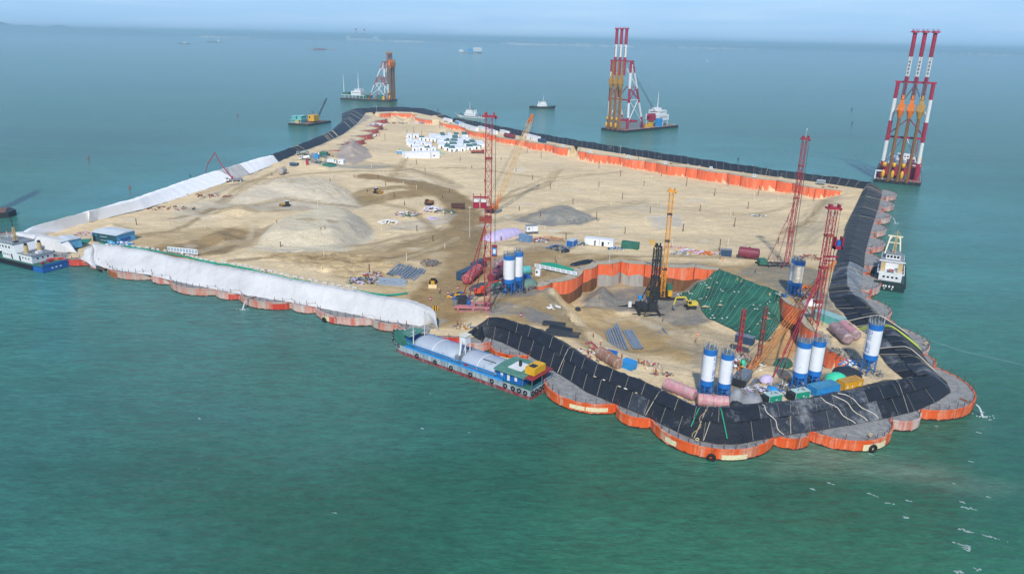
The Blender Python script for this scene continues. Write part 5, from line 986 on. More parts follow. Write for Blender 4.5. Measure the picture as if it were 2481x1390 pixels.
freighter("dark tug with white cabin, nearest of the boats at the upper left", 447, 107, 29, 1); freighter("low cargo boat with pale hold right of the dark tug at the upper left", 517, 103, 36, -1, prof=1); freighter("pale vessel on the horizon left of the red dredger", 699, 84, 12, 1, K['grey']); freighter("faint white boat left of the blue and white ship, upper middle", 1076, 95, 8, 1, K['white']); freighter("tiny dark boat under the white one, upper middle", 1107, 98, 8, 1); freighter("small white boat right of the tiny dark one, upper middle", 1113, 92, 10, 1, K['white']); freighter("dark low boat far off, left of the tallest rig's top", 1327, 109, 14, 1, prof=2); freighter("small white boat with pale wake, just left of the tallest rig's masts", 1226, 99, 7, 1, K['white'])
def cargo_x(th, Ln, W, s):
    part("blue_block", K['sky'], th, (-.12 * Ln, .12 * Ln, -W * .4, W * .4, 1.8 * s, 7 * s)); part("white_block", K['white'], th, (.12 * Ln, .48 * Ln, -W * .4, W * .4, 3.5 * s, 9 * s), (-.48 * Ln, -.3 * Ln, -W * .35, W * .35, 1.8 * s, 5 * s))
    for k in range(8): part("window", K['glass'], th, (.15 * Ln + k * .04 * Ln, .17 * Ln + k * .04 * Ln, -W * .41, -W * .4, 5.4 * s, 6.6 * s))
    mast(th, -.4 * Ln, 0, 5 * s, 9 * s, K['white'], .3 * s, 2)
freighter("blue and white work ship in the middle of the far sea", 1140, 129, 56, 1, K['grey'], prof=3, extra=cargo_x)
def dredge_x(th, Ln, W, s):
    part("orange_float", K['orange'], th, (.5 * Ln, 1.3 * Ln, -.6 * s, .6 * s, 0, .9 * s)); part("gear", K['rred'], th, (-.3 * Ln, .35 * Ln, -W * .3, W * .3, 1.8 * s, 3.6 * s)); b = B(); b.cone((-.4 * Ln, 0, 1), (-.4 * Ln, 0, 30 * s), .3 * s, .2 * s, 5); b.cone((.3 * Ln, 0, 1), (.3 * Ln, 0, 8 * s), .3 * s, .2 * s, 5); b.build("mast", K['dark'], th)
    for k in range(6): part("float", K['orange'], th, (-.6 * Ln - k * .09 * Ln, -.56 * Ln - k * .09 * Ln, -.6 * s, .6 * s, 0, .9 * s))
t_ = freighter("red dredger with a long orange float line, upper left of the middle", 776, 121, 34, 1, K['rred'], prof=3, extra=dredge_x); t_.rotation_euler.z = .75
def jack_x(th, Ln, W, s):
    for x in (-.2, .05):
        for k in range(6): b = B(); b.lattice((x * Ln, 0, 2 * s + k * 2.2 * s), (x * Ln - .01 * Ln, 0, 4.2 * s + k * 2.2 * s), 1.2 * s, bays=3, rc=.16 * s, rl=.1 * s); b.build("tower", K['red'] if k % 2 == 0 else K['white'], th)
    part("house", K['white'], th, (-.5 * Ln, -.4 * Ln, -W * .3, W * .3, 1.5 * s, 5 * s)); b = B(); b.cone((.38 * Ln, 0, 1.5 * s), (.38 * Ln, 0, 5.5 * s), 5 * s, .5 * s, 10); b.build("sand_load", M("pale_load", 'bfe0dc', .9, .1), th)
freighter("far barge with two red and white lattice towers and a pale heap", 880, 98, 80, 1, K['white'], prof=3, extra=jack_x)
def ship3_x(th, Ln, W, s):
    for x in (-.2, .05, .3): b = B(); b.bar((x * Ln, 0, 1), ((x - .15) * Ln, 0, 16 * s), .5 * s); b.build("crane", K['rred'], th)
    part("house", K['white'], th, (.15 * Ln, .4 * Ln, -W * .3, W * .3, 1.5 * s, 6 * s))
freighter("faint reddish crane ship on the horizon right of the towered barge", 965, 88, 22, 1, K['grey'], prof=3, extra=ship3_x); freighter("faint dark vessel between the towered barge and the crane ship", 912, 86, 14, 1, prof=1)
for px, py, sc_, cc, lab in [(158,103,5,'white',"tiny white sail far off at the left"),(335,87,4,'white',"tiny white speck buoy right of the white boat, upper left"),(940,83,4,'white',"tiny white buoy near the horizon, upper middle"),(1556,132,6,'white',"white buoy left of the far right sea, beside the tallest rig"),(1714,149,7,'white',"white buoy farther right of the tallest rig"),(1427,122,5,'white',"small white buoy left of the tallest rig's masts"),
  (214,382,9,'rred',"red brown buoy on the left sea above the white embankment"),(314,455,11,'rred',"rusty buoy close above the white embankment"),(461,426,7,'dark',"dark float above the middle of the white embankment"),(575,278,7,'rred',"pink red buoy left of the crane barge"),(1061,265,6,'dark',"black mooring float behind the far end embankment"),(2064,265,7,'dark',"dark float between the tallest rig and the right rig, upper one"),(2065,298,7,'dark',"dark float between the rigs, lower one"),(1789,386,9,'dark',"dark float behind the long black embankment"),(1100,288,6,'dark',"small mooring post behind the far embankment")]:
    q = P(px, py); s = sc_ * mpp(q) / 3.4; t_ = thing("buoy", lab, "buoy", (q.x, q.y, 0)); b = B(); b.cone((0, 0, -.2), (0, 0, s * .7), s, s * .8, 8); b.build("float", K[cc], t_); b = B(); b.cone((0, 0, s * .7), (0, 0, s * 2.4), s * .35, s * .1, 6); b.build("topmark", K[cc], t_)
# purple barge edge and green deck boat at the left margin
q = P(-60, 530); th = thing("crane_barge", "corner of a rusty barge with a purple frame leg at the left margin", "barge", (q.x, q.y, 0), R_(30)); b = B(); b.prism([(-30, -4), (14, -4), (17, 2), (14, 9), (-30, 9)], -1, 2.6); b.build("hull", K['dark'], th); part("deck", K['deck'], th, (-30, 13, -3.6, 8.6, 2.62, 2.8))
b = B(); pu = M("frame_purple", '5a2f4c', .6, .3, .6); b.bar((3, 6, 2.8), (-22, 6, 70), 2.4); b.bar((3, -2, 2.8), (-22, -2, 70), 2.4); b.bar((-22, -4, 68), (-22, 8, 68), 2); b.build("frame_leg", pu, th); part("winch", K['steel'], th, (7, 9, 0, 3, 2.8, 4.6)); mast(th, 10, 5, 2.8, 6.5, K['white'], .12, 1)
q = P(-30, 625); th = thing("work_boat", "green decked work boat cut by the left margin, beside the big tug", "work boat", (q.x, q.y + 8, 0), R_(-15)); b = B(); b.prism([(-30, -5), (6, -5), (9, 0), (6, 5), (-30, 5)], -1, 2.6); b.build("hull", m_dg, th); part("deck", K['green'], th, (-30, 6, -4.7, 4.7, 2.62, 2.8)); part("green_house", K['green'], th, (-12, 2, -3.6, 3.6, 2.8, 5.6)); part("hatch", K['yellow'], th, (0, 2, -1, 1, 5.6, 6)); rails(th, [Vector((-20, -4.6, 2.8)), Vector((6, -4.6, 2.8))], 1, 2, K['green']); mast(th, 3, 2, 2.8, 9, K['white'], .12, 2)

# everything afloat is set on the water's real level: same sight line, one step nearer
for o in set(bpy.data.objects) - _before:
    if o.parent is None: f = (CH - SEA) / CH; o.location = (o.location.x * f, o.location.y * f, SEA)
# ================================================================== silos, rigs, machines
FONT_M = M("silo_blue", '1f6fb8', .5, .1, 1)
m_silo = M("silo_white", 'e6e8e8', .45, .06, .6, dirt='b9b2a4', dirtamt=.15); m_silo2 = M("silo_cream", 'e3d9c2', .5, .12, .6, dirt='b59a74', dirtamt=.35)
def silo(label, px, py, top, r, white=.0, text=None, tang=0.0, z=4.0, group=None, wm=None, b0=.30, b1=.40, b2=.89, whips=9, base=None):
    p = base or P(px, py, z); H = zat(p.x, p.y, top) - z; th = thing("cement_silo", label, "silo", (p.x, p.y, z), 0, group); wm = wm or m_silo; bl = FONT_M; n = 24
    z0 = H * b0; zc = z0 - r * 1.1
    for nm_, a, c, mt in (("lower_band", z0, H * b1, bl), ("barrel", H * b1, H * b2, wm), ("upper_band", H * b2, H, bl)):
        b = B(); b.cone((0, 0, a), (0, 0, c), r + (.0 if nm_ == "barrel" else .02), None, n, caps=nm_ != "barrel"); b.build(nm_, mt, th)
        if nm_ == "barrel":
            for k in range(1, 5): b = B(); zz = a + (c - a) * k / 5; b.cone((0, 0, zz - .03), (0, 0, zz + .03), r + .012, None, n, caps=False); b.build("weld_ring", wm, th)
    b = B(); b.cone((0, 0, z0), (0, 0, zc), r, .3, n); b.build("cone_bottom", bl, th)
    for k in range(6):
        a = math.pi / 3 * k; b = B(); b.cone((r * 1.02 * math.cos(a), r * 1.02 * math.sin(a), 0), (r * .98 * math.cos(a), r * .98 * math.sin(a), z0 + .3), .13, .13, 6); b.build("leg", bl, th)
    b = B()
    for k in range(6):
        a, c = math.pi / 3 * k, math.pi / 3 * (k + 1)
        for zz in (z0 * .35, z0 * .8): b.bar((r * math.cos(a), r * math.sin(a), zz), (r * math.cos(c), r * math.sin(c), zz), .1)
        b.bar((r * math.cos(a), r * math.sin(a), z0 * .35), (r * math.cos(c), r * math.sin(c), z0 * .8), .07)
    b.build("leg_brace", bl, th)
    b = B(); b.cone((0, 0, H), (0, 0, H + .25), r * .98, r * .3, n); b.build("roof", K['steel'] if whips else bl, th)
    b = B()
    for k in range(12):
        a = math.pi / 6 * k; b.bar((r * .96 * math.cos(a), r * .96 * math.sin(a), H), (r * .96 * math.cos(a), r * .96 * math.sin(a), H + 1), .06); c = a + math.pi / 6; b.bar((r * .96 * math.cos(a), r * .96 * math.sin(a), H + 1), (r * .96 * math.cos(c), r * .96 * math.sin(c), H + 1), .05)
    b.box((.3, -.3, H + .6), (.7, .7, .7)); b.cone((-.6, .3, H), (-.6, .3, H + 1.1), .25, .25, 8); b.build("top_railing", K['steel'], th)
    b = B()
    for k in range(whips): a = 2 * math.pi * k / whips; b.cone((r * math.cos(a), r * math.sin(a), H), (r * 1.03 * math.cos(a), r * 1.03 * math.sin(a), H + random.uniform(1.2, 2.0)), .035, .03, 4)
    if whips: b.build("marker_rod", K['white'], th)
    b = B(); a = 2.6 if tang < 1 else -.6
    for s in (-.2, .2): b.bar(((r + .25) * math.cos(a + s / r), (r + .25) * math.sin(a + s / r), z0), ((r + .25) * math.cos(a + s / r), (r + .25) * math.sin(a + s / r), H + 1), .05)
    for k in range(int((H - z0) / .45)): zz = z0 + k * .45; b.bar(((r + .25) * math.cos(a - .2 / r), (r + .25) * math.sin(a - .2 / r), zz), ((r + .25) * math.cos(a + .2 / r), (r + .25) * math.sin(a + .2 / r), zz), .04)
    b.build("ladder", K['grey'], th)
    b = B(); b.cone((r + .12, -.3, 1), (r + .12, -.3, H + .5), .07, .07, 5); b.build("feed_pipe", K['steel'], th)
    if text:
        for k, ch in enumerate(text):
            cu = bpy.data.curves.new("character", 'FONT'); cu.body = ch; cu.size = 1.75; cu.align_x = 'CENTER'; cu.align_y = 'CENTER'; o = bpy.data.objects.new("character", cu); COL.objects.link(o)
            dg = bpy.context.evaluated_depsgraph_get(); me = bpy.data.meshes.new_from_object(o.evaluated_get(dg)); bpy.data.objects.remove(o)
            # subdivide and wrap round the barrel
            import bmesh; bm = bmesh.new(); bm.from_mesh(me); bmesh.ops.triangulate(bm, faces=bm.faces)
            zc_ = H * b2 - (H * (b2 - b1)) * (.14 + .175 * k)
            for v in bm.verts:
                a = tang + v.co.x / r; zz = zc_ + v.co.y * 1.0; v.co = ((r + .02) * math.cos(a), (r + .02) * math.sin(a), zz)
            bm.to_mesh(me); bm.free(); me.materials.clear(); me.materials.append(FONT_M); o = bpy.data.objects.new("character", me); COL.objects.link(o); o.parent = th
    return th
TX = "中交一航局"
silo("left silo of the front pair behind the pink tanks, with blue characters", 1708, 966, 843, 1.62, text=TX, tang=-.72)
silo("right silo of the front pair behind the pink tanks, rusty open top", 1750, 970, 855, 1.55, text=TX, tang=-.5)
silo("left silo of the twin silos standing behind the green generators", 1932, 945, 826, 1.75, whips=5); silo("right silo of the twin silos behind the blue container", 1966, 940, 823, 1.68, whips=8)
silo("single tall silo by the right embankment with marker rods and blue characters", 2101, 903, 783, 1.85, text=TX, tang=-2.75, whips=14)
silo("cream silo of the middle pair on grey mud, above the orange wall", 1926, 716, 632, 1.75, wm=m_silo2, whips=6); silo("half hidden grey white silo behind the cream one", 1917, 711, 627, 1.6, whips=4, wm=M("silo_grey", 'c9cfd2', .5, .1))
silo("front silo of the pair beside the crimson tower, near the orange excavator", 1232, 711, 617, 2.0, whips=3); silo("rear silo of the pair beside the red lattice tower", 1254, 706, 609, 1.65, whips=7)
# ---- lattice towers (piling and mixing rigs)
def tower_rig(label, px, py, top, z, col, w=1.7, bays=None, stays=(), platform=None, cage=None, head=True, hanging=None, name="piling_rig", legs2=0, base=None, rc=.13, rl=.06, bandm=None, wires=True):
    p = base or P(px, py, z); H = zat(p.x, p.y, top) - z; th = thing(name, label, "piling rig", (p.x, p.y, z), 0); bays = bays or int(H / (w * 1.7)); rc *= .72; rl *= .75
    for k in range(max(1, legs2)):
        dx = (k - (max(1, legs2) - 1) / 2) * w * 1.6; b = B(); b.lattice((dx, 0, .8), (dx, 0, H), w, bays=bays, rc=rc, rl=rl, up=(0, 1, 0)); b.build("tower_section", col, th)
    for zz in (H * .28, H * .55, H * .8): part("joint_collar", bandm or K['rred'], th, (-w * .62 * max(1, legs2 * 1.3), w * .62 * max(1, legs2 * 1.3), -w * .62, w * .62, zz, zz + .5))
    if head:
        b = B(); b.box((0, 0, H + .5), (w * 2.2, w * 1.3, .5)); b.box((w * .8, 0, H + 1.2), (.4, w, 1)); b.box((-w * .5, 0, H + 1.2), (.9, w * .8, .9)); b.cone((w * 1.1, -.3, H + .2), (w * 1.1, .3, H + .2), .5, .5, 10); b.build("head_sheave", col, th)
    if wires:
        b = B(); [b.bar((w * 1.15 + .25 * k, -.2, 1.5), (w * 1.1, -.2, H + .2), .06) for k in range(3)]; b.build("hoist_wire", K['rope'], th)
    for (bx, by, f, r) in stays:       # pixel of the foot, height fraction, radius
        q = P(bx, by, z + 1.2) - p; q.z = 1.2; b = B(); e = Vector((-.3, .1, H * f)); b.cone(q, e, r, r, 6)
        n = 8
        for k in range(1, n): c = q.lerp(e, k / n); d_ = (e - q).normalized() * .25; b.cone(c - d_, c + d_, r * 1.6, r * 1.6, 6)
        b.build("stay", col, th)
    return th, p, H
t_, p, H = tower_rig("tall crimson lattice tower rig with long slanting stays, behind the nose of the black embankment", 1180, 752, 286, 4, K['mag'], 1.9, stays=[(1119, 727, .50, .15), (1134, 735, .52, .15), (1151, 719, .38, .13)], rc=.16, rl=.07)
pk = M("frame_pink", 'b5757a', .7, .25, .8, dirt='8a6f62')
for nm_, bx in (("platform_beam", [(-11, 1, -1.2, -.5, .9, 1.6), (-11, 1, 3.2, 3.9, .9, 1.6)]), ("platform_cross", [(-10, -9.3, -1.2, 3.9, .3, .9), (-5, -4.3, -1.2, 3.9, .3, .9), (-.5, .2, -2.2, 4.9, .3, .9)]), ("skid_beam", [(-9, 1.5, -2.8, -2.1, 0, .6), (-9, 1.5, 4.8, 5.4, 0, .6)]), ("platform_plate", [(-10.5, -4, -1, 3.4, 1.6, 1.75)])): part(nm_, pk, t_, *bx)
part("power_unit", K['dark'], t_, (-9.8, -7, .4, 3.2, 1.75, 4.2)); part("drum", K['blue'], t_, (-6.8, -5.6, 0, 1.6, 1.75, 3)); b = B(); b.cone((-10.6, 0, 1.75), (-10.6, 0, 3.4), .7, .7, 10); b.build("round_tank", K['steel'], t_)
b = B()
for k in range(26): a = random.uniform(-2.5, 3.5); c = random.uniform(-3.5, 2.5); b.bar((a, c, 0), (a + random.uniform(-.9, .9), c + random.uniform(-.9, .9), random.uniform(.8, 2.6)), .13)
b.build("tangled_frame", K['steel'], t_)
for zz, nm_ in ((H * .305, "lift_cage"),):
    part(nm_, K['red'], t_, (1.3, 3.1, -1.4, .2, zz, zz + .3), (1.3, 3.1, -1.4, .2, zz + 3.2, zz + 3.5), (1.3, 1.5, -1.4, .2, zz, zz + 3.4), (2.9, 3.1, -1.4, .2, zz, zz + 3.4)); part("cage_cabin", K['sky'], t_, (1.6, 2.8, -1.2, 0, zz + .5, zz + 2.8)); part("cage_window", K['white'], t_, (1.8, 2.6, -1.26, -1.2, zz + 1, zz + 2.4))
for k in (0, 1):
    zz = H * .555; part("winch_motor", K['red'], t_, (-4.6 + k * 2.3, -2.8 + k * 2.3, -1.2, .6, zz, zz + 2.0)); part("motor_hood", K['white'], t_, (-4.5 + k * 2.3, -2.9 + k * 2.3, -1.25, .5, zz + 2.0, zz + 2.9))
part("motor_arm", K['mag'], t_, (-4.8, 0, -.5, .3, H * .555 + 3.2, H * .555 + 3.6), (-4.8, -4.6, -.3, .1, H * .555, H * .555 + 4.6), (-2.5, -2.3, -.3, .1, H * .555, H * .555 + 4.6)); part("lower_gear", K['rred'], t_, (-1.2, 1.2, -1.3, 1.3, H * .48, H * .51), (-2.8, -1.2, -.6, .6, H * .485, H * .505))
t_, p, H = tower_rig("slender red lattice rig over grey mud, in front of the orange wall's right end", 1905, 645, 340, 4, K['mag'], 1.5, stays=[(1858, 636, .52, .1), (1880, 640, .5, .1), (1896, 650, .45, .1)], rc=.13)
part("platform_beam", K['dark'], t_, (-12, 2, -1.5, -1, .3, .9), (-12, 2, 2.5, 3, .3, .9), (-8, -7.5, -2.5, 4, 0, .4), (-3, -2.5, -2.5, 4, 0, .4)); part("winch_cover", K['green'], t_, (-11.6, -8.6, -1.6, 2, .9, 2.9)); b = B()
for k in range(34): a = random.uniform(-9, 3); c = random.uniform(-4, 4); b.bar((a, c, .1), (a + random.uniform(-1.6, 1.6), c + random.uniform(-1, 1), random.uniform(.4, 3.2)), .14)
b.build("tangled_frame", K['steel'], t_)
b = B(); b.cone((0, 0, H + 1), (.2, 0, H + 4), .05, .05, 4); b.ball((.2, 0, H + 4.2), .25, 6, 4); b.build("anemometer", K['white'], t_)
t_, p, H = tower_rig("triple crimson lattice rig rising behind the twin silos over the orange wall", 1968, 815, 508, 0, K['mag'], 2.0, stays=[(1868, 925, .5, .17), (1884, 930, .62, .12), (1895, 860, .55, .12), (1975, 830, .8, .14)], legs2=0, rc=.15)
part("upper_cage", K['red'], t_, (1.6, 4.2, -1.6, .6, H * .71, H * .71 + 1), (1.6, 2, -1.6, .6, H * .71, H * .80), (3.8, 4.2, -1.6, .6, H * .71, H * .80)); part("cage_motor", K['blue'], t_, (2.3, 3.5, -1.4, .2, H * .73, H * .775)); part("side_arm", K['red'], t_, (-.5, 3.8, -.4, .4, H * .64, H * .65), (-.5, 3, -.4, .4, H * .61, H * .615))
tower_rig("slim crimson mast with a red head standing in front of the green netting", 1786, 880, 748, 4, K['mag'], .9, head=False, wires=False, stays=[(1815, 893, .3, .09), (1770, 885, .25, .07)], rc=.12, base=P(1786, 880, 1))
tower_rig("slim brown mast right of the crimson one, in front of the green netting", 1834, 900, 742, 4, M("lattice_brown", '7d4a44', .7, .3), .9, head=False, wires=False, stays=[(1815, 912, .3, .07)], rc=.11, base=P(1834, 900, 1))
t_, p, H = tower_rig("tall twin chord yellow lattice leader standing in the pit behind the black rig", 1604, 722, 467, -6, M("lattice_yellow", 'e8a030', .55, .15, .8), 1.4, legs2=0, stays=[(1572, 735, .30, .12)], rc=.13, rl=.06, wires=False, bandm=K['dark'])
ly = MATS["lattice_yellow"]; b = B(); b.bar((-2, 0, H * .49), (-6.5, 1, H * .56), .5); b.bar((-6.5, 1, H * .56), (-6, 1, H * .5), .3); b.bar((-2, 0, H * .43), (-6.3, 1, H * .54), .3); b.build("jib", K['yellow'], t_); part("striped_block", K['yellow'], t_, (-6.6, -5.2, -3, -2, 1.5, 3.6), (1.6, 3.2, -3, -2, 1.8, 4)); part("carrier", K['dark'], t_, (-5, 3, 0, 5, .2, 2.6), (-5, 8, -2.4, -1.6, .2, .9)); part("carrier_cabin", K['green'], t_, (2, 4, 1, 4, 2.6, 5))
t_, p, H = tower_rig("black lattice piling rig with a wide base frame in the middle of the pit", 1580, 758, 600, -6, K['dark'], 1.05, legs2=2, stays=[(1547, 737, .62, .16), (1560, 765, .5, .12)], rc=.2, rl=.09, bandm=K['dark'])
part("base_frame", K['dark'], t_, (-8, 4, -3.6, -2.8, 0, .7), (-8, 4, 3, 3.8, 0, .7), (-6, -5.2, -5, 6, .7, 1.3), (1.5, 2.3, -5, 6, .7, 1.3)); part("engine_house", K['dark'], t_, (-6, -2, -1.5, 4, 1.3, 3.2)); part("leader_gear", K['dark'], t_, (-1.5, 1.5, -1.2, 1, 1, 4.4)); part("blue_drum", K['sky'], t_, (-5, -3.8, 3, 4.2, 4, 5.6)); part("white_drum", K['white'], t_, (-8.6, -7.4, 3, 4, 1, 3)); b = B(); b.bar((-12.5, 4.5, .3), (-6, 5.5, 1.0), .8); b.bar((-4, -5, .4), (4, -3, .4), .6); b.build("loose_beam", K['dark'], t_)
b = B()
for k in range(24): a = random.uniform(-6, 2.5); c = random.uniform(-4, 4); b.bar((a, c, .8), (a + random.uniform(-1.6, 1.6), c + random.uniform(-1, 1), random.uniform(1.4, 4.2)), .18)
b.build("tangled_frame", K['dark'], t_)
# ---- crawler undercarriage and machines
def tracks(b, Ln, W, tw, h, m=0):
    for s in (-1, 1):
        r = h / 2; pts = [(-Ln / 2 + r, 0), (Ln / 2 - r, 0), (Ln / 2, r), (Ln / 2 - r, h), (-Ln / 2 + r, h), (-Ln / 2, r)]; y0, y1 = s * (W / 2) - tw / 2, s * (W / 2) + tw / 2
        b.add([(x, y0, z) for x, z in pts] + [(x, y1, z) for x, z in pts], [tuple(range(6))[::-1], tuple(range(6, 12))] + [(i, (i + 1) % 6, 6 + (i + 1) % 6, 6 + i) for i in range(6)], m)
def excavator(label, p, rz, col, pts, bucket=1.0):
    """pts: boom polyline in the machine's plane (forward, up)"""
    th = thing("excavator", label, "excavator", p, rz); b = B(); tracks(b, 4.2, 2.4, .6, .9); b.build("crawler_tracks", K['dark'], th); part("turntable", K['dark'], th, (-1, 1, -1, 1, .9, 1.15)); part("counterweight_house", col, th, (-2.5, 1.2, -1.3, 1.3, 1.2, 2.4)); part("cab", col, th, (0, 1.6, .35, 1.3, 2.4, 3.1), (0, 1.6, .35, 1.3, 1.6, 2.4)); part("cab_window", K['glass'], th, (1.6, 1.64, .45, 1.2, 1.9, 2.95), (.15, 1.45, 1.3, 1.33, 2.1, 2.95))
    b = B(); b.bar((pts[0][0], -.2, pts[0][1]), (pts[1][0], -.2, pts[1][1]), .45, .55); b.bar((pts[1][0], -.2, pts[1][1]), (pts[2][0], -.2, pts[2][1]), .4, .5); b.build("boom", col, th); b = B(); b.bar((pts[2][0] - .3, -.2, pts[2][1] + .2), (pts[3][0], -.2, pts[3][1]), .32, .42); b.build("stick", col, th)
    e = pts[3]; b = B(); b.add([(e[0] + x, y, e[1] + z) for y in (-.75, .35) for x, z in ((0, .2), (.35, -.9), (-.5, -1.1), (-.95, -.5))], [(0, 1, 2, 3), (7, 6, 5, 4), (0, 4, 5, 1), (1, 5, 6, 2), (2, 6, 7, 3)]); b.build("bucket", K['steel'], th)
    b = B(); b.cone((.9, -.2, 1.5), ((pts[0][0] + pts[1][0]) / 2 + .2, -.2, (pts[0][1] + pts[1][1]) / 2), .1, .1, 6); b.build("ram", K['steel'], th); return th
excavator("yellow excavator digging at the foot of the green netting", G(1672, 745), math.pi + .15, M("machine_yellow", 'd5c04a', .5, .15), [(.6, 1.8), (2.2, 4.2), (6.0, 4.2), (6.6, 1.2)])
excavator("orange excavator in front of the silo pair beside the tall crimson rig", G(1165, 715), .25, M("machine_orange", 'd8502a', .5, .15), [(.8, 1.8), (3.4, 4.6), (8.2, 5.4), (9, 2.4)])
excavator("small brown excavator on a heap above the lilac sack pile", G(1040, 496), 2.6, K['brown'], [(.6, 1.6), (1.6, 2.6), (3, 2.2), (3.2, 1.0)])
# crawler cranes
def crawler_crane(label, p, tip, col, wb=2.0, rz=None, base_col=None, wt=.9, ncol=None):
    d = tip - p; az = math.atan2(d.y, d.x); th = thing("crawler_crane", label, "crawler crane", p, az); dist = d.to_2d().length; b = B(); tracks(b, 8, 5.2, 1.0, 1.3); b.build("crawler_tracks", K['steel'], th); part("house", base_col or col, th, (-4.5, 2, -1.6, 1.6, 1.6, 3.8)); part("cab", K['red'] if ncol is None else col, th, (1, 3, 1.0, 2.2, 1.6, 3.8)); part("cab_window", K['glass'], th, (3, 3.04, 1.1, 2.1, 2.2, 3.6)); part("counterweight", K['dark'], th, (-5.6, -4.4, -2, 2, 1.6, 3.2))
    foot = Vector((1.6, 0, 2.2)); e = Vector((dist, 0, d.z)); f1 = foot.lerp(e, .12); f2 = foot.lerp(e, .92)
    b = B(); b.lattice(foot, f1, .5, wb, bays=4, rc=.09, rl=.04, up=(0, 1, 0)); b.build("boom_foot", col, th); n = max(8, int((f2 - f1).length / wb / (1.7 if ncol is None else 2.4))); b = B(); b.lattice(f1, f2, wb, wb, bays=n, rc=.1 if ncol is None else .06, rl=.05 if ncol is None else .022, up=(0, 1, 0)); b.build("boom_lattice", M("boom_pale_" + col.name, 'd8b27a', .6, .2) if ncol is None else col, th); b = B(); b.lattice(f2, e, wb, wt * .6, bays=4, rc=.16, rl=.07, up=(0, 1, 0)); b.box((e.x, 0, e.z), (1.4, 1.2, 1.4)); b.build("boom_head", col, th)
    b = B(); b.bar((-3.5, 0, 3.8), (-6.5, 0, 9.5), .3); b.build("back_mast", col, th); b = B()
    for s in (-.5, .5): b.bar((-6.5, s, 9.5), (e.x, s, e.z + .3), .09); b.bar((-6.5, s, 9.5), (-4.6, s, 3.2), .1)
    b.bar((e.x + .6, 0, e.z), (e.x + .6, 0, max(4.0, e.z - 20)), .06); b.build("pendant_wire", K['rope'], th); return th
q = G(1197, 514); th = crawler_crane("crawler crane with a long pale yellow boom reaching over the basin", q, AY(1290, 280, 428), K['orange'], 2.1); e = AY(1252, 348, 418); part("boom_collar", K['rred'], th)if False else None
q = P(1800, 930, 3); crawler_crane("orange crawler crane boom slanting across the pit toward the bend of the right embankment", q, AY(2022, 636, 262), M("boom_orange", 'e09048', .6, .1), 1.8, ncol=1, base_col=K['steel']).scale = (.999,) * 3
# concrete pump truck
def truck(label, p, rz, cab, body, kind='dump', group=None, Ln=8.5, name="truck"):
    th = thing(name, label, "truck", p, rz, group); part("chassis", K['dark'], th, (-Ln / 2, Ln / 2, -.5, .5, .7, 1.0)); part("cab", cab, th, (Ln / 2 - 1.9, Ln / 2, -1.2, 1.2, .8, 2.9)); part("windscreen", K['glass'], th, (Ln / 2, Ln / 2 + .03, -1.05, 1.05, 1.8, 2.7), (Ln / 2 - 1.6, Ln / 2 - .4, 1.2, 1.23, 1.9, 2.7), (Ln / 2 - 1.6, Ln / 2 - .4, -1.23, -1.2, 1.9, 2.7))
    for x in (Ln / 2 - 1, -Ln / 2 + 2.6, -Ln / 2 + 1.2):
        for s in (-1, 1): b = B(); b.cone((x, s * .8, .5), (x, s * 1.2, .5), .5, .5, 12); b.build("wheel", m_tyre, th)
    if kind == 'dump': part("tipper_body", body, th, (-Ln / 2, Ln / 2 - 2.2, -1.2, 1.2, 1.2, 1.4), (-Ln / 2, Ln / 2 - 2.2, -1.2, -1.1, 1.4, 2.4), (-Ln / 2, Ln / 2 - 2.2, 1.1, 1.2, 1.4, 2.4), (-Ln / 2, -Ln / 2 + .1, -1.1, 1.1, 1.4, 2.4), (Ln / 2 - 2.3, Ln / 2 - 2.2, -1.1, 1.1, 1.4, 2.6))
    if kind == 'mixer':
        b = B(); n = 12; rr = [(-3.9, .5, 2.9), (-3.0, 1.0, 2.6), (-.8, 1.25, 2.2), (1.4, .9, 1.9), (1.9, .5, 1.8)]; ring = []
        for x, r, z in rr: ring.append([Vector((x, r * math.cos(2 * math.pi * i / n), z + r * math.sin(2 * math.pi * i / n))) for i in range(n)])
        b.loft(ring); b.build("drum", body, th, True); part("chute", K['steel'], th, (-4.9, -3.9, -.4, .4, 1.2, 2.6))
    if kind == 'pump': part("pump_deck", body, th, (-Ln / 2, Ln / 2 - 2.1, -1.2, 1.2, 1.0, 1.7)); part("outrigger", K['white'], th, (1, 1.4, -3.4, 3.4, .5, .9), (-3.6, -3.2, -2.8, 2.8, .5, .9)); part("outrigger_foot", K['white'], th, (1, 1.4, -3.5, -3.2, 0, .6), (1, 1.4, 3.2, 3.5, 0, .6), (-3.6, -3.2, -2.9, -2.6, 0, .6), (-3.6, -3.2, 2.6, 2.9, 0, .6))
    return th
q = G(568, 440); th = truck("concrete pump truck with a raised folded red boom beside the white embankment", q, math.pi + .45, K['white'], K['grey'], 'pump', Ln=10, name="pump_truck")
rot = Matrix.Rotation(-(math.pi + .45), 3, 'Z'); wp = lambda px, py, Y: rot @ (AY(px, py, Y) - q)
pp = [wp(559, 428, q.y), wp(536, 398, q.y + 1), wp(520, 370, q.y + 3), wp(503, 398, q.y + 8), wp(494, 432, q.y + 12)]; b = B()
for a, c, wd in ((0, 1, .42), (1, 2, .38)): b.bar(pp[a], pp[c], wd)
b.build("boom_lower", K['red'], th); b = B()
for a, c, wd in ((2, 3, .34), (3, 4, .28)): b.bar(pp[a], pp[c], wd)
b.build("boom_upper", K['red'], th); b = B(); b.bar(pp[4], wp(495, 446, q.y + 12), .14); b.build("end_hose", K['dark'], th); part("red_boom_base", K['red'], th, (.5, 1.7, -.6, .6, 1.7, 3.2))
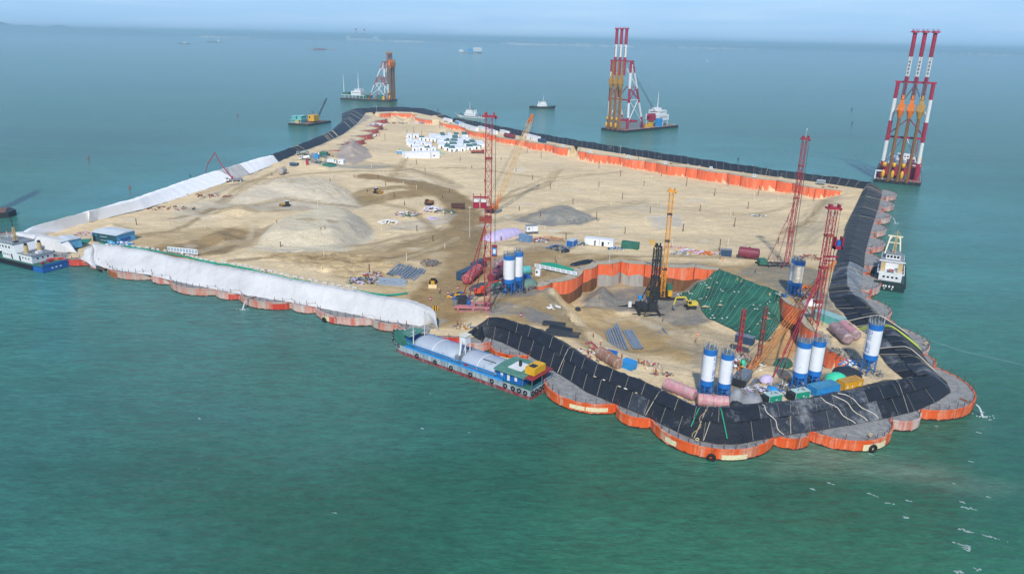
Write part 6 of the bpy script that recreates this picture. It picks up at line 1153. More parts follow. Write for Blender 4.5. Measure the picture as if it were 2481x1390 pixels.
# batching yard at the upper left
truck("white concrete mixer truck by the batching plant", G(740, 388), 3.0, K['white'], K['white'], 'mixer', Ln=8.5); truck("grey green mixer truck nearer the black embankment", G(733, 376), 3.3, M("mixer_grey", '8f9a94', .6, .15), MATS["mixer_grey"], 'mixer'); truck("second white mixer truck behind the batching plant", G(775, 380), 3.0, K['white'], K['white'], 'mixer')
truck("red tipper truck with a rusty load in front of the white hut village", G(1157, 372), .15, K['red'], K['rred'], 'dump', Ln=11); 
def loader(label, p, rz, col):
    th = thing("wheel_loader", label, "wheel loader", p, rz); part("engine_hood", col, th, (-3.2, -.6, -1, 1, 1.1, 2.2)); part("cab_body", K['dark'], th, (-.8, .7, -.8, .8, 1.3, 3.0)); part("cab_roof", K['buff'], th, (-1, .9, -1, 1, 3.0, 3.15)); part("front_frame", col, th, (.6, 1.8, -.6, .6, .9, 1.8))
    for x in (-1.9, 1.4):
        for s in (-1, 1): b = B(); b.cone((x, s * .9, .75), (x, s * 1.4, .75), .75, .75, 12); b.build("wheel", m_tyre, th)
    b = B(); [b.bar((1.2, s * .5, 1.7), (3.2, s * .5, .6), .22) for s in (-1, 1)]; b.build("lift_arm", col, th); b = B(); b.add([(x, y, z) for y in (-1.5, 1.5) for x, z in ((3.2, .1), (4.3, .05), (4.1, .3), (3.4, 1.3), (3.1, 1.0))], [(0, 1, 2, 3, 4)[::-1], (5, 6, 7, 8, 9), (0, 5, 6, 1), (4, 3, 8, 9), (0, 4, 9, 5), (2, 7, 8, 3), (1, 6, 7, 2)]); b.build("bucket", K['buff'], th); return th
loader("yellow brown wheel loader driving toward the viewer on the wet sand road", G(1049, 690), -1.5, K['yellow']); loader("yellow wheel loader beside the pinkish gravel cone", G(793, 377), .2, K['ochre']); 
def dozer(label, p, rz, col=None):
    th = thing("bulldozer", label, "bulldozer", p, rz); col = col or K['ochre']; b = B(); tracks(b, 4.4, 2.6, .7, 1.1); b.build("crawler_tracks", K['dark'], th); part("hood", col, th, (.1, 2.2, -.7, .7, 1.1, 2.1)); part("cab", K['dark'], th, (-1.6, .1, -.9, .9, 1.1, 3.1)); part("cab_roof", K['white'], th, (-1.7, .2, -1, 1, 3.1, 3.2)); b = B(); b.box((3.2, 0, .75), (.25, 3.6, 1.3)); b.bar((1, 1.6, .6), (3.1, 1.4, .6), .2); b.bar((1, -1.6, .6), (3.1, -1.4, .6), .2); b.build("blade", col, th); return th
dozer("bulldozer crossing the brown sand slope, left one of the two on the track", G(693, 500), math.pi + .1); dozer("bulldozer at the bend of the brown track, right one of the two", G(914, 468), -.6)
# ================================================================== containers, tanks, pipes and small things
def local(px, py, z=None):
    return G(px, py) if z is None else P(px, py, z)
def container(label, p0, p1, Wd, Ht, col, roof=None, name="container", cat="container", ribs=True, wins=(), doors=(), win_m=None, z=None, base=0.0, corner=True, extra=None, grp=None, off=0):
    """p0, p1: pixels of the left and right ends of the bottom of the side facing the viewer"""
    A = local(*p0, z); Bq = local(*p1, z); zz = min(A.z, Bq.z); A.z = Bq.z = zz + off; d = (Bq - A); Ln = d.length; rz = math.atan2(d.y, d.x); th = thing(name, label, cat, A, rz, grp)
    part("body", col, th, (0, Ln, 0, Wd, base, Ht))
    part("roof", roof or col, th, (-.06, Ln + .06, -.06, Wd + .06, Ht, Ht + .12))
    if ribs:
        b = B(); n = int(Ln / .5)
        for k in range(n): b.box(((k + .5) * Ln / n, -.03, (base + Ht) / 2), (Ln / n * .45, .06, Ht - base - .3))
        n2 = int(Wd / .5)
        for k in range(n2): b.box((-.03, (k + .5) * Wd / n2, (base + Ht) / 2), (.06, Wd / n2 * .45, Ht - base - .3)); b.box((Ln + .03, (k + .5) * Wd / n2, (base + Ht) / 2), (.06, Wd / n2 * .45, Ht - base - .3))
        o = b.build("corrugation", col, th); o["kind"] = "stuff"
    if corner:
        for x in (0, Ln):
            for y in (0, Wd): part("corner_post", roof or col, th, (x - .07, x + .07, y - .07, y + .07, base, Ht))
    for (a, w_, h0, h1) in wins: part("window", win_m or K['glass'], th, (a * Ln, a * Ln + w_, -.09, -.02, h0, h1))
    for (a, w_, h1) in doors: part("door", K['glass'] if win_m is None else win_m, th, (a * Ln, a * Ln + w_, -.1, -.02, base + .05, h1))
    for bx, mt, nm_ in (extra or []): part(nm_, mt, th, bx)
    return th, Ln
m_bpan = M("panel_white", 'e3e6e6', .6, .06, .5, dirt='a9a69c', dirtamt=.2); m_gr = M("gen_green", '1f9c7c', .5, .15, .7, dirt='5f7f70'); m_navy = M("navy", '2f4a66', .5, .2, .6, dirt='5f5a54'); m_groof = M("roof_sheet", '3f6e68', .7, .2, .4)
container("white two room site cabin on the sand road, with two doors and small windows", (1416, 592), (1485, 599), 3.4, 3.0, m_bpan, K['white'], "site_cabin", "cabin", False, wins=[(.34, .7, 1.4, 2.2), (.82, .5, 1.4, 2.0)], doors=[(.345, .5, 1.3), (.6, 1.0, 2.0)], extra=[((6.6, 6.75, -.12, -.02, 0, 3), K['grey'], "joint_strip")])
container("small white cabin on stilts above the scrap yard", (1272, 566), (1276, 569), 6, 5.0, m_bpan, K['grey'], "site_cabin", "cabin", False, base=2.4) if False else None
th = thing("site_cabin", "white cabin standing on legs beside the lilac sack pile", "cabin", G(1276, 571), .35); part("body", m_bpan, th, (0, 5.6, 0, 2.6, 1.8, 4.5)); part("roof", K['grey'], th, (-.1, 5.7, -.1, 2.7, 4.5, 4.65), (1, 5, 1, 1.3, 4.65, 4.8)); part("window", K['glass'], th, (-.05, 0, .8, 1.6, 2.6, 3.8), (.8, 1.4, -.05, 0, 2.8, 3.8)); part("leg", K['steel'], th, *[(x, x + .2, y, y + .2, 0, 1.8) for x in (.1, 2.7, 5.3) for y in (.1, 2.3)]); part("joint_strip", K['grey'], th, (2.9, 3.0, -.05, 0, 1.8, 4.5))
container("green container on the sand road right of the white cabin", (1505, 602), (1545, 606), 2.5, 3.2, K['green'], K['green']); container("blue grey container by the maroon tank", (1745, 620), (1772, 623), 2.5, 2.9, m_navy, K['grey']); container("blue container with white stripes beside the lilac drum", (1372, 596), (1388, 599), 4.5, 2.6, K['blue'], M("roof_pale", 'b6c2c8', .6, .1))
container("large blue grey container in the scrap yard below the cabin on legs", (1257, 583), (1281, 588), 2.4, 3.0, M("box_slate", '6f8fb0', .5, .15, .6, dirt='5f6a72'), None); container("white kiosk by the green strip", (1297, 668), (1308, 669), 2.2, 2.5, m_bpan, K['white'], "kiosk", "kiosk", False, wins=[(.1, .7, 1.2, 2.0)])
container("navy container with a pale end left of the red tank", (1106, 678), (1121, 682), 13, 3.2, m_navy, M("navy_top", '3a4f66', .6, .2)); container("dark container behind the navy one", (1140, 655), (1152, 657), 8, 3.0, M("dark_box", '3f4f60', .6, .2), None)
container("turquoise container in line with the right embankment, nearest one", (2018, 812), (2040, 815), 7, 2.8, K['mint'], M("roof_mint2", '8fb8b4', .7, .12), z=4) if False else None
def obox(label, corners, Ht, col, roof, name="container", cat="container", z=4, wins=0):
    """box from three pixels of its base: near corner, left corner, right corner"""
    C0, A, Bq = [P(*c, z) for c in corners]; d = Bq - C0; e = A - C0; Ln, Wd = d.length, e.length; rz = math.atan2(d.y, d.x); th = thing(name, label, cat, C0, rz); part("body", col, th, (0, Ln, 0, Wd, 0, Ht)); part("roof", roof, th, (-.05, Ln + .05, -.05, Wd + .05, Ht, Ht + .1)); b = B(); n = int(Wd / .5)
    for k in range(n): b.box((-.03, (k + .5) * Wd / n, Ht / 2), (.06, Wd / n * .45, Ht - .3))
    n = int(Ln / .5)
    for k in range(n): b.box(((k + .5) * Ln / n, -.03, Ht / 2), (Ln / n * .45, .06, Ht - .3))
    o = b.build("corrugation", col, th); o["kind"] = "stuff"; return th, Ln, Wd
obox("long turquoise container lying along the right embankment", ((2030, 795), (1997, 768), (2048, 790)), 2.8, K['mint'], M("roof_mint2", '8fb8b4', .7, .12)); 
obox("blue container with an open window beside the rusty tank on the front embankment", ((1529, 903), (1503, 893), (1543, 895)), 2.5, K['sky'], K['sky']); obox("small open blue skip behind the rusty tank", ((1490, 868), (1472, 860), (1496, 862)), 1.4, K['sky'], K['blue'], "skip", "skip")
container("long blue container behind the front embankment, right of the second generator", (1975, 968), (2032, 956), 3.2, 2.9, K['sky'], M("tank_blue", '3f86a8', .6, .2, .5, dirt='6a8f98'), ribs=False, z=4, extra=[((1, 6, -.1, -.02, .9, 1.3), K['blue'], "rail_groove")]); container("yellow generator container at the right end of the row", (2044, 951), (2088, 940), 2.6, 2.6, K['yellow'], K['ochre'], "generator", "generator", True, z=4, wins=[(.12, .5, 1.1, 1.7), (.4, .4, 1.1, 1.6), (.8, .6, 1.1, 1.7)], win_m=K['white'])
def generator(label, p0, p1):
    th, Ln = container(label, p0, p1, 2.2, 2.5, m_gr, M("gen_roof", 'a9c4bc', .6, .12), "generator", "generator", True, z=4, wins=[(.15, .35, .8, 1.0), (.5, .5, 1.2, 1.5), (.72, .3, .8, 1.0)], win_m=K['white']); part("radiator_grille", K['dark'], th, (-1.3, 0, .05, 2.15, 0, 2.4)); part("roof_hatch", K['grey'], th, (Ln * .6, Ln * .8, .6, 1.6, 2.62, 2.75)); part("exhaust", K['steel'], th, (Ln * .3, Ln * .36, .9, 1.1, 2.62, 3.1))
generator("left green generator behind the front embankment", (1862, 983), (1893, 977)); generator("right green generator beside the long blue container", (1926, 974), (1960, 968))
def tank(label, pa, pb, r, col, z=4, rings=3, ends=None, n=16, group=None):
    A, Bq = [P(*q, z) for q in (pa, pb)]; d = Bq - A; Ln = d.length; th = thing("storage_tank", label, "tank", A, math.atan2(d.y, d.x), group); b = B(); b.cone((0, 0, r + .3), (Ln, 0, r + .3), r, r, n); b.build("shell", col, th, False)
    for x, s in ((0, -1), (Ln, 1)): b = B(); b.cone((x, 0, r + .3), (x + s * .35, 0, r + .3), r * .98, r * .7, n); b.build("dished_end", ends or col, th)
    for k in range(rings): b = B(); x = Ln * (k + .5) / rings; b.cone((x - .06, 0, r + .3), (x + .06, 0, r + .3), r + .04, None, n); b.build("hoop", ends or col, th)
    part("saddle", K['steel'], th, (Ln * .2, Ln * .2 + .3, -r * .7, r * .7, 0, .9), (Ln * .8 - .3, Ln * .8, -r * .7, r * .7, 0, .9)); part("manhole", ends or col, th, (Ln * .45, Ln * .55, -.3, .3, 2 * r + .2, 2 * r + .6)); part("leg", K['steel'], th, *[(Ln * f, Ln * f + .15, s * r * .8 - .08, s * r * .8 + .08, 0, r * .7) for f in (.1, .5, .9) for s in (-1, 1)]); return th
m_pink = M("tank_pink", 'c98a92', .6, .25, .5, dirt='b3a79a', dirtamt=.5); m_rtank = M("tank_rust", '9a7058', .6, .25, .5, dirt='a99c90', dirtamt=.45, streak=True); m_maroon = M("tank_maroon", '7e2f3f', .5, .2, .5, dirt='6a4040'); m_tred = M("tank_red", 'b04a4c', .55, .25, .5, dirt='b59a90', dirtamt=.4); m_tgrey = M("tank_greypink", '9a8082', .6, .3, .5, dirt='b0a098', dirtamt=.45)
tank("rusty tank lying behind the front embankment next to the blue container", (1453, 868), (1497, 897), 1.7, m_rtank); tank("left pink tank behind the front embankment, beside the front silo pair", (1612, 945), (1680, 972), 1.6, m_pink); tank("right pink tank behind the front embankment, in front of the silo pair", (1689, 984), (1762, 991), 1.6, m_pink, ends=m_rtank)
tank("maroon tank on the sand road left of the leaning red rig", (1790, 624), (1836, 630), 2.3, m_maroon); tank("red tank beside the navy container", (1130, 690), (1160, 663), 1.9, m_tred); tank("pinkish tank behind the crimson tower, right of the red one", (1193, 688), (1222, 657), 2.1, m_tred, ends=m_maroon); tank("pale tank behind the pinkish one near the crimson tower", (1200, 655), (1218, 645), 1.7, m_tgrey)
tank("mottled pink and black tank along the right embankment, left one of the pair", (2018, 805), (2052, 836), 1.7, m_tgrey, z=4); tank("mottled pink tank along the right embankment, right one of the pair", (2040, 798), (2072, 826), 1.6, m_pink, z=4, ends=m_tgrey); tank("small red tank between the silo pair and the blue scrap, near the crimson tower", (1222, 690), (1235, 675), 1.4, m_tred); tank("turquoise tarped tank behind the silo pair", (1262, 668), (1282, 664), 1.6, K['mint'])
tank("fallen grey cylinder on the sand beside the red wall edge", (680, 424), (690, 420), 1.9, M("concrete_grey", 'a9a098', .8, .15), rings=1)
# pipes: each one a thing
def pipes(group, label, cols, pA, pB, n, r, mt, z=None, layers=1, jit=.0, np_=8, spread=None):
    """n pipes side by side: pA = pixel of the first pipe's near end, pB its far end, spread = pixel of the last pipe's near end"""
    A, Bq, S = local(*pA, z), local(*pB, z), local(*spread, z); d = Bq - A; d.z = 0; s = S - A; s.z = 0; zz = min(A.z, Bq.z); b = B(); b.pipe((0, 0, 0), (d.length, 0, 0), r, .15, np_); proto = b.build("pipe", mt, None, False); me = proto.data; rz = math.atan2(d.y, d.x); first = True
    for l in range(layers):
        for k in range(n - l):
            o = proto if first else bpy.data.objects.new("pipe", me)
            if not first: COL.objects.link(o)
            first = False; f = (k + .5 * l) / max(1, n - 1); o.location = A + s * f + d.normalized() * random.uniform(-jit, jit); o.location.z = zz + r + l * r * 1.75; o.rotation_euler = (0, 0, rz + random.uniform(-.01, .01)); tag(o, label + (', top layer, ' if l else ', ') + nth(k) + ' from left', "pipe", group)
m_gp = M("pipe_grey", '8b98a3', .4, .15, .8, metal=.2, dirt='6f6a62'); m_bp = M("pipe_black", '1f262e', .5, .2, .8)
pipes("grey steel pipes in the left bundle on the pit floor", "grey pipe, left bundle on the pit floor", 0, (1493, 843), (1467, 806), 7, .33, m_gp, None, 1, .5, spread=(1521, 848)); pipes("grey steel pipes in the right bundle on the pit floor", "grey pipe, right bundle on the pit floor", 0, (1537, 848), (1511, 804), 5, .36, m_gp, None, 1, .4, spread=(1557, 846)); pipes("two grey pipes lying apart on the pit floor", "grey pipe of the separate pair on the pit floor", 0, (1633, 841), (1598, 804), 2, .34, m_gp, spread=(1641, 839))
pipes("black pipes lying behind the front embankment", "black pipe, upper pile behind the front berm", 0, (1370, 787), (1316, 781), 4, .42, m_bp, 4, 1, .3, spread=(1368, 794)); pipes("black pipes lying behind the front embankment", "black pipe, middle pile behind the front berm", 0, (1388, 801), (1333, 791), 4, .42, m_bp, 4, 1, .3, spread=(1386, 807)); pipes("black pipes lying behind the front embankment", "black pipe, lower pile behind the front berm", 0, (1408, 812), (1326, 801), 4, .42, m_bp, 4, 1, .3, spread=(1402, 822))
pipes("long silver pipes stacked beside the sand road", "silver pipe, big stack by the road", 0, (938, 666), (968, 642), 10, .42, m_gp, None, 1, .9, spread=(1002, 680)); pipes("galvanised tubes lying crosswise below the silver stack", "tube crosswise below the silver stack", 0, (915, 690), (985, 694), 6, .34, m_gp, None, 1, .4, spread=(918, 674))
pipes("red beams behind the front embankment", "red beam behind the front berm", 0, (1452, 848), (1430, 828), 3, .25, K['red'], 4, 1, .3, 4, spread=(1440, 852))
# well casings standing all over the sand basin
BR_ = [(508,480,12),(510,488,0),(331,545,17),(680,598,14),(659,426,9),(858,430,9),(800,440,9),(916,432,10),(934,450,10),(1049,585,16),(1089,467,11),(955,478,15),(980,498,12),(1010,560,15),(1003,330,22),(1022,331,14),(1083,335,20),(1103,330,10),(933,340,16),(919,330,12),(986,325,11),(1065,310,16),(1115,390,10),(1009,398,12),(1030,416,10),(1214,388,8),(1277,370,10),(1404,386,15),(1451,408,17),(1503,428,17),(1451,453,12),(1560,450,13),(1602,428,17),(1663,450,20),(1731,475,19),(1764,450,20),(1837,473,24),(1812,506,18),(1696,512,17),(1575,516,16),(1508,483,16),(1445,533,20),(1514,566,17),(1655,561,20),(1779,550,23),(1743,608,30),(1971,487,28),(1908,540,21),(1885,590,18),(1250,416,9),(1290,435,12),(1333,458,15),(1388,495,15),(1258,510,12),(1309,525,12),(1371,580,17),(1214,583,12),(1311,383,14),(1340,372,12),(1174,442,8),(1143,408,8),(1312,450,0),(1120,360,9),(1213,475,12),(890,466,8),(1072,480,8),(797,668,0),(1010,340,0),(1360,540,0),(895,660,22),(1546,395,14),(1862,427,0)]
WH_ = [(930,420,10),(942,425,9),(977,450,12),(1009,460,13),(1136,450,13),(1249,450,11),(1218,520,14),(1247,490,14),(1456,440,9),(1452,475,11),(1481,500,12),(1547,425,16),(1578,436,12),(1592,494,11),(1563,536,14),(1710,492,15),(1826,486,22),(1884,486,18),(1769,522,18),(1763,600,26),(1628,596,18),(1320,560,14),(1078,602,14),(985,633,22),(785,622,16),(770,498,15),(780,655,12),(497,555,12),(911,370,9),(925,560,13),(1014,496,9),(1075,522,14),(1452,570,14),(1348,455,12),(1365,490,11),(900,408,10),(806,430,12)]
m_cb = M("casing_brown", '6a4736', .8, .3, .6); m_cw = M("casing_white", 'ddd2b4', .7, .1, .6)
cm = {}
LM = [(1180,520,"the crimson tower"),(1070,350,"the right hut block"),(1010,360,"the left hut block"),(1350,515,"the grey spoil heap"),(760,560,"the big pale mound"),(985,525,"the lilac and red scrap"),(1093,500,"the dark steel box"),(1240,570,"the lilac sacks"),(1450,590,"the white site cabin"),(1525,600,"the green container"),(1620,560,"the yellow leader"),(1758,616,"the blue grey container"),(1812,618,"the maroon tank"),(1915,560,"the leaning red rig"),(1835,524,"the white scrap"),(1250,400,"the pale crane boom"),(1500,385,"the gap in the orange wall"),(1720,420,"the far orange wall's middle"),(1900,460,"the far wall's end"),(980,300,"the far sand heaps"),(855,365,"the pinkish gravel cone"),(914,468,"the right bulldozer"),(693,500,"the left bulldozer"),(568,440,"the pump truck"),(270,580,"the blue green shed"),(1042,640,"the scaffold pile"),(960,670,"the silver pipes"),(1375,740,"the pit"),(1600,500,"the middle of the open basin"),(1130,300,"the far white cabins")]
CASE = {}
def casing(px, py, hpx, mt, r, lab, grp):
    d_, lx_, ly_, nm_ = min((math.hypot(px - a, (py - c) * 2), a, c, n) for a, c, n in LM); dx, dy = px - lx_, (py - ly_) * 1.6
    rel = ("right of" if dx > 0 else "left of") if abs(dx) > abs(dy) else ("in front of" if dy > 0 else "behind"); k_ = CASE.setdefault((lab, rel, nm_), []); k_.append(1)
    lab = lab + f" {rel} {nm_}" + ("" if len(k_) == 1 else ", " + ["", "second", "third", "fourth", "fifth", "sixth", "seventh"][len(k_) - 1] + " one there")

    p = G(px, py); h = hpx * mpp(p) / .975
    if mt.name not in cm: b = B(); b.pipe((0, 0, 0), (0, 0, 1), r, .2, 8); o = b.build("well_casing", mt); cm[mt.name] = o.data
    else: o = bpy.data.objects.new("well_casing", cm[mt.name]); COL.objects.link(o)
    o.location = (p.x, p.y, p.z - .2); o.scale = (1, 1, h); tag(o, lab, "well casing", grp)
for x, y, h in BR_:
    if h: casing(x, y, h, m_cb, .2, "rusty brown well casing", "brown well casings in the basin")
for x, y, h in WH_:
    if h: casing(x, y, h, m_cw, .14, "thin pale well tube", "pale well tubes in the basin")
# white blocks in a row along the green strip inside the near white embankment
def chain(px_pts, n):
    ps = [G(*q) for q in px_pts]; return resample(ps, n)
b = B(); b.box((0, 0, .45), (1.5, .55, .25)); b.box((-.6, 0, .2), (.3, .55, .4)); b.box((.6, 0, .2), (.3, .55, .4)); proto = b.build("barrier_block", M("block_white", 'dadcd8', .8, .08))
row = chain([(285, 590), (320, 598), (420, 611), (500, 632), (600, 647), (700, 670), (800, 690), (860, 699)], 38)
for k, p in enumerate(row):
    o = proto if k == 0 else proto.copy(); 
    if k: COL.objects.link(o)
    o.location = p + Vector((random.uniform(-.4, .4), random.uniform(-.4, .4), 0)); o.rotation_euler = (0, 0, -.5 + random.uniform(-.4, .4)); o.scale = (1.15,) * 3; tag(o, "small white block along the near green strip, " + nth(k) + " from the left", "barrier block", "white blocks along the near white embankment")
def ribbon(name, label, cat, A, Bl, mt, off=.12, nu=None, nv=3, wr=.05, kind=None, thick=True):
    """a sheet lying on the ground between two rails of pixels"""
    A = [G(*q) for q in A]; Bl = [G(*q) for q in Bl]; nu = nu or max(6, int(line_len(A) / 1.2)); a = resample(A, nu); c = resample(Bl, nu); X = []; Y = []
    for p, q in zip(a, c):
        for j in range(nv + 1): e = p.lerp(q, j / nv); X.append(e.x); Y.append(e.y)
    X, Y = np.array(X), np.array(Y); Z = height(X, Y) + off + RG.uniform(-wr, wr, len(X)); b = B(); b.add(list(zip(X, Y, Z)), [(i * (nv + 1) + j, (i + 1) * (nv + 1) + j, (i + 1) * (nv + 1) + j + 1, i * (nv + 1) + j + 1) for i in range(nu) for j in range(nv)]); o = b.build(name, mt, None, True); tag(o, label, cat, None, kind); return o
m_gnet = M("green_net_bright", '1f9a76', .8, .15, .5)
ribbon("green_matting", "long green strip along the top of the near white embankment", "matting", [(240,588),(367,606),(500,633),(600,650),(700,674),(781,691),(880,706),(935,714),(985,709)], [(240,592),(367,610),(500,637.5),(600,654),(700,678),(781,695),(880,711),(935,719),(990,712)], m_gnet, .25)
ribbon("green_matting", "bright green strip behind the row of white panels near the orange wall", "matting", [(1316,636),(1345,638),(1400,656)], [(1302,647),(1345,655),(1385,666)], m_gnet, .2, 14)
ribbon("green_matting", "green patch of netting by the left white nose", "matting", [(180,583),(205,580),(222,578)], [(178,592),(200,592),(214,590)], M("green_net_dark", '2a8068', .8, .2, .5), .2, 8); ribbon("green_matting", "dull green netting below the batching plant", "matting", [(780,397),(800,396),(815,399)], [(781,402),(800,406),(816,403)], MATS["green_net_dark"], .3, 8)
# white panels on stands
def panel_row(label, pts, n, hh, mt, grp, wd=1.3):
    rs = chain(pts, n - 1)
    for k, p in enumerate(rs):
        th = thing("notice_panel", label + ", " + nth(k) + " from the left", "notice panel", p, -.35, grp); part("board", mt, th, (-wd / 2, wd / 2, -.04, .04, .5, .5 + hh)); part("post", K['steel'], th, (-wd / 2, -wd / 2 + .08, .05, .12, 0, .5 + hh), (wd / 2 - .08, wd / 2, .05, .12, 0, .5 + hh)); part("print", M("notice_print", '9fb0bd', .6, .3, 4), th, (-wd * .35, wd * .35, -.07, -.045, .9, .2 + hh))
panel_row("white notice panel above the near white embankment", [(411, 612), (476, 619)], 10, 2.1, m_bpan, "ten white notice panels above the near white embankment", 1.6)
panel_row("low pinkish panel along the green strip", [(1302, 650), (1390, 672)], 8, 1.3, m_bpan, "notice panels along the green strip by the pit", 2.4)
panel_row("small white sign behind the far orange wall", [(1364, 358), (1430, 372), (1530, 385), (1622, 401), (1712, 411), (1827, 432)], 6, 2.2, m_bpan, "sign boards along the far right strip", 2.0)
# blue sheds at the left corner
def shed(label, p0, p1, Wd, Ht, col, wall2, roofm):
    A = G(*p0); Bq = G(*p1); Bq.z = A.z; d = Bq - A; Ln = d.length; th = thing("site_shed", label, "shed", A, math.atan2(d.y, d.x)); part("front_wall", col, th, (0, Ln, 0, .15, 0, Ht)); part("side_wall", wall2, th, (Ln - .15, Ln, .15, Wd, 0, Ht), (0, .15, .15, Wd, 0, Ht)); part("back_wall", wall2, th, (.15, Ln - .15, Wd - .15, Wd, 0, Ht)); b = B(); b.add([(-.4, -.4, Ht), (Ln + .4, -.4, Ht), (Ln + .4, Wd + .4, Ht + .1), (-.4, Wd + .4, Ht + .1), (-.4, Wd / 2, Ht + .7), (Ln + .4, Wd / 2, Ht + .7)], [(0, 1, 5, 4), (4, 5, 2, 3), (0, 4, 3), (1, 2, 5), (0, 3, 2, 1)]); b.build("roof", roofm, th); return th, Ln
m_teal = M("shed_teal", '1f4f5a', .6, .3, .4, dirt='12303a'); m_lb = M("shed_blue", '5aa3c8', .6, .2, .4, dirt='7fb8d0'); m_wr = M("shed_roof", 'c9d0d2', .6, .1, .3)
th, Ln = shed("blue green hoarding clad shed with a white roof, at the inner left corner", (226, 584), (284, 592), 9.5, 4.0, m_teal, m_lb, m_wr); part("poster", m_lb, th, (8.2, 11.5, -.06, -.01, .1, 1.5)); part("lettering", K['white'], th, (4.5, 8.4, -.07, -.01, 2.6, 2.75), (4.5, 7.8, -.07, -.01, 1.0, 1.12)); part("doorway", K['glass'], th, (.4, 1.6, -.07, -.01, 0, 2.4)); part("emblem", K['sky'], th, (1.9, 2.7, -.07, -.01, 2.6, 3.2)); part("side_picture", K['blue'], th, (Ln, Ln + .05, 2, 7, .8, 2.2))
th, Ln = shed("small white shed with a pale blue side, beside the big tug at the left corner", (128, 600), (152, 610), 8, 3.6, m_bpan, m_lb, m_wr); part("doorway", K['glass'], th, (.6, 1.8, -.06, -.01, 0, 3)); part("window", K['glass'], th, (3, 4.6, -.06, -.01, 1.6, 2.8))
# village of white prefab huts
m_hw = M("hut_white", 'e8eaea', .6, .05, .5, dirt='bfc3c0', dirtamt=.2); m_hg = M("hut_roof_green", '4b7470', .7, .15, .4, dirt='6a8f88')
def hut(px, py, nx=1, ln=6, wd=3, ht=2.7, roof=None, lab=None, rz=0.0):
    p = G(px, py); th = thing("prefab_hut", lab, "prefab hut", p, rz, "white prefab huts in the village in the basin"); part("wall", m_hw, th, (0, wd, 0, ln, 0, ht)); part("roof", roof or m_hw, th, (.12, wd - .12, .12, ln - .12, ht, ht + .12)); part("door", K['glass'], th, (wd * .4, wd * .6, -.05, 0, 0, 2)); return th
vx = [(1060,349,0),(1075,350,1),(1092,350,1),(1110,350,0),(1068,345,0),(1080,342,0),(1097,343,1),(1118,343,0),(1040,336,0),(1052,339,0),(1066,336,1),(1082,335,0),(1100,334,1),(1120,334,1),(1042,344,0),(1128,347,0),(1090,358,1),(1108,358,0),(1124,356,1),(1139,354,1),(1076,365,1),(1087,368,1),(1100,367,0),(1114,367,0),(1131,364,1),(1146,362,1),(1062,360,0),(1156,358,0)]
vx.sort(key=lambda q: q[1]); rr = random.Random(4)
for k, (x, y, g) in enumerate(vx): hut(x, y, ln=rr.uniform(16, 26), wd=rr.choice([5, 5.6, 6.4]), ht=2.9, roof=m_hg if g else m_hw, lab=("white hut with a dark green flat roof" if g else "white hut with a white flat roof") + ", right block, " + nth(k) + " from the back", rz=.12)
LV = [(985,334,0),(1000,334,0),(1015,340,1),(1024,342,0),(984,344,0),(998,349,0),(1010,352,0),(990,356,0),(1004,358,0),(1018,352,0),(1030,358,0),(998,366,0),(1012,365,0),(1028,366,1),(1043,367,0),(985,352,0)]
LV.sort(key=lambda q: q[1])
for k, (x, y, g) in enumerate(LV): hut(x, y, ln=rr.uniform(9, 15), wd=rr.choice([4.6, 5, 5.6]), ht=2.5, roof=m_hg if g else m_hw, lab=("small white hut with a green roof" if g else "small white prefab unit") + ", left block, " + nth(k) + " from the back", rz=.1)
for x in range(980, 1040, 12): pass
container("long white prefab wall block at the front of the left hut block", (982, 384), (1043, 384), 7, 5.2, m_hw, m_hw, "prefab_hut", "prefab hut", False, doors=[(.08, .5, 2.0)], grp="white prefab huts in the village in the basin"); container("separate white prefab block with a round dark vent, right of the long one", (1045, 384), (1065, 383), 7, 4.8, m_hw, m_hw, "prefab_hut", "prefab hut", False, wins=[(.25, 1.2, 1.6, 2.6)], grp="white prefab huts in the village in the basin")
ribbon("green_matting", "pale green edging beside the left hut block", "matting", [(975,358),(990,372)], [(972,360),(986,374)], M("mat_pale_green", '9fd0ae', .8, .1), .2, 8); ribbon("green_matting", "pale green edging beside the right hut block", "matting", [(1058,360),(1080,374)], [(1055,362),(1076,376)], MATS["mat_pale_green"], .2, 8)
th = thing("small_van", "small blue and white tank cart left of the hut village", "cart", G(968, 373), .1); part("tank_body", K['sky'], th, (-2.2, 2.2, -1, 1, .7, 2.0)); part("tank_top", K['white'], th, (-2, 2, -.9, .9, 2.0, 2.5)); part("base", K['white'], th, (-2.4, 2.4, -1.1, 1.1, .3, .7)); part("pole", K['dark'], th, (-.08, .08, -.08, .08, 2.5, 5)); part("wheel", K['dark'], th, (-1.8, -1.2, -1.15, 1.15, 0, .6), (1.2, 1.8, -1.15, 1.15, 0, .6))
th = thing("small_van", "small white van on the bare sand at the far end", "van", G(910, 331), 1.4); part("body", K['white'], th, (-2.4, 1.4, -1, 1, .5, 2.4)); part("nose", K['white'], th, (1.4, 2.4, -1, 1, .5, 1.5)); part("window", K['glass'], th, (-1.8, 1.2, -1.03, 1.03, 1.5, 2.1)); part("wheel", K['dark'], th, (-1.8, -1.1, -1.05, 1.05, 0, .6), (1.2, 1.9, -1.05, 1.05, 0, .6))
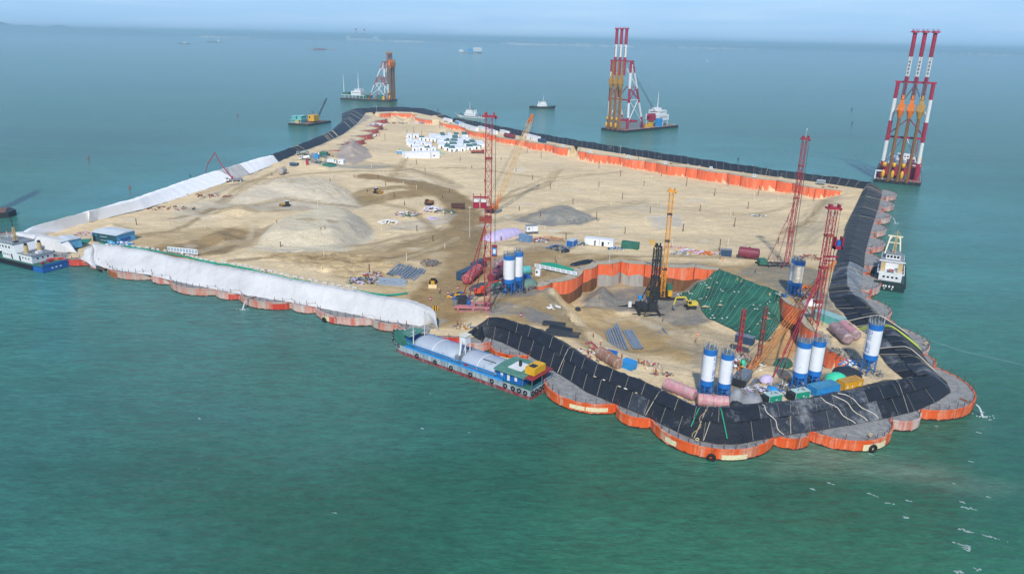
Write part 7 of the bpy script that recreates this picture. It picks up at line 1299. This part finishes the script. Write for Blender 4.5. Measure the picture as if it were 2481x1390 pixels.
# site offices on the strip behind the orange wall
for k, (a, c, h, lab, dr) in enumerate([((1112,306),(1152,318),3.4,"long white office block behind the orange wall, left of the crimson tower",3),((1158,313),(1176,318),3.0,"white stepped cabin behind the orange wall, beside the long office",1),((1182,320),(1198,326),3.2,"white cabin behind the orange wall just right of the crimson tower",1),((1211,323),(1227,328),3.4,"white container between the crimson tower and the maroon tank by the far strip",0),((1268,334),(1302,343),4.0,"long white cabin under the crane boom behind the orange wall",2)]):
    container(lab, a, c, 3.2, h, m_hw, K['white'], "site_cabin", "cabin", False, z=4, doors=[((i + .5) / (dr + 1), .8, 2.1) for i in range(dr)])
container("dark blue container at the right end of the white cabins on the far strip", (1303, 344), (1317, 347), 3, 2.8, m_navy, None, z=4); tank("maroon tank on the far strip among the white cabins", (1224, 333), (1245, 337), 2.0, m_maroon, z=4); container("pale blue roofed cabin at the start of the far strip", (1102, 299), (1113, 302), 3, 2.6, K['sky'], K['white'], "site_cabin", "cabin", False, z=4); container("low white cabin at the far end of the far strip", (1074, 292), (1090, 296), 3, 2.8, m_hw, None, "site_cabin", "cabin", False, z=4)
container("grey cabin on skids at the right end of the far strip", (1978, 446), (1998, 448), 2.6, 2.6, K['grey'], M("roof_pale", 'b6c2c8', .6, .1), "site_cabin", "cabin", False, z=4.4, base=.4)
# batching plant
th = thing("batching_plant", "small concrete batching plant with hoppers at the upper left yard", "batching plant", G(757, 398), 0); part("hopper", K['green'], th, (3, 8, 8, 12, 4, 7)); part("blue_bin", K['sky'], th, (0, 3.4, 4, 6, 3, 6)); b = B(); b.bar((-4, 6, 6), (6, -2, 1), 1.0, .4); b.bar((6, 4, 5), (12, 6, 5), .8); b.build("conveyor", K['steel'], th); part("leg", K['steel'], th, *[(x, x + .3, y, y + .3, 0, 4) for x in (-2, 0, 3, 7) for y in (4, 8, 11)]); part("red_drum", K['red'], th, (-3.6, -2, -3, -2, 0, 3.4)); part("white_bin", K['white'], th, (9, 14, 4, 7, 1, 3)); part("mixer_box", K['grey'], th, (-2, 2, 5, 8, 4, 6.5))
container("white site cabin right of the loader in the batching yard", (819, 396), (832, 399), 5.5, 3.2, m_hw, m_hw, "site_cabin", "cabin", False, wins=[(.2, .7, 1.4, 2.2)]); container("open grey skip beside the batching plant", (702, 402), (719, 403), 2.4, 2.2, m_navy, K['grey'], "skip", "skip"); container("small white generator hut in the batching yard", (808, 394), (814, 396), 2, 1.8, m_hw, m_hw, "site_cabin", "cabin", False)
# heaps and scrap: nobody could count these
def heap(name, label, px, py, rx, ry, n, cols, size=(.3, .9), hz_=.5, bars=.3, z=None, kind="stuff"):
    p = local(px, py, z); objs = [B() for _ in cols]; r = random.Random(int(px * 7 + py))
    for k in range(n):
        a = r.uniform(0, 6.28); q = math.sqrt(r.random()); x = math.cos(a) * q * rx; y = math.sin(a) * q * ry; s = r.uniform(*size); zz = (1 - q) * hz_ + s * .3; i = r.randrange(len(cols)); gz = 0
        if r.random() < bars: a2 = r.uniform(0, 3.14); l = s * 3; objs[i].bar((x, y, zz), (x + math.cos(a2) * l, y + math.sin(a2) * l, zz + r.uniform(-.2, .5)), s * .25)
        elif r.random() < .5: objs[i].box((x, y, zz), (s * r.uniform(.8, 1.8), s, s * .7), r.uniform(0, 3))
        else: objs[i].ball((x, y, zz), (s, s * .8, s * .5), 7, 4)
    b = B(); 
    for i, o in enumerate(objs): b.add(o.v, o.f, i)
    ob = b.build(name, cols, None, False, p); tag(ob, label, kind=kind); return ob
m_lil = M("lilac_sack", 'c5b8d6', .85, .12, 1.2); m_ws = M("white_sack", 'dcdcd8', .85, .1, 1.2); m_or_ = M("net_orange", 'd98a62', .8, .2, 1)
HP = [("sack_heap","heap of white round sacks on the sand left of the scrap",942,540,5,4,60,[m_ws],(.5,1.0),1.6,0),("scrap_heap","scrap with lilac sacks and red beams left of the haul road",985,520,6.5,5,60,[m_lil,K['rred'],K['green'],m_ws],(.4,.9),1.2,.35),("sack_heap","lilac sack heap below the small excavator",1047,508,5,4,55,[m_lil,m_ws],(.5,1.0),1.8,.05),("scrap_heap","tangle of grey scrap right of the lilac sacks",1075,514,6,4,70,[K['steel'],K['navy'] if 'navy' in K else m_navy,K['green'],m_ws],(.3,.7),1.2,.6),("sack_heap","small lilac sack patch below the scrap tangle",1050,530,3,2,18,[m_lil],(.4,.9),.8,0),
 ("scrap_heap","piled scaffold parts beside the haul road near the silver pipes",1042,640,4.2,4,150,[K['steel'],K['grey'],K['brown']],(.2,.6),1.8,.8),("scrap_heap","dark machine parts left of the silver pipes",880,683,7,3.5,110,[K['dark'],K['green'],m_navy,m_lil],(.25,.7),1.6,.5),("scrap_heap","pink and brown scrap behind the dark machine parts",905,667,4,3,40,[m_lil,K['rred'],K['brown']],(.3,.7),1.0,.5),
 ("scrap_heap","red frames and hoses in the scrap yard below the cabin on legs",1290,584,8,4,120,[K['red'],K['rred'],K['steel'],m_ws,K['blue']],(.25,.7),1.2,.65),("net_heap","orange pipes and nets in the scrap yard",1330,582,7,6,140,[m_or_,K['orange'],K['brown']],(.2,.5),1.0,.85),("scrap_heap","blue frame and black beams below the scrap yard",1352,603,5,4,60,[K['blue'],K['dark'],m_gp],(.3,.8),1.5,.5),("scrap_heap","mixed goods between the blue container and white cabin",1400,592,5,3,50,[m_lil,m_ws,K['green'],K['dark']],(.3,.7),1.2,.2),
 ("scrap_heap","goods beside the green container",1492,604,4,2.5,30,[m_ws,K['blue'],K['green']],(.3,.7),.8,.2),("sack_heap","lilac and orange bags right of the yellow leader",1672,610,5,2.5,45,[m_lil,m_or_,m_ws],(.4,.8),1.2,.1),("scrap_heap","grey frames on the road edge right of the yellow leader",1650,616,5,2.5,50,[m_ws,K['steel']],(.3,.6),.8,.7),("scrap_heap","lilac rolls behind the yellow leader",1630,600,7,2,35,[m_lil,m_or_],(.3,.6),.7,.3),("sack_heap","orange drums and lilac sacks left of the blue grey container",1712,614,4.5,2,34,[K['orange'],m_lil],(.5,.9),.8,.05),
 ("scrap_heap","machinery and pumps round the feet of the silo pair near the crimson tower",1240,700,9,5,170,[K['steel'],K['dark'],K['grey'],K['rred']],(.2,.7),1.2,.6),("scrap_heap","yellow and blue machinery at the end of the crimson rig's platform",1118,722,5,3.5,80,[K['yellow'],K['blue'],K['steel'],K['dark']],(.3,.8),2,.4),("scrap_heap","small items between the kiosk and the silo pair",1275,690,6,3,60,[K['steel'],m_tred,K['dark']],(.2,.5),.6,.5),
 ("scrap_heap","machinery round the feet of the front silo pair",1735,972,9,4,150,[K['steel'],K['dark'],K['blue'],K['grey']],(.2,.6),1.0,.6,4),("scrap_heap","machinery round the twin silos' feet",1945,945,10,4,190,[K['steel'],K['dark'],K['grey'],K['blue'],m_ws],(.2,.6),1.1,.6,4),("scrap_heap","clutter between the grey tarpaulin and the left generator",1850,955,6,5,110,[m_ws,K['grey'],K['steel'],m_lil],(.3,.7),1.2,.35,4),("scrap_heap","machinery under the green canopy",2000,935,6,4,120,[K['brown'],K['steel'],K['dark'],K['rred']],(.25,.6),1.2,.5,4),("scrap_heap","machinery at the foot of the tall single silo",2108,905,4,3,50,[K['steel'],K['blue'],K['dark']],(.2,.5),.8,.6,4),("scrap_heap","red and black machinery between the two slim masts",1800,885,6,5,90,[K['red'],K['dark'],K['green'],m_ws],(.3,.8),1.6,.4),
 ("scrap_heap","machinery at the feet of the cream silo",1932,718,7,4,110,[K['steel'],K['blue'],K['white'],K['dark']],(.2,.6),1.0,.6,4),("scrap_heap","orange chains and lattice pieces above the orange wall",1955,702,5,4,50,[K['orange']],(.3,.7),1.0,.8,4),("scrap_heap","scrap iron beyond the leaning red rig",1960,625,5,4,34,[K['rred'],K['dark']],(.3,.8),1.0,.7),("scrap_heap","scrap on the sand by the far right corner",2012,455,5,2,26,[K['dark'],K['rred']],(.3,.8),.8,.7,4),("scrap_heap","white and grey scrap on the open sand left of the leaning red rig",1835,524,5,2.5,34,[K['steel'],m_ws,K['dark']],(.3,.8),.8,.6),
 ("scrap_heap","red machine parts near the blue hoarding shed",198,570,5,4,34,[K['rred'],m_lil,K['steel'],K['red']],(.3,.8),1.0,.4),("scrap_heap","goods behind the white nose beside the blue shed",292,592,6,2.4,50,[m_ws,m_lil,K['sky']],(.4,.8),1.0,.2),("scrap_heap","red tripod frames and barrels on the bank left of the rusty tank",1432,862,6,5,80,[K['red'],K['green'],m_ws,K['rred']],(.2,.6),.7,.6),("scrap_heap","coloured drums and fittings behind the blue container",1555,886,6,3,70,[K['red'],m_ws,K['steel'],K['yellow']],(.15,.4),.5,.4),("scrap_heap","pump set on the path left of the pink tanks",1604,908,3.5,1.6,30,[K['red'],K['steel'],K['yellow']],(.2,.5),.6,.4),
 ("scrap_heap","red and white parts by the stepped red walls",915,308,9,6,60,[K['rred'],m_lil,m_ws],(.5,1.4),1.4,.3),("scrap_heap","rusty beams and machine on the far sand",965,300,12,6,30,[K['rred'],K['dark'],K['steel']],(.6,1.4),1.2,.8),("scrap_heap","white and blue goods at the foot of the far orange wall",1022,300,12,4,50,[m_ws,K['blue'],m_lil],(.6,1.3),1.2,.2),("scrap_heap","dark debris along the inner foot of the left white embankment",410,505,14,5,50,[K['rred'],K['dark']],(.3,.8),.5,.6),("scrap_heap","red and grey debris farther up the left white embankment",505,475,12,4,40,[K['rred'],K['red'],K['dark']],(.3,.8),.5,.6),("gravel_heap","loose stones on the grey spoil",1390,530,14,8,60,[K['grey']],(.2,.6),.2,0),
 ("scrap_heap","slings and yellow machine by the landing",1120,795,4,2,34,[K['ochre'],K['steel'],m_ws,K['rred']],(.3,.8),.8,.5,4),("sack_heap","white sandbags on the sand ramp beside the orange wall",1340,745,2.5,2,12,[m_ws],(.4,.8),.4,0),("scrap_heap","chequered goods along the far strip behind the orange wall",1130,300,26,3,60,[m_ws,K['blue'],K['green']],(.5,1.2),1.0,.2,4),("scrap_heap","small gear strewn along the strip between orange wall and embankment",1700,400,60,4,40,[K['dark'],K['rred'],m_ws],(.3,.6),.4,.3,4),
 ("scrap_heap","blue machine on the ledge by the single silo",2060,885,3,2,60,[K['sky'],K['blue'],m_ws],(.3,.6),1.6,.4,4),("scrap_heap","grey sludge and cables by the ledge of the orange wall",2040,855,4,4,60,[K['grey'],K['steel'],K['dark']],(.2,.5),.8,.5,4)]
for h in HP: heap(*h[:10], h[10], h[11] if len(h) > 11 else None) if len(h) > 10 else None
# long sack pile covered in lilac fabric
def mound(name, label, cat, pts, h, mt, nu=16, nv=8, wr=.12, z=None, sharp=.8, ends=True):
    A, Bq, wd = local(*pts[0], z), local(*pts[1], z), pts[2]; d = Bq - A; Ln = d.length; u = d.normalized(); v = Vector((-u.y, u.x, 0)); b = B(); vs = []; r = random.Random(int(pts[0][0]))
    for i in range(nu + 1):
        t_ = i / nu; e = math.sin(math.pi * min(1, max(0, t_))) ** .35 if ends else 1
        for j in range(nv + 1): a = math.pi * j / nv; q = A + d * t_ + v * math.cos(a) * wd / 2 * (.4 + .6 * e); q.z = A.z + (A.z * 0) + (Bq.z - A.z) * t_ - .15 + h * e * math.sin(a) ** sharp + r.uniform(-wr, wr); vs.append(q)
    b.add(vs, [(i * (nv + 1) + j, i * (nv + 1) + j + 1, (i + 1) * (nv + 1) + j + 1, (i + 1) * (nv + 1) + j) for i in range(nu) for j in range(nv)]); o = b.build(name, mt, None, True); tag(o, label, cat); return o
m_tp = M("tarp_grey", '8f9396', .7, .15, .4, dirt='70706c'); m_tpd = M("tarp_dark", '3d4a50', .7, .2, .4); m_tpb = M("tarp_black", '242c34', .7, .2, .4); m_tpg = M("tarp_green", '5f7d70', .7, .2, .4, dirt='7f8378')
mound("covered_sack_pile", "long heap of sacks under lilac sheeting right of the crimson tower", "sack pile", ((1180, 584), (1258, 562), 9), 3.4, m_lil, 26, 10, .42)
mound("tarpaulin_heap", "dark tarpaulin heap below the red tank near the crimson tower", "tarpaulin", ((1140, 705), (1195, 690), 5), 2.0, m_tpd); mound("tarpaulin_heap", "grey green tarpaulin between the crimson tower and the silo pair", "tarpaulin", ((1165, 705), (1210, 690), 5), 2.4, m_tpg); mound("tarpaulin_heap", "pale turquoise tarpaulin left of the front silo", "tarpaulin", ((1206, 688), (1222, 684), 3), 2.2, K['mint'])
mound("tarpaulin_heap", "grey green tarpaulin roof right of the rear silo", "tarpaulin", ((1262, 695), (1300, 688), 5), 2.8, m_tpg, 12, 6, .15); mound("tarpaulin_heap", "blue tarpaulin patch behind the rear silo", "tarpaulin", ((1266, 676), (1285, 672), 3), 1.8, K['blue'])
mound("tarpaulin_heap", "peaked grey tarpaulin beside the front silo pair, left one", "tarpaulin", ((1765, 965), (1800, 972), 5), 3.2, m_tp, 10, 6, .3, 4); mound("tarpaulin_heap", "peaked grey tarpaulin near the left generator, right one", "tarpaulin", ((1795, 968), (1848, 985), 5), 2.9, m_tp, 10, 6, .3, 4); mound("tarpaulin_heap", "black tarpaulin beside the right pink tank", "tarpaulin", ((1766, 985), (1800, 990), 3), 2.0, m_tpb, 10, 6, .15, 4)
mound("tarpaulin_heap", "large black tarpaulin behind the green canopy", "tarpaulin", ((2015, 905), (2090, 918), 8), 2.6, m_tpb, 16, 8, .12, 4); mound("green_canopy", "bright green arched canopy behind the blue container", "canopy", ((1995, 925), (2055, 930), 5), 3.2, M("canopy_green", '3cc79a', .6, .1, .5), 14, 8, .05, 4); mound("tarpaulin_heap", "blue tarpaulin left of the twin silos", "tarpaulin", ((1856, 952), (1885, 948), 3.5), 1.8, K['sky'], 10, 6, .1, 4); mound("tarpaulin_heap", "black tarpaulin on gear between the slim masts", "tarpaulin", ((1785, 905), (1810, 905), 3), 1.6, m_tpb, 10, 6, .1)
mound("tarpaulin_heap", "green cover on gear beside the slim crimson mast", "tarpaulin", ((1792, 888), (1806, 886), 2.5), 2.4, M("canopy_green", '3cc79a', .6, .1, .5), 10, 6, .1); mound("tarpaulin_heap", "white sheet over gear above the orange wall", "tarpaulin", ((1942, 735), (1992, 738), 5), 2.0, m_ws, 12, 6, .15, 4); mound("tarpaulin_heap", "white and black sheeting at the left of the twin silos", "tarpaulin", ((1845, 925), (1868, 918), 3), 1.8, m_lil, 10, 6, .15, 4); mound("tarpaulin_heap", "dark green hopper left of the twin silos behind the red stays", "tarpaulin", ((1882, 888), (1912, 880), 4), 2.6, K['green'], 10, 6, .08)
mound("tarpaulin_heap", "black rubber bundle by the orange wall's left end", "rubber bundle", ((1395, 752), (1405, 750), 2.0), 1.4, m_tpb, 8, 5, .15); mound("pipe_bundle", "black pipe bundle above the bright green strip", "pipe bundle", ((1382, 644), (1438, 632), 3), 1.4, m_bp, 16, 6, .25); mound("pipe_bundle", "black roll right of the blue frame", "pipe bundle", ((1360, 612), (1380, 608), 2), 1.6, m_bp, 8, 6, .05)
obox("open grey steel skip in front of the green netting", ((1822, 838), (1794, 822), (1828, 832)), 2.4, m_navy, K['steel'], "skip", "skip", 0)
th = thing("steel_plate_stack", "dark brown steel plate box beside the haul road", "steel box", G(1093, 504), .02); part("side", M("box_brown", '54352c', .8, .25, .6), th, (0, 7.2, 0, .25, 0, 2.8)); part("edge", K['dark'], th, (7.2, 7.5, 0, 1.2, 0, 3)); part("base", K['brown'], th, (0, 7.2, .25, 2.5, 0, .3))
for (x, y, lab) in ((1055, 752, "yellow black striped block at the tip of the near white embankment"), (1108, 748, "round yellow black hook block by the crimson rig's platform")):
    p = G(x, y); th = thing("striped_block", lab, "striped block", p, .2); n = 5
    for k in range(n): part("stripe", K['yellow'] if k % 2 == 0 else K['dark'], th, (k * .36 - .9, k * .36 - .54, -.4, .4, .1, 1.6))
# red safety barriers and a cone
for (x, y, lab) in ((1043, 727, "red and white cone on the wet sand"), (1110, 700, "red barrel on the sand by the navy container"), (1086, 712, "red drums left of the yellow machinery"), (1122, 728, "red drum beside the crimson rig's stays"), (1182, 770, "orange box at the head of the black embankment's nose"), (1262, 766, "small red box on the grey puddle edge"), (672, 430, "orange marker by the fallen grey cylinder"), (1752, 632, "orange ball in front of the blue grey container"), (645, 660, "small red bin on the lumpy sand"), (1690, 812, "orange marker on the pit floor")):
    p = G(x, y); th = thing("marker_drum", lab, "marker", p, 0); b = B(); b.cone((0, 0, 0), (0, 0, 1.1), .42, .3, 10); b.build("drum", K['red'] if 'orange' not in lab else K['orange'], th); b = B(); b.cone((0, 0, .45), (0, 0, .7), .42, .4, 10); b.build("band", K['white'], th)
# ---- green netting over the slope of the pit
ra = [(1640,716),(1655,710),(1699,685),(1720,669),(1741,652),(1777,666),(1814,682),(1858,698),(1888,712),(1896,722),(1898,747),(1890,785)]
rb = [(1643,719),(1650,722),(1664,725),(1681,731),(1700,752),(1711,768),(1735,780),(1760,792),(1800,811),(1850,828),(1862,829),(1872,822)]
A = [G(*q) for q in ra]; Bq = [G(*q) for q in rb]; nu, nv = 90, 34
def rs_idx(ps, n):
    out = []
    for i in range(n + 1): s = i / n * (len(ps) - 1); k = min(int(s), len(ps) - 2); out.append(ps[k].lerp(ps[k + 1], s - k))
    return out
a = rs_idx(A, nu); c = rs_idx(Bq, nu); X = np.array([[a[i].lerp(c[i], j / nv).x for j in range(nv + 1)] for i in range(nu + 1)]); Y = np.array([[a[i].lerp(c[i], j / nv).y for j in range(nv + 1)] for i in range(nu + 1)])
Z = height(X.ravel(), Y.ravel()).reshape(X.shape)
for _ in range(4): Z = (Z + np.roll(Z, 1, 1) + np.roll(Z, -1, 1)) / 3 if False else Z
Z = Z + .35 + .13 * np.sin(np.arange(nu + 1)[:, None] * .9 + np.arange(nv + 1)[None] * .12)
m_net, t = newmat("green_netting"); nz = t.noise(.3, 5, t.coords((1, 1, 1), kind='World')); bb = t.ramp(nz, [(.3, lin('174a3a')), (.7, lin('226752'))]); ln_ = t.noise(1.4, 5, t.coords((1.6, .12, .3), rot=-.35, kind='World'), .7); bb = t.mix(t.ramp(ln_, [(.6, 0.0), (.74, .5)]), bb, lin('7fb0a0')); t.l(bb, t.b.inputs["Base Color"]); t.b.inputs["Roughness"].default_value = .75; t.bump(ln_, .6, .2)
th = thing("netted_slope", "dark green netting pegged over the slope at the pit's right side", "netting", (0, 0, 0)); b = B(); b.add([(float(x), float(y), float(z)) for x, y, z in zip(X.ravel(), Y.ravel(), Z.ravel())], [(i * (nv + 1) + j, (i + 1) * (nv + 1) + j, (i + 1) * (nv + 1) + j + 1, i * (nv + 1) + j + 1) for i in range(nu) for j in range(nv)]); b.build("net_sheet", m_net, th, True)
b = B()
for k in range(nu // 3): i = k * 3 + 1; b.line([Vector((float(X[i, j]), float(Y[i, j]), float(Z[i, j]) + .08)) for j in range(0, nv + 1, 2)], .04, 3)
b.build("net_rope", M("net_cord", '9dbfae', .8, .1), th)["kind"] = "stuff"
b = B(); r = random.Random(3)
for k in range(48):
    i = min(nu, int(abs(r.gauss(.5, .25)) * nu)); j = int(r.random() * nv); b.ball((float(X[i, j]), float(Y[i, j]), float(Z[i, j]) + .12), (r.uniform(.2, .5), r.uniform(.2, .4), .16), 6, 3)
o = b.build("net_weight_bags", m_ws); tag(o, "white sandbags scattered over the green netting", kind="stuff")
b = B()
for (x, y, s) in ((1720, 700, 1.6), (1713, 745, 2.6), (1862, 775, 1.0), (1837, 788, .9), (1748, 742, 1.8)):
    p = G(x, y, .5); b.add([p + Vector((-s, -s * .4, 0)), p + Vector((s, -s * .2, 0)), p + Vector((s * .1, s, .1)), p + Vector((-s * .3, s * .5, .1))], [(0, 1, 2, 3)])
tag(b.build("bare_sand_patch", M("bare_sand", 'c9b48c', .9, .1)), kind="stuff")
# ---- lamps, cameras and posts on the strips
for (x, y, h, lab) in ((1138, 575, 14, "thin camera pole in the sand right of the haul road"), (1832, 366, 0, ""), (1502, 380, 8, "white lamp pole on the far strip, left one"), (910, 282, 0, ""), (913, 283, 7, "white lamp pole on the far left strip"), (1475, 655, 9, "white lamp pole at the edge of the orange wall")):
    if h: p = G(x, y); th = thing("lamp_pole", lab, "lamp pole", p, 0); b = B(); b.cone((0, 0, 0), (0, 0, h), .1, .06, 6); b.build("pole", K['white'], th); part("lamp_head", K['white'], th, (-.5, .5, -.2, .2, h, h + .25))
# ---- people
def person_mesh(pose):
    import bmesh
    J = {'pel': (0, 0, .95), 'chest': (0, .02, 1.3), 'neck': (0, 0, 1.48), 'head': (0, -.02, 1.66), 'hl': (-.1, 0, .9), 'hr': (.1, 0, .9), 'sl': (-.19, 0, 1.42), 'sr': (.19, 0, 1.42)}
    if pose == 0: J.update(kl=(-.12, -.02, .5), fl=(-.13, 0, .06), tl=(-.13, -.16, .03), kr=(.12, -.02, .5), fr=(.13, 0, .06), tr=(.13, -.16, .03), el=(-.27, 0, 1.14), wl=(-.28, -.08, .88), er=(.27, 0, 1.14), wr=(.28, -.08, .88))
    elif pose == 1: J.update(kl=(-.12, -.16, .52), fl=(-.12, -.24, .1), tl=(-.12, -.4, .1), kr=(.12, .06, .5), fr=(.12, .26, .1), tr=(.12, .12, .03), el=(-.27, .12, 1.16), wl=(-.28, .08, .9), er=(.27, -.1, 1.16), wr=(.28, -.28, .98))
    else: J.update(chest=(0, -.14, 1.22), neck=(0, -.24, 1.36), head=(0, -.32, 1.5), sl=(-.19, -.2, 1.32), sr=(.19, -.2, 1.32), kl=(-.13, -.08, .5), fl=(-.13, .04, .06), tl=(-.13, -.12, .03), kr=(.13, -.06, .5), fr=(.14, .04, .06), tr=(.14, -.12, .03), el=(-.25, -.34, 1.08), wl=(-.2, -.5, .9), er=(.25, -.34, 1.08), wr=(.2, -.5, .9))
    ks = list(J); E = [('pel', 'chest'), ('chest', 'neck'), ('neck', 'head'), ('pel', 'hl'), ('pel', 'hr'), ('hl', 'kl'), ('kl', 'fl'), ('fl', 'tl'), ('hr', 'kr'), ('kr', 'fr'), ('fr', 'tr'), ('chest', 'sl'), ('chest', 'sr'), ('sl', 'el'), ('el', 'wl'), ('sr', 'er'), ('er', 'wr')]
    R = dict(pel=.15, chest=.17, neck=.06, head=.105, hl=.1, hr=.1, kl=.065, kr=.065, fl=.05, fr=.05, tl=.04, tr=.04, sl=.07, sr=.07, el=.045, er=.045, wl=.035, wr=.035)
    me = bpy.data.meshes.new("person"); me.from_pydata([J[k] for k in ks], [(ks.index(a), ks.index(c)) for a, c in E], []); o = bpy.data.objects.new("person", me); COL.objects.link(o); md = o.modifiers.new("skin", 'SKIN'); 
    for v, k in zip(me.skin_vertices[0].data, ks): v.radius = (R[k], R[k] * (.8 if k in ('chest', 'pel') else 1)); v.use_root = k == 'pel'
    s = o.modifiers.new("sub", 'SUBSURF'); s.levels = 1; s.render_levels = 1; dg = bpy.context.evaluated_depsgraph_get(); out = bpy.data.meshes.new_from_object(o.evaluated_get(dg)); bpy.data.objects.remove(o); out.name = "person"; return out, J['head'], J['chest']
PM = [person_mesh(k) for k in range(3)]; m_cl = [M("overalls_blue", '24344f', .9, .2, 3), M("overalls_grey", '4a4f50', .9, .2, 3), M("overalls_khaki", '8a7a5a', .9, .2, 3)]; m_hat = [M("hat_red", 'd0402a', .5, .05), M("hat_white", 'e8e8e4', .5, .05), M("hat_yellow", 'e0b820', .5, .05)]; m_vest = M("vest_orange", 'e8602a', .8, .1)
PPL = [(1452,725,0,0,"person in a white hard hat at the foot of the grey gravel cone"),(1506,870,0,0,"person in a yellow hat beside the rusty tank by the bank"),(1287,658,0,0,"person in pale clothes left of the row of low panels"),(1347,637,1,1,"person in dark overalls on the road above the green strip"),(1345,630,0,0,"second person on the road above the green strip, farther one"),(1066,707,1,0,"person in dark clothes standing on the wet sand near the loader"),(1065,712,0,1,"person walking beside the dark clothed one near the loader"),(1830,661,0,0,"person on grey mud above the netted slope"),(1605,780,2,0,"person bending on the pit floor right of the black rig"),(1548,880,2,2,"person working among the drums behind the blue container"),(1560,885,0,0,"orange vested person among the drums behind the blue container"),(1572,889,1,1,"person walking left of the pink tanks"),(1437,818,0,2,"person in a yellow hat by the red frames"),(1455,838,0,1,"person crouched by the tripod frames, above the rusty tank"),(1108,788,0,0,"person at the landing beside the yellow machine"),(1280,704,1,0,"person near the tarpaulin roof right of the silo pair"),(1296,700,0,1,"second person right of the tarpaulin roof"),(1590,905,2,0,"person bending by the pump set"),(787,556,0,0,"person standing on top of the pale grey mound"),(777,557,1,1,"red hatted person beside the one on the pale grey mound"),(671,541,0,2,"person on the far side of the pale grey mound"),(1777,522,0,0,"person on open sand near a well casing"),(1608,360,0,0,""),(985,790,0,0,"person on the end of the near white embankment"),(1685,830,0,0,"person on the sand below the green netting"),(1610,725,1,0,"person behind the yellow leader in the pit"),(1745,628,0,1,"person by the orange ball before the blue grey container"),(2012,560,0,0,"person on the sand inside the right embankment"),(1393,368,0,1,"person on the far strip left of the gap in the orange wall"),(1440,373,1,0,"person on the far strip right of the gap"),(1975,935,0,2,"person between the twin silos and the blue container"),(1905,925,0,0,"person left of the twin silos' feet")]
for x, y, ps, hh, lab in PPL:
    if not lab: continue
    p = G(x, y); th = thing("person", lab, "person", p, random.uniform(0, 6.3)); me, hd, ch = PM[ps]; me2 = me.copy(); me2.materials.append(m_cl[random.randrange(3)]); o = bpy.data.objects.new("body", me2); COL.objects.link(o); o.parent = th
    b = B(); b.ball((hd[0], hd[1], hd[2] + .07), (.15, .16, .12), 8, 5); b.cone((hd[0], hd[1], hd[2] + .05), (hd[0], hd[1], hd[2] + .08), .18, .17, 10); b.build("hard_hat", m_hat[hh], th, True)
    b = B(); rings = [[Vector((ch[0] + .2 * math.cos(a) * k, ch[1] + .165 * math.sin(a) * k, ch[2] + dz)) for a in [2 * math.pi * i / 10 for i in range(10)]] for dz, k in ((-.28, .95), (-.1, 1.0), (.1, 1.02))]; b.loft(rings, cap=False); b.build("vest", m_vest, th, True)
